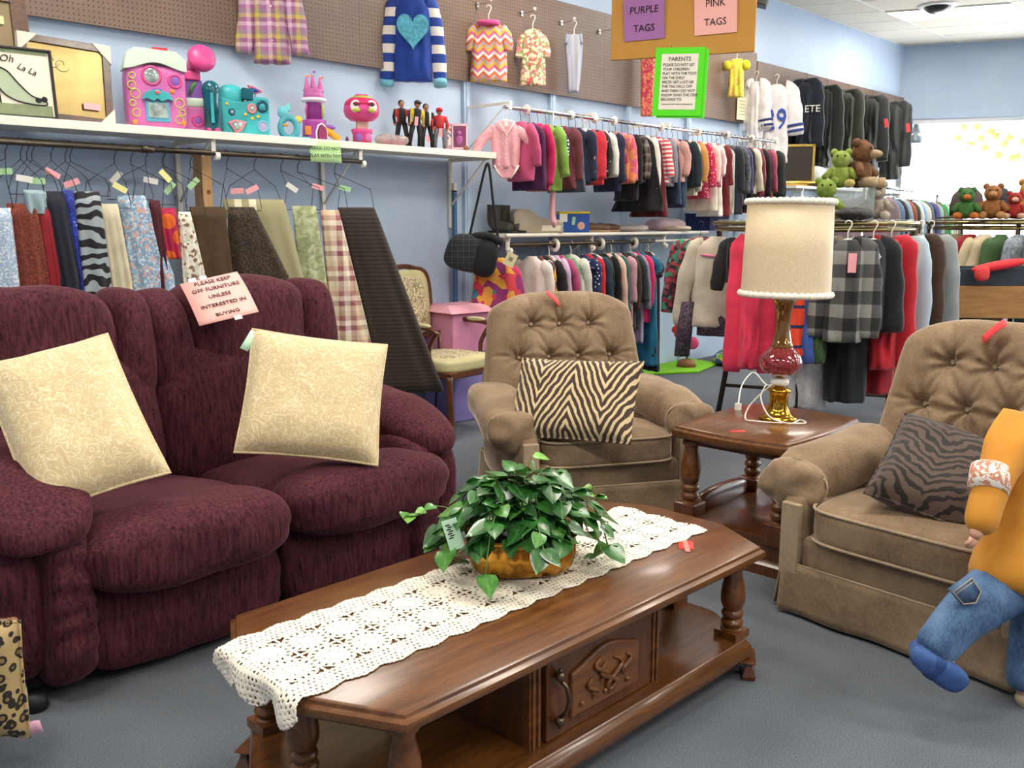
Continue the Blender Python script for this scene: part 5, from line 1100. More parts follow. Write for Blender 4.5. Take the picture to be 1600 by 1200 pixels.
# its side tower
t, k = toy('toy_slide_tower', 'pink and purple toy tower with big round horn beside the playhouse', 308, 4.64)
MB().box((-.01, 0, .065), (.06, .055, .065)).build('lower_room', PK, t, smooth=False, bevel=.01); MB().cush((-.01, 0, .15), (.075, .06, .028), 4, 8).build('white_band', MINT, t)
MB().box((-.015, 0, .215), (.05, .045, .05)).build('middle_room', PUR, t, smooth=False, bevel=.008); MB().box((-.02, -.02, .285), (.045, .04, .022)).build('upper_step', PK2, t, smooth=False, bevel=.006)
MB().tube([(-.03, 0, .29), (-.005, -.01, .34), (.02, -.03, .365)], [.03, .032, .045], 14).build('horn_neck', PK, t)
MB().lathe([(.045, 0), (.066, .01), (.072, .03), (.066, .05), (.045, .062), (.02, .068)], 24, TR(.03, -.04, .36, 1.2, .35, 0)).build('horn_bell', PK2, t)
ring(t, .0, -.058, .06, .024, PK2, PUR, .006); ring(t, .055, -.05, .10, .02, pm('#b0407a', .4, var=0), PUR, .006); MB().tube([(-.03, -.05, .19), (-.02, -.055, .23), (.0, -.05, .25)], .008, 6).build('green_vine', pm('#4f8a3c', .5, var=0), t)
# dark teal tube
t, k = toy('toy_tube', 'dark teal capsule shaped toy tube on pink feet', 333, 4.52, off=.1)
MB().lathe([(.028, .012), (.04, .02), (.040, .16), (.044, .19), (.045, .215), (.038, .24), (.02, .255), (.004, .258)], 24).build('capsule', DTEAL, t); MB().box((0, -.042, .12), (.008, .004, .075)).build('light_stripe', TEAL, t, smooth=False)
for a in range(5): MB().sph((.03 * math.cos(a * 1.26 + .3), .03 * math.sin(a * 1.26 + .3), .013), .013, 8).build('flower_foot', PK2, t)
# teal playset
t, k = toy('toy_sea_playset', 'teal sloped toy playset with pink framed openings', 384, 4.60)
MB().prism([(-.13, 0), (.125, 0), (.125, .20), (.06, .205), (-.01, .175), (-.07, .18), (-.13, .20)], -.06, .06).build('playset_body', TEAL, t, bevel=.012)
MB().cush((-.07, .0, .20), (.07, .058, .065), 2.6, 12).build('domed_roof', TEAL, t); MB().box((-.01, -.045, .215), (.03, .02, .03), TR(0, 0, 0, 0, .1)).build('dark_hatch', DTEAL, t, smooth=False, bevel=.004)
MB().prism([(-.1, .065), (-.06, .08), (.0, .07), (-.03, .02), (-.06, .01)], -.075, -.058).build('pink_opening', pm('#e88a94', .4, var=0), t, bevel=.005); MB().prism([(-.085, .06), (-.06, .07), (-.02, .062), (-.04, .03), (-.06, .022)], -.078, -.06).build('opening_glass', GLS, t)
ring(t, .085, -.062, .155, .024, DTEAL, TEAL, .009); ring(t, .03, -.062, .14, .02, pm('#d98a90', .4, var=0), GLS, .007); ring(t, -.075, -.062, .12, .013, DTEAL, GLS, .005); ring(t, .085, -.062, .05, .026, pm('#7fb8d0', .4, var=0), pm('#b0a8cc', .4, var=0), .006)
for x, z in ((.03, .09), (-.005, .11), (.06, .1), (-.1, .16)): MB().sph((x, -.063, z), .009, 6, None, (1, .4, 1)).build('star_ornament', YEL, t)
MB().prism([(.02, .27), (.05, .265), (.09, .245), (.10, .235), (.06, .225), (.03, .228), (.035, .245)], -.012, .012).build('fish_sign', pm('#d86a74', .4, var=0), t, bevel=.003); MB().prism([(.035, .258), (.06, .253), (.085, .24), (.06, .232), (.045, .235)], -.015, -.01).build('fish_sign_face', NAVY, t); MB().tube([(.06, 0, .20), (.06, 0, .235)], .004, 6).build('sign_post', TEAL, t)
# swan ring toy
t, k = toy('toy_swan_ring', 'pale teal swan shaped toy ring left of the castle', 452, 4.58)
MB().tube([(.045 * math.cos(a), 0, .062 + .055 * math.sin(a)) for a in [2 * PI * i / 28 for i in range(28)]], .018, 9, True).build('ring_body', pm('#4fa6b4', .35, vs=9), t)
MB().sph((-.028, 0, .145), .032, 12, None, (1, .8, 1.1)).build('head', pm('#6cc0cc', .35), t); MB().prism([(-.03, .17), (.01, .20), (.012, .15)], -.012, .012).build('crest', pm('#7fd0d8', .35, var=0), t, bevel=.004); MB().prism([(.0, .125), (.03, .118), (.0, .11)], -.008, .008).build('beak', YEL, t)
MB().box((.02, 0, .006), (.09, .05, .006)).build('base', TEAL, t, smooth=False, bevel=.003); MB().sph((-.02, -.018, .075), .012, 8, None, (1.4, .6, .7)).build('orange_badge', ORG, t); MB().sph((.055, 0, .11), .02, 8, None, (1, .6, 1)).build('yellow_bow', YEL, t)
# castle
t, k = toy('toy_castle', 'purple and pink toy castle with spires and flags', 492, 4.60)
CP = pm('#b04aa6', .35, vs=6, var=.08)
MB().lathe([(.07, 0), (.072, .02), (.066, .10), (.07, .115), (.06, .12)], 20).build('lower_tower', CP, t); MB().lathe([(.046, .115), (.044, .215), (.05, .22)], 18).build('upper_tower', CP, t)
MB().lathe([(.05, .215), (.072, .222), (.075, .235), (.066, .24)], 20).build('balcony', pm('#f0e6f0', .35, var=0), t); MB().lathe([(.055, .24), (.058, .26), (.052, .272), (.06, .285), (.052, .29)], 18).build('crown_wall', PK, t)
for x, h_, y in ((-.035, .075, 0), (.0, .095, .01), (.04, .07, 0), (.0, .06, -.035)): MB().lathe([(.02, .275), (.016, .30), (.006, .28 + h_), (.002, .29 + h_)], 12, TR(x, y, 0)).build('spire', PK, t)
for x, z, m_ in ((-.035, .36, ORG), (.045, .355, ORG), (.0, .385, PUR)): f_ = MB().prism([(0, 0), (.022, -.008), (0, -.018)], -.002, .002).build('flag', m_, t, (x, 0, z + .01)); MB().tube([(0, 0, -.03), (0, 0, .004)], .002, 5).build('flag_pole', WHITE, f_)
MB().prism([(-.028, 0), (.028, 0), (.028, .05), (.02, .075), (0, .085), (-.02, .075), (-.028, .05)], -.02, .012).build('arched_door', pm('#8a2a5a', .5, var=0), t, (.028, -.062, 0), (0, 0, .4), bevel=.003); MB().tube([(-.034, 0, 0), (-.034, 0, .05), (-.02, 0, .083), (0, 0, .094), (.02, 0, .083), (.034, 0, .05), (.034, 0, 0)], .005, 6).build('door_arch', WHITE, t, (.028, -.077, 0), (0, 0, .4))
for s_ in (-1, 1): MB().tube([(s_ * .042, -.03, .13), (s_ * .05, -.03, .17), (s_ * .04, -.03, .205)], .006, 6).build('window_arch', PK2 if s_ < 0 else LIMEP, t)
MB().box((-.045, -.055, .055), (.018, .01, .025)).build('small_window', ORG, t, smooth=False, bevel=.004); MB().sph((.085, -.01, .08), .03, 10, None, (1.2, .8, .5)).build('mushroom_canopy', PUR, t)
MB().tube(smooth([(.05, -.02, .07), (.09, -.03, .045), (.13, -.05, .012)], 4), .02, 8, False, .8).build('yellow_slide', pm('#e0a02c', .4, var=0), t)
# hot-air balloon toy
t, k = toy('toy_balloon_house', 'round pink balloon shaped toy house with lime top', 566, 4.60)
MB().lathe([(.03, .135), (.07, .142), (.098, .165), (.108, .195), (.105, .225)], 28).build('balloon_lower', PK2, t); MB().lathe([(.105, .224), (.097, .25), (.075, .268)], 28).build('balloon_upper', pm('#e0326a', .35, var=0), t); MB().lathe([(.076, .267), (.05, .282), (.015, .286)], 28).build('lime_cap', LIMEP, t)
MB().box((0, 0, .287), (.035, .03, .006)).build('roof_latch', PK2, t, smooth=False, bevel=.003)
for x in (-.045, .045):
    q = MB().sph((x, -.094 + .5 * abs(x) * .3, .215), .034, 12, None, (1, .45, 1.1)).build('window', WHITE, t); MB().sph((x, -.106, .228), .02, 8, None, (1, .4, .6)).build('window_bow', pm('#7a2040', .5, var=0), q); MB().sph((x, -.104, .192), .024, 8, None, (1, .4, .5)).build('window_box', LIMEP, q)
for x in (-.03, .03): MB().tube([(x, -.02, .09), (x, -.02, .14)], .006, 6).build('basket_rope', YEL, t)
MB().box((0, 0, .115), (.032, .03, .028)).build('ladder_room', pm('#d8b4a0', .5), t, smooth=False)
MB().lathe([(.058, 0), (.056, .06), (.062, .07), (.066, .09), (.058, .092)], 18).build('basket', PK2, t)
for x, m_ in ((-.025, PUR), (.03, PK)): MB().sph((x, -.052, .04), .022, 8, None, (1, .4, 1.2)).build('basket_window', m_, t)
MB().lathe([(.095, 0), (.1, .004), (.09, .008)], 24).build('green_base', LIMEP, t); MB().lathe([(.008, 0), (.006, .02), (.012, .025), (.003, .045)], 8, TR(-.095, -.03, 0)).build('small_figure', pm('#7a2a5a', .5, var=0), t)
# bag of small toys
t, k = toy('bag_of_toys', 'clear plastic bag filled with pink toy pieces', 612, 4.54)
MB().cush((0, 0, .036), (.105, .06, .036), 2.4, 14, None, lambda P, q: Vector((P.x, P.y, P.z * (1 + .3 * mnoise.noise(P * 25))))).build('plastic_bag', pm('#c8b4ac', .18, vs=25, var=.2, alpha=.55), t)
for i in range(7): MB().sph((-.06 + .02 * i, .01 * (-1) ** i, .022), .018, 7).build('toy_piece', PK2 if i % 2 else PK, t)
# dolls
SKIN = pm('#b07a5c', .6, var=0)
def doll(u, y, lab, top, low, hair, lean=0, cap=None, h=.29, wide=.10):
    t, k = toy('fashion_doll', lab, u, y, 'doll', .25 + lean); t['group'] = 'dolls standing on the toy shelf'; t.rotation_euler[1] = lean
    for s_ in (-1, 1):
        MB().tube([(s_ * .018, 0, h * .52), (s_ * (.018 + wide * .12), -.004, h * .27), (s_ * (.016 + wide * .15), 0, .012)], [.018, .0145, .011], 9).build('leg', low, t)
        MB().cush((s_ * (.016 + wide * .15), -.008, .008), (.011, .02, .008), 3, 5).build('shoe', BLACK, t)
        q = MB().tube([(s_ * .036, 0, h * .80), (s_ * .05, -.006, h * .64), (s_ * .046, -.014, h * .50)], [.013, .011, .009], 8).build('arm', top, t); MB().sph((s_ * .046, -.015, h * .485), .009, 7).build('hand', SKIN, q)
    MB().rings([(h * .50, 0, .032, .02), (h * .6, 0, .029, .019), (h * .74, 0, .04, .022), (h * .81, 0, .036, .018), (h * .835, 0, .012, .011)], 16).build('torso', top, t)
    hd_ = MB().sph((0, 0, h * .92), .0195, 12, None, (.88, 1, 1.2)).tube([(0, 0, h * .82), (0, 0, h * .88)], .009, 8).build('head', SKIN, t)
    MB().sph((0, .004, h * .935), .0215, 12, None, (.92, 1, 1.0)).build('hair', hair, hd_)
    if cap: MB().sph((0, 0, h * .95), .0225, 10, None, (1, 1, .8)).box((0, -.028, h * .945), (.014, .014, .002)).build('cap', cap, hd_)
    for s_ in (-1, 1): MB().sph((s_ * .007, -.0185, h * .925), .0022, 5).build('eye', BLACK, hd_)
    MB().sph((0, -.021, h * .91), .003, 5).build('nose', SKIN, hd_)
    return t
HR = pm('#171210', .6, var=0); BLKC = pm('#141416', .6, var=0)
t = doll(628, 4.60, 'dark haired doll in black jacket with red front', pat('sx', ['#141416', '#b02a26', '#141416'], 16), BLKC, HR)
t = doll(647, 4.54, 'doll in black suit with yellow shirt and hat', pat('sx', ['#17181c', '#d8b83a', '#17181c'], 14), BLKC, HR, .10, pm('#3a3a40', .6, var=0)); price(t, (-.01, -.03, .16), 'p', (0, PI / 2, 0), .8)
t = doll(668, 4.62, 'doll in black leather jacket and white shirt', pat('sx', ['#121214', '#d8d4cc', '#121214'], 22), BLKC, HR, -.03); price(t, (0, -.03, .07), 'p', (0, PI / 2 - .2, 0), .7)
t = doll(687, 4.58, 'doll in red shirt and red baseball cap', pm('#c22a2e', .6, var=0), pm('#6a6e78', .7, var=0), HR, 0, pm('#c8202a', .6, var=0), .265); price(t, (0, -.03, .11), 'p', (0, PI / 2, 0), .8)
# boxed doll
t, k = toy('boxed_doll', 'small doll in a pink window box on the shelf end', 714, 4.58, 'toy')
MB().box((0, .02, .09), (.07, .035, .09)).build('carton', pm('#e3aebe', .5), t, smooth=False, bevel=.002); MB().box((.015, -.018, .095), (.045, .003, .07)).build('box_window', pm('#8a4a70', .25, vs=12), t, smooth=False)
fr2 = MB()
for x in (-.032, .062): fr2.box((x, -.02, .095), (.004, .003, .076))
for z in (.022, .168): fr2.box((.015, -.02, z), (.05, .003, .004))
fr2.build('window_border', pm('#f2d4dc', .5, var=0), t, smooth=False)
MB().sph((.01, -.024, .115), .018, 9).sph((.01, -.024, .075), .025, 9, None, (1, .5, 1.3)).build('doll_figure', pm('#b05a9a', .5), t); MB().box((-.052, -.017, .1), (.012, .002, .06)).build('side_pictures', pat('floral', ['#efe6e0', '#7a9ac0', '#d06a7a', '#efe6e0'], 50), t, smooth=False); MB().sph((.055, -.03, .022), .017, 9, None, (1, .4, 1)).build('round_badge', pm('#8a5a3a', .5), t)
# ================================================================ tapestry armchair and toy house behind the recliner
ac = thing('tapestry_armchair', 'small wooden armchair with flowered tapestry seat and back', 'armchair', (4.07, 4.40, 0), face((4.07, 4.40), .85))
TAP = pat('mott', ['#cbbf94', '#d9cfa8', '#8f6a58', '#7c8a62', '#cbb890'], 34, 2.5, .9); TAPB = pm('#c2b98c', .85); WDR = wood('#3a1a0c', '#6b3618', (8, 8, 2))
fr3 = smooth([(-.20, 0, .60), (-.235, 0, .80), (-.22, 0, 1.0), (-.10, 0, 1.045), (0, 0, 1.06), (.10, 0, 1.045), (.22, 0, 1.0), (.235, 0, .80), (.20, 0, .60), (0, 0, .585)], 5)
bkp = thing('backrest', None, None, (0, .23, 0)); bkp.parent = ac; bkp.rotation_euler = (-.12, 0, 0)
MB().tube(fr3, .018, 8, True).build('back_frame', WDR, bkp)
MB().cush((0, 0, .82), (.215, .03, .215), 5, 12).build('back_pad', TAPB, bkp); MB().cush((0, -.012, .82), (.17, .026, .175), 4, 12).build('tapestry_panel', TAP, bkp)
MB().cush((0, -.02, .455), (.255, .25, .05), 5, 12).build('seat_pad', TAPB, ac); MB().cush((0, -.02, .478), (.20, .20, .034), 4, 12).build('seat_tapestry', TAP, ac)
MB().mold([(-.25, -.27), (.25, -.27), (.23, .22), (-.23, .22)], [(.01, .38), (0, .39), (0, .42), (.01, .425)]).build('seat_rail', WDR, ac, smooth=False)
for s_ in (-1, 1):
    MB().tube(smooth([(s_ * .235, -.25, .40), (s_ * .245, -.26, .25), (s_ * .225, -.25, .10), (s_ * .24, -.27, 0)], 4), .022, 8).build('front_leg', WDR, ac); MB().tube([(s_ * .21, .21, .62), (s_ * .21, .22, .40), (s_ * .22, .27, 0)], .02, 8).build('rear_leg', WDR, ac)
    MB().tube(smooth([(s_ * .225, .19, .72), (s_ * .26, .05, .70), (s_ * .27, -.12, .69), (s_ * .265, -.19, .66)], 4), .016, 8).build('armrest', WDR, ac); MB().tube(smooth([(s_ * .265, -.17, .675), (s_ * .255, -.10, .55), (s_ * .25, -.12, .42)], 4), .015, 8).build('arm_support', WDR, ac); MB().cush((s_ * .268, -.05, .708), (.022, .075, .014), 3, 6).build('arm_pad', TAPB, ac)
th = thing('toy_kitchen', 'pink and purple plastic toy house half hidden behind the recliner', 'toy house', (4.50, 4.62, 0), -.1)
MB().box((0, 0, .23), (.26, .17, .23)).build('purple_base', pm('#8d80c0', .45), th, smooth=False, bevel=.012); MB().box((0, 0, .60), (.255, .165, .14)).build('pink_wall', pm('#c884a8', .45), th, smooth=False, bevel=.012)
MB().add([(-.29, -.20, .74), (.29, -.20, .74), (.29, .20, .74), (-.29, .20, .74), (-.24, -.10, .79), (.24, -.10, .79), (.24, .10, .79), (-.24, .10, .79)], [(3, 2, 1, 0), (4, 5, 6, 7), (0, 1, 5, 4), (1, 2, 6, 5), (2, 3, 7, 6), (3, 0, 4, 7)]).build('pink_top', pm('#e6a6b8', .45), th, smooth=False, bevel=.008); MB().box((0, -.168, .42), (.25, .006, .008)).build('seam_strip', pm('#a294cc', .45), th, smooth=False)
# ================================================================ green mat and toys on the floor by the wall
pts = [oz(1005, 587, 0), oz(1090, 583, 0), oz(1122, 570, 0), oz(1062, 560, 0), oz(1000, 566, 0)]
c_ = sum(pts, Vector()) / 5; mt_ = MB(); q = [p - c_ for p in pts]; mt_.add([(p.x, p.y, 0) for p in q] + [(p.x, p.y, .02) for p in q], [(4, 3, 2, 1, 0), (5, 6, 7, 8, 9)] + [(i, (i + 1) % 5, (i + 1) % 5 + 5, i + 5) for i in range(5)])
tag(mt_.build('play_mat', pm('#7fc41e', .9, vs=40, bump=.6), None, (c_.x, c_.y, .001), smooth=False, bevel=.006), 'lime green fluffy play mat on the carpet by the wall', 'mat')
p = oz(1042, 572, 0); p.y = 4.62; ft = thing('flower_toy', 'tall toy flower with red and pink blooms on the green mat', 'toy', (p.x, p.y, .0215), face(p))
MB().lathe([(.09, 0), (.08, .05), (.03, .07)], 14).build('pot', pm('#8a5a3a', .6), ft); MB().tube(smooth([(0, 0, .05), (.02, 0, .25), (-.01, 0, .42)], 4), .012, 6).build('stem', pm('#3f7a3a', .6), ft)
MB().sph((.05, -.02, .22), .06, 8, None, (1, .4, 1)).build('pink_bloom', pm('#d2507c', .6), ft)
q = MB().sph((-.06, -.02, .34), .03, 8).build('red_bloom', pm('#c8302e', .6), ft)
for a in range(6): MB().sph((-.06 + .05 * math.cos(a * 1.047), -.02, .34 + .05 * math.sin(a * 1.047)), .035, 7, None, (1, .4, 1)).build('petal', pm('#c8302e', .6), q)
MB().tube([(-.0 + .075 * math.cos(a), -.02, .52 + .085 * math.sin(a)) for a in [2 * PI * k / 18 for k in range(18)]], .022, 7, True).build('teether_ring', pat('floral', ['#e0662c', '#d8b83a', '#5aa04a', '#d04a7a'], 14), ft)
p = oz(1105, 568, 0) + Vector((.25, .1, 0)); p.y = 4.5; bt_ = thing('blue_toy_mat', 'blue and green toy mat bundle under the cream blouse', 'toy', (p.x, p.y, 0), .3)
MB().cush((0, 0, .06), (.36, .16, .06), 3, 10, None, lambda P, q: Vector((P.x, P.y, P.z * (1 + .4 * mnoise.noise(P * 12))))).build('mat_roll', pat('floral', ['#26428c', '#2f5aa8', '#4f9a3c', '#26428c', '#c8b83a', '#1c2e6a'], 12), bt_); MB().tube([(-.4, -.2, .012), (.35, -.22, .012)], .008, 6).build('mat_pole', CHROME, bt_)
# ================================================================ round rack behind the lamp
RC = Vector((5.55, 2.62, 0)); RR = .60; RZ = 1.335
rr_ = thing('round_clothes_rack', 'round metal clothes rack behind the table lamp', 'clothes rack', (RC.x, RC.y, 0))
BRZ = pm('#8d8256', .3, .9, vs=12)
for z, r_ in ((RZ, RR), (RZ - .035, RR - .02)): MB().tube([(r_ * math.cos(a), r_ * math.sin(a), z) for a in [2 * PI * k / 60 for k in range(60)]], .013, 8, True).build('ring_rail', BRZ, rr_)
DKM = pm('#3a3028', .5, .3)
for k in range(4):
    a = k * PI / 2 + .35; c, s_ = math.cos(a), math.sin(a); MB().tube([(c * RR * .97, s_ * RR * .97, RZ - .01), (c * RR * .80, s_ * RR * .80, .50), (c * RR * .92, s_ * RR * .92, .0)], .018, 8).build('rack_leg', DKM, rr_); MB().tube([(0, 0, .28), (c * RR * .84, s_ * RR * .84, .28)], .012, 6).build('cross_bar', DKM, rr_)
MB().lathe([(RR - .03, RZ + .014), (RR - .02, RZ + .018), (RR - .03, RZ + .022), (.01, RZ + .022)], 48).build('glass_top', pm('#9fb0ac', .1, var=0, alpha=.35), rr_)
def at(u, v0, d, lab, m, wpx, hpx, sl=0, name='coat', cat='garment', off=0, z=None, **k):
    P = od(u, v0, d); ppm = F / d; W = wpx / 2 / ppm; L = hpx / ppm
    return garment(name, lab, cat, (P.x, P.y, (z if z else P.z) + .0), face(P, off), m, L, W, sl / ppm, k.pop('spread', .05), k.pop('t', .06), k.pop('flare', 1.06), hk=k.pop('hk', 'plastic'), **k)
RG = 'clothes on the round rack behind the lamp'
def pinkband(o, z0, t): MB().tube([(-.10, -t - .006, z0 - .115), (0, -t - .012, z0 - .125), (.10, -t - .006, z0 - .115)], .008, 6).build('pink_trim', pm('#e07aa0', .7, var=0), o)
PANT = pat('mott', ['#5a4a5c', '#2c2430', '#7a6a80'], 60, 1, .9)
def undersk(o, z0, t):
    W = GW['W']; MB().rings([(z0 - .40, .02, W * 1.0, .05), (z0 - .57, .05, W * 1.15, .06), (z0 - .64, .05, W * 1.15, .05)], 24, (.008, 3, 0)).build('leopard_skirt', PANT, o)
    MB().rings([(z0 - .42, -W * 1.25, W * .38, .05), (z0 - .78, -W * 1.45, W * .36, .045)], 16).build('leopard_trouser_leg', PANT, o)
def both(o, z0, t): pinkband(o, z0, t); undersk(o, z0, t)
at(1122, 345, 5.95, 'cream blouse with pink neck trim over leopard trousers, left of lamp', pat('mott', ['#c8baa6', '#ddd2c0'], 12), 68, 142, 118, 'cream_blouse', extra=both, spread=.085, t=.055, flare=1.12, z=RZ, sr=.062, hk='wire')
at(1095, 356, 6.15, 'dark flowered blouse peeking out behind the cream blouse', pat('floral', ['#7a2a3c', '#3f8a6c', '#2a2430', '#b0404c'], 40), 70, 120, 100, 'flowered_blouse', spread=.06, z=RZ, hk='wire')
at(1180, 350, 5.50, 'hot pink long sleeved fleece hanging left of the lamp', C('#e83a5c'), 36, 205, 190, 'pink_fleece', spread=.035, z=RZ, t=.10, sr=.075, flare=1.0)
at(1152, 350, 5.62, 'black jacket partly covered by the hot pink fleece', C('#231f24'), 30, 70, 60, 'black_jacket', z=RZ, t=.07)
for u, c, lab, hp in ((1246, pat('sz', ['#d9401f', '#d9401f', '#d9401f', '#d9401f', '#d9401f', '#1f2250'], 9), 'orange striped football top behind the lamp neck', 185), (1267, C('#3a56a0'), 'blue sweatshirt seen below the lamp shade', 195), (1283, C('#3f5a33'), 'olive green fleece right of the lamp neck', 195)): at(u, 350, 5.12, lab, c, 26, hp, 0, 'hung_sweater', z=RZ, t=.07, flare=1.1, off=.5)
at(1270, 352, 5.35, 'long white fluffy robe hanging behind the red lamp globe', pm('#bfbfc2', .95, vs=50, bump=.8), 66, 270, 0, 'white_robe', z=RZ, t=.09, flare=1.12)
def ptag(o, z0, t): price(o, (.03, -t - .03, z0 - .12), 'p', (0, PI / 2, 0), 1.5)
at(1326, 350, 5.0, 'black and grey checked jacket with pink tag right of lamp', pat('check', ['#17181a', '#4c4c4c', '#8c8a84'], 7, 7), 56, 160, 128, 'checked_jacket', z=RZ, t=.09, extra=ptag, sr=.075, spread=.04)
def shoulder(o, z0, t): MB().cush((-.02, -.02, z0 - .10), (GW['W'] * 1.02, t * 1.04, .05), 2.6, 8).build('white_shoulder_panel', pm('#cfd4da', .7), o); MB().cush((-.02, -.02, z0 - .15), (GW['W'] * 1.05, t * 1.06, .045), 2.6, 8).build('blue_shoulder_panel', pm('#3f72b0', .7), o)
at(1366, 352, 5.08, 'black sports jacket with white and blue shoulders', C('#15151b'), 44, 140, 120, 'sports_jacket', z=RZ, t=.09, extra=shoulder, sr=.078)
at(1335, 352, 5.2, 'long black trousers hanging below the checked jacket', C('#0f1018'), 62, 258, 0, 'black_trousers', z=RZ, t=.08)
at(1394, 352, 5.18, 'long red winter jacket on the round rack', C('#b81c2c'), 40, 205, 175, 'red_jacket', z=RZ, t=.10, sr=.08, off=-.2)
at(1385, 352, 5.32, 'dark red coat under the red winter jacket', C('#9a1420'), 50, 245, 0, 'red_coat', z=RZ, t=.08)
at(1420, 352, 5.38, 'pale blue and red jacket beside the red winter jacket', pat('sx', ['#b9c8cc', '#a8bcc8', '#a81a2c'], 3.6), 34, 155, 130, 'two_tone_jacket', z=RZ, t=.09, sr=.07, off=-.3)
at(1440, 352, 5.55, 'dark brown fleece coat on the right of the round rack', C('#3f2a1c'), 40, 120, 140, 'brown_coat', z=RZ, t=.10, sr=.078, off=-.3)
at(1455, 354, 5.75, 'long light grey coat at the right end of the round rack', C('#8e9496'), 48, 215, 150, 'grey_coat', z=RZ, t=.10, sr=.075, off=-.2)
# rear half of the round rack, filled with dark clothes
for k in range(5):
    a = math.radians(-38 + k * 24); P = (RC.x + RR * math.cos(a), RC.y + RR * math.sin(a), RZ)
    garment('rack_garment', '%s on the far side of the round rack, %s along' % (['maroon sweater', 'navy coat', 'tan jacket', 'black coat', 'grey sweater', 'forest green top', 'dark blue coat'][k], ORD(k + 1)), 'garment', P, a, C(['#5a1c28', '#1c2238', '#8a7458', '#17161a', '#6a6c70', '#2c4a38', '#1c2a4c'][k]), .62, .17, .4, .03, .06, group=RG, ph=k)
# on the glass top: clear canister, plush toys, dark lace
GZ = RZ + .0235
p = od(1330, 318, 5.45); cn = thing('clear_container', 'clear plastic display box on the round rack top', 'container', (p.x, p.y, GZ), .5)
CLR = pm('#c6d2d2', .06, var=0, alpha=.28)
for x, y, a, b_ in ((0, -.11, .13, .003), (0, .11, .13, .003), (-.13, 0, .003, .11), (.13, 0, .003, .11)): MB().box((x, y, .085), (a, b_, .085)).build('clear_wall', CLR, cn, smooth=False)
MB().box((0, 0, .174), (.135, .115, .004)).build('clear_lid', CLR, cn, smooth=False)
def plush(lab, p, z, c, c2, s=1, snout=True, ears=True, rz=None, long=1.2):
    t = thing('plush_toy', lab, 'plush toy', (p.x, p.y, z), rz if rz is not None else face(p)); m1 = pm(c, .95, vs=30, var=.2, bump=.8, bs=80); m2 = pm(c2, .95, vs=30, bump=.6)
    MB().sph((0, 0, .085 * s), .085 * s, 12, None, (.95, .85, 1)).build('body', m1, t); h = MB().sph((0, -.02 * s, .20 * s), .065 * s, 12).build('head', m1, t)
    if snout: MB().sph((0, -.08 * s, .19 * s), .032 * s, 9, None, (1, long, .8)).build('snout', m2, h)
    for q in (-1, 1):
        if ears: MB().sph((q * .05 * s, 0, .255 * s), .026 * s, 8).build('ear', m1, h)
        MB().sph((q * .026 * s, -.075 * s, .225 * s), .008 * s, 6).build('eye', BLACK, h)
        MB().tube([(q * .06 * s, -.02 * s, .13 * s), (q * .11 * s, -.06 * s, .07 * s)], .024 * s, 8).build('arm', m1, t); MB().tube([(q * .05 * s, -.04 * s, .03 * s), (q * .075 * s, -.13 * s, .03 * s)], .03 * s, 8).build('leg', m2, t)
    return t
plush('brown plush moose with pale feet sitting on the clear box', od(1340, 290, 5.42), GZ + .179, '#6d4a30', '#a89070', 1.0, rz=face((5, 2.6)) + 1.1, long=1.7)
plush('lime green plush frog beside the plush moose', od(1312, 290, 5.40), GZ + .179, '#8a9a48', '#b9a860', .8, False)
plush('small green plush frog lower on the clear box', od(1291, 300, 5.32), GZ, '#7c9440', '#c09a5c', .85, False)
plush('grey plush toy at the right of the clear box', od(1368, 325, 5.5), GZ, '#9a8e80', '#b8a898', .8)
p = od(1335, 343, 5.2); tag(MB().cush((0, 0, .03), (.15, .09, .03), 2.4, 12, None, lambda P, q: Vector((P.x, P.y, P.z * (1 + .6 * mnoise.noise(P * 30))))).build('black_lace_cloth', pat('mott', ['#0f0f12', '#2a2826', '#6a6450'], 60, 1, .9), None, (p.x, p.y, GZ + .001)), 'heap of black lace cloth on the round rack top', 'cloth')
# ================================================================ shelf, rod and clothes along the far left wall
q0 = thing('wall_shelf', 'white shelf under the hanging jackets near the window', 'shelf', (10.4, 4.62, 1.70)); MB().box((0, 0, -.012), (1.5, .22, .012)).build('shelf_board', SHW, q0, smooth=False)
for x in (-1.3, 0, 1.3): bracket(q0, x, -.2, .25, -.024, .3)
q1 = thing('hanging_rod', 'white clothes rod under the far shelf near the window', 'rod', (9.0, 4.44, 1.575)); MB().tube([(0, 0, 0), (2.9, 0, 0)], .014, 10).build('rod_tube', SHW, q1)
FC = ['#8a1c24', '#23262c', '#4a3c34', '#6a6a60', '#1c2a3c', '#54463c', '#8c8474', '#2c3a30', '#a82a2c', '#34343c', '#5a5a64', '#7c6a54', '#22222a', '#3a4c5c']
for i in range(14): garment('boys_garment', '%s boys top, %s from the left on the far wall rod' % (['dark red', 'charcoal', 'brown', 'khaki grey', 'navy', 'umber', 'stone', 'dark green', 'red', 'slate', 'steel grey', 'tan', 'black', 'petrol blue'][i], ORD(i + 1)), 'garment', (9.1 + i * .2, 4.44, 1.575), PI / 2 - .3, C(FC[i]), .55, .19, .36, .03, .06, group='boys tops on the far wall rod', ph=i)
p = oy(1246, 300, 4.55); fb = thing('gold_frame_box', 'black and gold framed case on the far shelf', 'display case', (p.x, 4.58, 1.701), face(p, .2))
MB().box((0, 0, .21), (.15, .08, .20)).build('case_body', pm('#2a221a', .5), fb, smooth=False); g2 = MB()
for x in (-.155, .155): g2.box((x, -.082, .21), (.012, .008, .21))
for z in (.012, .41): g2.box((0, -.082, z), (.165, .008, .012))
g2.build('gold_edge', GOLDT, fb, smooth=False); MB().cush((0, -.12, .03), (.2, .05, .03), 3, 6).build('gold_base', GOLDT, fb)
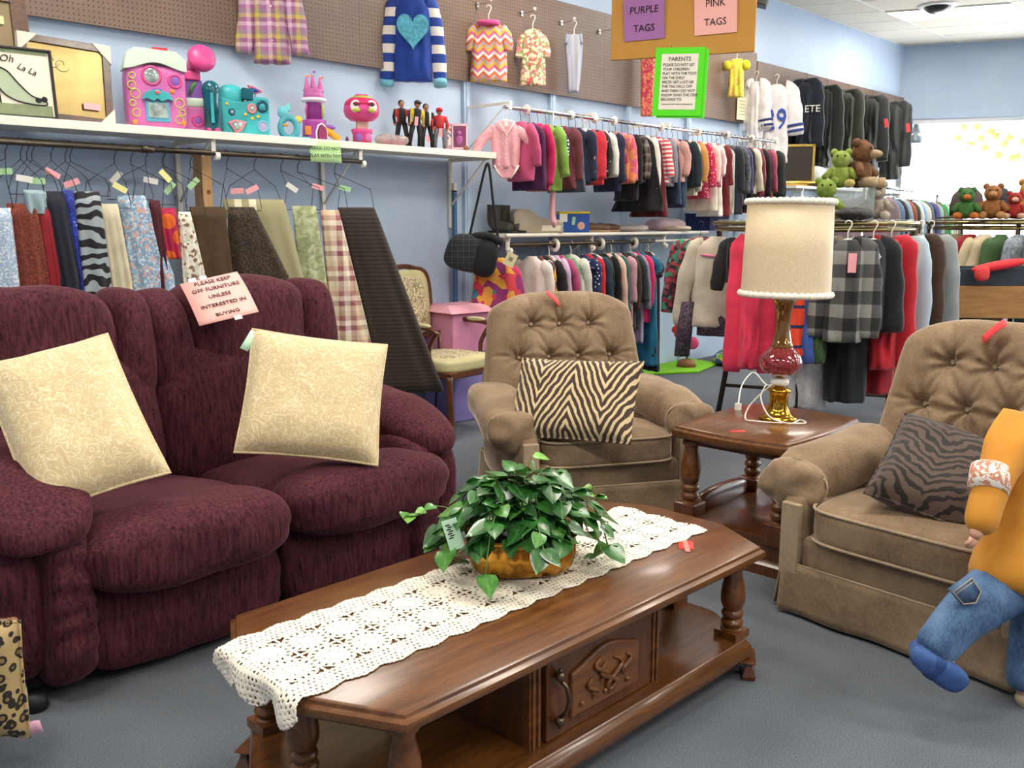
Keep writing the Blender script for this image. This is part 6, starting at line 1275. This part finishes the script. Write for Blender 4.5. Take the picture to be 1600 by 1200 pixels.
p = oy(1274, 292, 4.55); wb = thing('peaked_hat', 'white and black peaked cap on the far shelf', 'cap', (p.x, 4.56, 1.701), face(p, .3)); MB().sph((0, 0, .09), .15, 12, None, (1, 1, .9)).build('crown', pm('#d8dcdc', .7), wb); MB().cush((0, -.17, .02), (.12, .12, .015), 3, 6).build('peak', BLACK, wb)
# ================================================================ straight rack of shirts before the window
a_, b2 = od(1352, 322, 7.6), od(1462, 326, 10.2); dr_ = (b2 - a_); n = 20
sr_ = thing('straight_clothes_rack', 'long straight rack of shirts leading towards the shop window', 'clothes rack', (a_.x, a_.y, 0), math.atan2(dr_.y, dr_.x)); Ln = math.hypot(dr_.x, dr_.y); SZ2 = 1.64
MB().tube([(-.1, 0, SZ2), (Ln + .1, 0, SZ2)], .016, 10).build('rack_rail', CHROME, sr_)
for x in (-.05, Ln + .05): MB().tube([(x, 0, SZ2), (x, 0, .05)], .016, 8).build('rack_post', CHROME, sr_); MB().tube([(x, -.3, .02), (x, .3, .02)], .018, 8).build('rack_foot', CHROME, sr_)
SC_ = [('mauve', '#8a7a84'), ('steel blue', '#6a86a4'), ('charcoal', '#30343a'), ('pale blue', '#9ab0c8'), ('rust', '#a05a3c'), ('dark green grey', '#3f4a44'), ('white', '#d8d8d4'), ('sky blue', '#8fb0d0'), ('ivory', '#d8d0bc'), ('slate', '#5a6470'), ('navy', '#26345c'), ('violet', '#5a4c8c'), ('mint', '#8cb8a0'), ('olive', '#6a6a44'), ('emerald green', '#2f9a58'), ('pale green', '#b4ccb4'), ('grey', '#8a8e92'), ('cream', '#d4ccb8'), ('taupe', '#7a6a5c'), ('black', '#24242a')]
for i, (nm, c) in enumerate(SC_):
    P = a_ + dr_ * (i / (n - 1)); garment('hung_shirt', '%s shirt, %s from the near end of the straight rack' % (nm, ORD(i + 1)), 'shirt', (P.x, P.y, SZ2), math.atan2(dr_.y, dr_.x) + PI / 2 + .25, C(c), .70, .22, .5, .04, .05, group='shirts on the straight rack', ph=i)
# ================================================================ second round rack at the right with plush and hats on top
R2 = od(1600, 358, 7.4); R2.z = 0; r2_ = .72
rk2 = thing('round_clothes_rack', 'round clothes rack with hats and plush toys at the right edge', 'clothes rack', (R2.x, R2.y, 0))
for z, r_ in ((RZ, r2_), (RZ - .04, r2_ - .02)): MB().tube([(r_ * math.cos(a), r_ * math.sin(a), z) for a in [2 * PI * k / 60 for k in range(60)]], .014, 8, True).build('ring_rail', BRZ, rk2)
for k in range(4):
    a = k * PI / 2 + .2; MB().tube([(math.cos(a) * r2_ * .97, math.sin(a) * r2_ * .97, RZ), (math.cos(a) * r2_ * .9, math.sin(a) * r2_ * .9, 0)], .018, 8).build('rack_leg', DKM, rk2)
MB().lathe([(r2_ - .04, RZ + .014), (r2_ - .02, RZ + .02), (r2_ - .04, RZ + .026), (.01, RZ + .026)], 48).build('wood_top', pm('#5a4a38', .5), rk2)
KC = [('grey', C('#8a8a84')), ('dusty pink', C('#b89a94')), ('dark brown striped', pat('sz', ['#2c2426', '#6a6264'], 16)), ('red and white striped', pat('sz', ['#8c1c26', '#cfc8b4'], 13)), ('pale pink', C('#c0a4a0')), ('bright red', C('#b01e28')), ('sage green', C('#98a48c')), ('blue grey patterned', pat('mott', ['#5a6478', '#9aa0a8'], 40)), ('forest green', C('#3c5c34')), ('cream', C('#cfc0a0')), ('crimson', C('#8c1824')), ('khaki', C('#8a8462')), ('navy', C('#222c48')), ('white', C('#d0ccc4')), ('purple', C('#54406c')), ('teal', C('#2c5a5c'))]
a0 = math.atan2(-R2.y, -R2.x)
for i, (nm, m_) in enumerate(KC):
    a = a0 + math.radians(62 - i * 9.2); P = (R2.x + r2_ * math.cos(a), R2.y + r2_ * math.sin(a), RZ)
    garment('kids_garment', '%s kids top, %s from the left on the right hand round rack' % (nm, ORD(i + 1)), 'garment', P, a - .35, m_, .50 if i % 4 else .62, .17, .36, .04, .06, group='kids tops on the right hand round rack', ph=i)
    if i % 2 == 0 and i < 14: pants('kids_trousers', '%s kids trousers, %s low garment on the right hand round rack' % (['denim blue', 'pink', 'dark red', 'grey green', 'beige', 'black', 'mint'][i // 2], ORD(i // 2 + 1)), (R2.x + r2_ * .9 * math.cos(a - .05), R2.y + r2_ * .9 * math.sin(a - .05), RZ - .04), a - .3, C(['#4a5a78', '#b88a90', '#7a1c28', '#4c5c54', '#b8a47c', '#1c1c20', '#a0b0a4'][i // 2]), .85, .13, .05, 'kids trousers on the right hand round rack')
T2 = RZ + .027
plush('green and orange plush toy on the right hand round rack', od(1508, 345, 7.0), T2, '#3c6a34', '#b8642c', .85)
plush('rust orange plush bear on the right hand round rack', od(1548, 345, 7.0), T2, '#8e5c34', '#a87a4c', .95)
plush('red plush toy with white eyes at the right picture edge', od(1583, 345, 6.95), T2, '#982a24', '#c8a08c', .75)
plush('tall orange plush toy at the very right on the rack', od(1605, 345, 7.2), T2, '#b07a2c', '#b05a6a', 1.1)
for u, d, c, lab, s_ in ((1510, 7.7, '#4a403c', 'brown felt hat behind the green plush toy', 1.25), (1560, 7.7, '#2a2c34', 'dark knitted cap behind the rust plush bear', 1.0)):
    p = od(u, 325, d); h = thing('hat', lab, 'hat', (p.x, p.y, T2)); MB().lathe([(.10 * s_, .02), (.105 * s_, .12), (.09 * s_, .20), (.05 * s_, .25), (.01, .262)], 22, None).build('crown', pm(c, .9, vs=20), h); MB().lathe([(.10 * s_, .012), (.17 * s_, .008), (.175 * s_, .016), (.10 * s_, .03)], 24).build('brim', pm(c, .9, vs=20), h)
# wooden display table with dark bin
p = od(1555, 470, 6.1); tb = thing('display_table', 'light brown wooden display table behind the right recliner', 'table', (p.x, p.y, 0), math.radians(-52))
OAK = wood('#8a5f30', '#a97a42', (1.5, 12, 12), .5, .1); TBZ = .93
MB().box((.15, .28, TBZ - .012), (.62, .30, .012)).build('table_top', OAK, tb, smooth=False, bevel=.003); MB().box((.15, -.02, TBZ - .11), (.62, .012, .10)).build('front_board', OAK, tb, smooth=False, bevel=.003); MB().box((.15, .58, TBZ - .11), (.62, .012, .10)).build('rear_board', OAK, tb, smooth=False)
for x in (-.45, .75):
    for y in (.0, .56): MB().box((x, y, TBZ / 2 - .02), (.025, .025, TBZ / 2 - .02)).build('table_leg', OAK, tb, smooth=False)
bn = thing('dark_bin', 'low dark blue bin standing on the wooden display table', 'bin', (p.x, p.y, TBZ + .001), math.radians(-52)); BNM = pm('#27323c', .6, vs=30)
for c, h_ in (((.15, 0, .055), (.60, .008, .055)), ((.15, .40, .055), (.60, .008, .055)), ((-.45, .2, .055), (.008, .2, .055)), ((.75, .2, .055), (.008, .2, .055)), ((.15, .2, .006), (.6, .2, .006))): MB().box(c, h_).build('bin_panel', BNM, bn, smooth=False, bevel=.003)
p2 = od(1560, 436, 6.05); rc = thing('red_slipper', 'red cloth slipper lying over the edge of the dark bin', 'slipper', (p2.x, p2.y, TBZ + .115), -.6)
MB().cush((0, 0, .02), (.20, .06, .03), 2.3, 12, None, lambda P, q: Vector((P.x, P.y, P.z + .03 * q[0]))).build('slipper_upper', pm('#c2202a', .8), rc); MB().cush((-.16, -.04, -.03), (.05, .03, .05), 2.5, 8).build('slipper_cuff', pm('#d23a3a', .8), rc)
# ================================================================ child beside the recliner
def skin(name, nodes, edges, root, m, parent, sub=2):
    ks = list(nodes); ix = {k: i for i, k in enumerate(ks)}
    me = bpy.data.meshes.new(name); me.from_pydata([nodes[k][0] for k in ks], [(ix[a], ix[b]) for a, b in edges], [])
    o = bpy.data.objects.new(name, me); col.objects.link(o); o.parent = parent
    o.modifiers.new('skin', 'SKIN').use_smooth_shade = True
    if not me.skin_vertices: bpy.context.view_layer.update()
    sv = me.skin_vertices[0].data
    for k in ks:
        r = nodes[k][1]; sv[ix[k]].radius = r if isinstance(r, tuple) else (r, r); sv[ix[k]].use_root = (k == root)
    q = o.modifiers.new('sub', 'SUBSURF'); q.levels = sub; q.render_levels = sub
    bpy.context.view_layer.update(); dg = bpy.context.evaluated_depsgraph_get()
    m2 = bpy.data.meshes.new_from_object(o.evaluated_get(dg)); bpy.data.objects.remove(o); m2.shade_smooth(); m2.materials.clear()
    return link(name, m2, m, parent)
base = oz(1592, 1108, 0)
kid = thing('person', 'child in orange long sleeved shirt and blue jeans, one foot lifted', 'person', base)
K = lambda u, v, d: tuple(od(u, v, d) - base)
SK = pm('#d9a58c', .55, var=.05)
nd_ = {'pelvis': (K(1608, 872, 2.62), (.075, .085)), 'belly': (K(1614, 800, 2.62), .085), 'chest': (K(1622, 715, 2.63), (.09, .085)), 'neck0': (K(1645, 655, 2.65), .05), 'neck': (K(1662, 632, 2.66), .035), 'jaw': (K(1682, 600, 2.68), .058), 'head': (K(1692, 560, 2.69), .078), 'crown': (K(1696, 517, 2.70), .055),
 'hipL': (K(1584, 900, 2.62), .05), 'kneeL': (K(1503, 965, 2.51), .04), 'ankL': (K(1458, 1020, 2.50), .030), 'heelL': (K(1446, 1030, 2.47), .026), 'toeL': (K(1488, 1056, 2.50), .022),
 'hipR': (K(1630, 900, 2.66), .07), 'kneeR': (K(1612, 1000, 2.64), .048), 'ankR': (K(1600, 1082, 2.62), .032), 'toeR': (K(1640, 1100, 2.64), .026),
 'shL': (K(1585, 678, 2.56), .045), 'elL': (K(1552, 752, 2.50), .032), 'wrL': (K(1530, 818, 2.47), .022), 'haL': (K(1522, 842, 2.465), .018), 'shR': (K(1668, 690, 2.74), .045), 'elR': (K(1700, 770, 2.82), .032), 'wrR': (K(1690, 830, 2.92), .022), 'haR': (K(1684, 845, 2.95), .018)}
ed = [('pelvis', 'belly'), ('belly', 'chest'), ('chest', 'neck0'), ('neck0', 'neck'), ('neck', 'jaw'), ('jaw', 'head'), ('head', 'crown'), ('pelvis', 'hipL'), ('hipL', 'kneeL'), ('kneeL', 'ankL'), ('ankL', 'heelL'), ('ankL', 'toeL'), ('pelvis', 'hipR'), ('hipR', 'kneeR'), ('kneeR', 'ankR'), ('ankR', 'toeR'), ('chest', 'shL'), ('shL', 'elL'), ('elL', 'wrL'), ('wrL', 'haL'), ('chest', 'shR'), ('shR', 'elR'), ('elR', 'wrR'), ('wrR', 'haR')]
body = skin('body', nd_, ed, 'pelvis', SK, kid)
# fingers of both hands
for wr, ha, sd in (('wrL', 'haL', 1), ('wrR', 'haR', -1)):
    a = Vector(nd_[wr][0]); b_ = Vector(nd_[ha][0]); f = (b_ - a).normalized(); sd_ = f.cross(Vector((0, 0, 1)).cross(f)).normalized() if abs(f.z) < .9 else f.cross(Vector((1, 0, 0))).normalized(); n_ = f.cross(sd_)
    for i, L_ in enumerate((.026, .03, .032, .028)):
        o_ = b_ + sd_ * (.0095 * (i - 1.5)); MB().tube([o_, o_ + f * L_ * .5 + n_ * .003, o_ + f * L_ * .85 + n_ * .011], [.0062, .0058, .0045], 8).build('finger', SK, kid)
    o_ = b_ - sd_ * .017 - f * .008; MB().tube([o_, o_ - sd_ * .008 + f * .012 + n_ * .006, o_ + f * .024 + n_ * .01], [.007, .0065, .005], 8).build('thumb', SK, kid)
ORS = pat('mott', ['#c8821e', '#d99430'], 10)
def inflate(k, r, dx=None): return (nd_[k][0] if dx is None else dx, r)
shirt = {'hem': (K(1590, 935, 2.585), (.15, .165)), 'hem0': (K(1594, 890, 2.59), (.145, .16)), 'belly': (K(1608, 815, 2.61), (.112, .12)), 'chest': (K(1618, 730, 2.62), (.115, .115)), 'top': (K(1630, 668, 2.64), (.075, .075)), 'col': (K(1652, 642, 2.655), (.052, .052)), 'shL': (K(1588, 676, 2.57), .068), 'elL': (K(1552, 752, 2.50), .05), 'foL': (K(1538, 795, 2.48), .048), 'cuL': (K(1527, 838, 2.465), .046), 'shR': (K(1668, 690, 2.74), .068), 'elR': (K(1700, 770, 2.82), .05), 'cuR': (K(1692, 825, 2.91), .038)}
skin('orange_shirt', shirt, [('hem', 'hem0'), ('hem0', 'belly'), ('belly', 'chest'), ('chest', 'top'), ('top', 'col'), ('chest', 'shL'), ('shL', 'elL'), ('elL', 'foL'), ('foL', 'cuL'), ('chest', 'shR'), ('shR', 'elR'), ('elR', 'cuR')], 'chest', ORS, kid)
a, b_ = Vector(K(1550, 733, 2.515)), Vector(K(1543, 768, 2.488))
MB().tube([a, a.lerp(b_, .5), b_], [.0535, .0530, .0515], 20).build('white_sleeve_print', pat('mott', ['#efe8e0', '#d08a6a', '#f4f0ea'], 60, 1, .9), kid)
m, nt, b = newmat('denim'); v = coord(nt); f = noisef(nt, v, 9, 3); f2 = noisef(nt, coord(nt, 'Object', (1, 1, .3)), 220, 2); g = mt(nt, 'ADD', mt(nt, 'MULTIPLY', f, .7), mt(nt, 'MULTIPLY', f2, .3)); nt.links.new(ramp(nt, g, [(.35, '#28456c'), (.65, '#6c8db2')]), b.inputs['Base Color']); b.inputs['Roughness'].default_value = .9; DEN = m
jeans = {'waist': (K(1608, 835, 2.615), (.095, .10)), 'pelvis': (K(1600, 893, 2.605), (.1, .11)), 'hipL': (K(1574, 908, 2.59), .086), 'thL': (K(1532, 942, 2.53), .08), 'kneeL': (K(1498, 968, 2.50), .066), 'cuL0': (K(1468, 1005, 2.50), .060), 'cuL': (K(1450, 1026, 2.49), .058), 'hipR': (K(1632, 915, 2.66), .088), 'kneeR': (K(1614, 1000, 2.64), .066), 'cuR': (K(1602, 1088, 2.62), .06)}
skin('blue_jeans', jeans, [('waist', 'pelvis'), ('pelvis', 'hipL'), ('hipL', 'thL'), ('thL', 'kneeL'), ('kneeL', 'cuL0'), ('cuL0', 'cuL'), ('pelvis', 'hipR'), ('hipR', 'kneeR'), ('kneeR', 'cuR')], 'pelvis', DEN, kid)
STI = pm('#b9a88c', .8, var=0)
a, b_ = Vector(K(1464, 1012, 2.50)), Vector(K(1460, 1017, 2.50)); MB().tube([a, b_], [.053, .052], 18).build('frayed_cuff', STI, kid)
# back pocket with stitching on the lifted leg
c0 = Vector(K(1512, 926, 2.447)); xx = (Vector(K(1545, 915, 2.435)) - Vector(K(1490, 955, 2.44))).normalized(); yy = FW; zz = xx.cross(yy).normalized(); M3 = Matrix((xx, zz.cross(xx), zz)).transposed().to_4x4(); M3.translation = c0
PK_ = [(-.03, .026), (.03, .026), (.028, -.016), (0, -.032), (-.028, -.016)]
pk = MB().prism(PK_, -.004, .03, M3).build('back_pocket', DEN, kid); MB().tube([M3 @ Vector((x, -.005, z)) for x, z in PK_], .0018, 5, True).tube([M3 @ Vector((x, -.005, .017)) for x in (-.028, 0, .028)], .0015, 5).build('pocket_stitching', STI, pk)
# socks
s1 = pm('#3d5c94', .9, vs=50); s2 = pm('#2c477c', .9, vs=50)
h0, t0 = Vector(K(1432, 1022, 2.475)), Vector(K(1500, 1068, 2.46)); ax = (t0 - h0).normalized(); ny = (-FW * .8 + Vector((0, 0, -.35))); ny = (ny - ax * ny.dot(ax)).normalized(); az = ax.cross(ny)
SM = Matrix((ax, ny, az)).transposed().to_4x4(); SM.translation = (h0 + t0) / 2
def footfn(P, q): return Vector((P.x, P.y * (1 - .25 * q[0]), P.z * (1 + .18 * q[0] - .12 * (1 - q[0] ** 2))))
MB().cush((0, 0, 0), (.082, .030, .040), 2.5, 14, SM, footfn).tube([SM @ Vector((-.045, -.01, .0)), SM @ Vector((-.04, -.05, .01)), Vector(K(1462, 1008, 2.50))], [.034, .036, .038], 12).build('blue_sock', s1, kid)
MB().cush((-.012, .004, 0), (.026, .0275, .036), 2.8, 10, SM).build('dark_arch_patch', s2, kid)
skin('beige_sock', {'a': (K(1600, 1078, 2.62), .04), 'b': (K(1606, 1098, 2.62), .034), 'c': (K(1640, 1102, 2.64), .03)}, [('a', 'b'), ('b', 'c')], 'a', pm('#b8a68c', .9), kid)
# head details
hc = Vector(nd_['head'][0]); fd = (RT * .85 + FW * .5); fd.z = 0; fd.normalize(); sdv = fd.cross(Vector((0, 0, 1)))
MB().sph(hc - fd * .012 + Vector((0, 0, .022)), .098, 16, None).build('hair', pm('#5a3c22', .7, vs=40), kid)
HM = Matrix((sdv, fd, Vector((0, 0, 1)))).transposed().to_4x4(); HM.translation = hc
MB().sph((0, .03, -.015), .075, 14, HM, (.9, 1, 1.1)).build('face', SK, kid); MB().sph((0, .108, -.025), .012, 8, HM, (.9, 1, 1.1)).build('nose', SK, kid); MB().tube([(-.018, .098, -.055), (0, .102, -.058), (.018, .098, -.055)], .004, 6, False, 1, HM).build('mouth', pm('#b05a56', .5, var=0), kid)
for s_ in (-1, 1): MB().sph((s_ * .028, .093, .0), .009, 8, HM, (1, .6, .8)).build('eye', pm('#2a1c14', .2, var=0), kid); MB().sph((s_ * .09, -.005, -.015), .02, 8, HM, (.4, .8, 1.2)).build('ear', SK, kid)
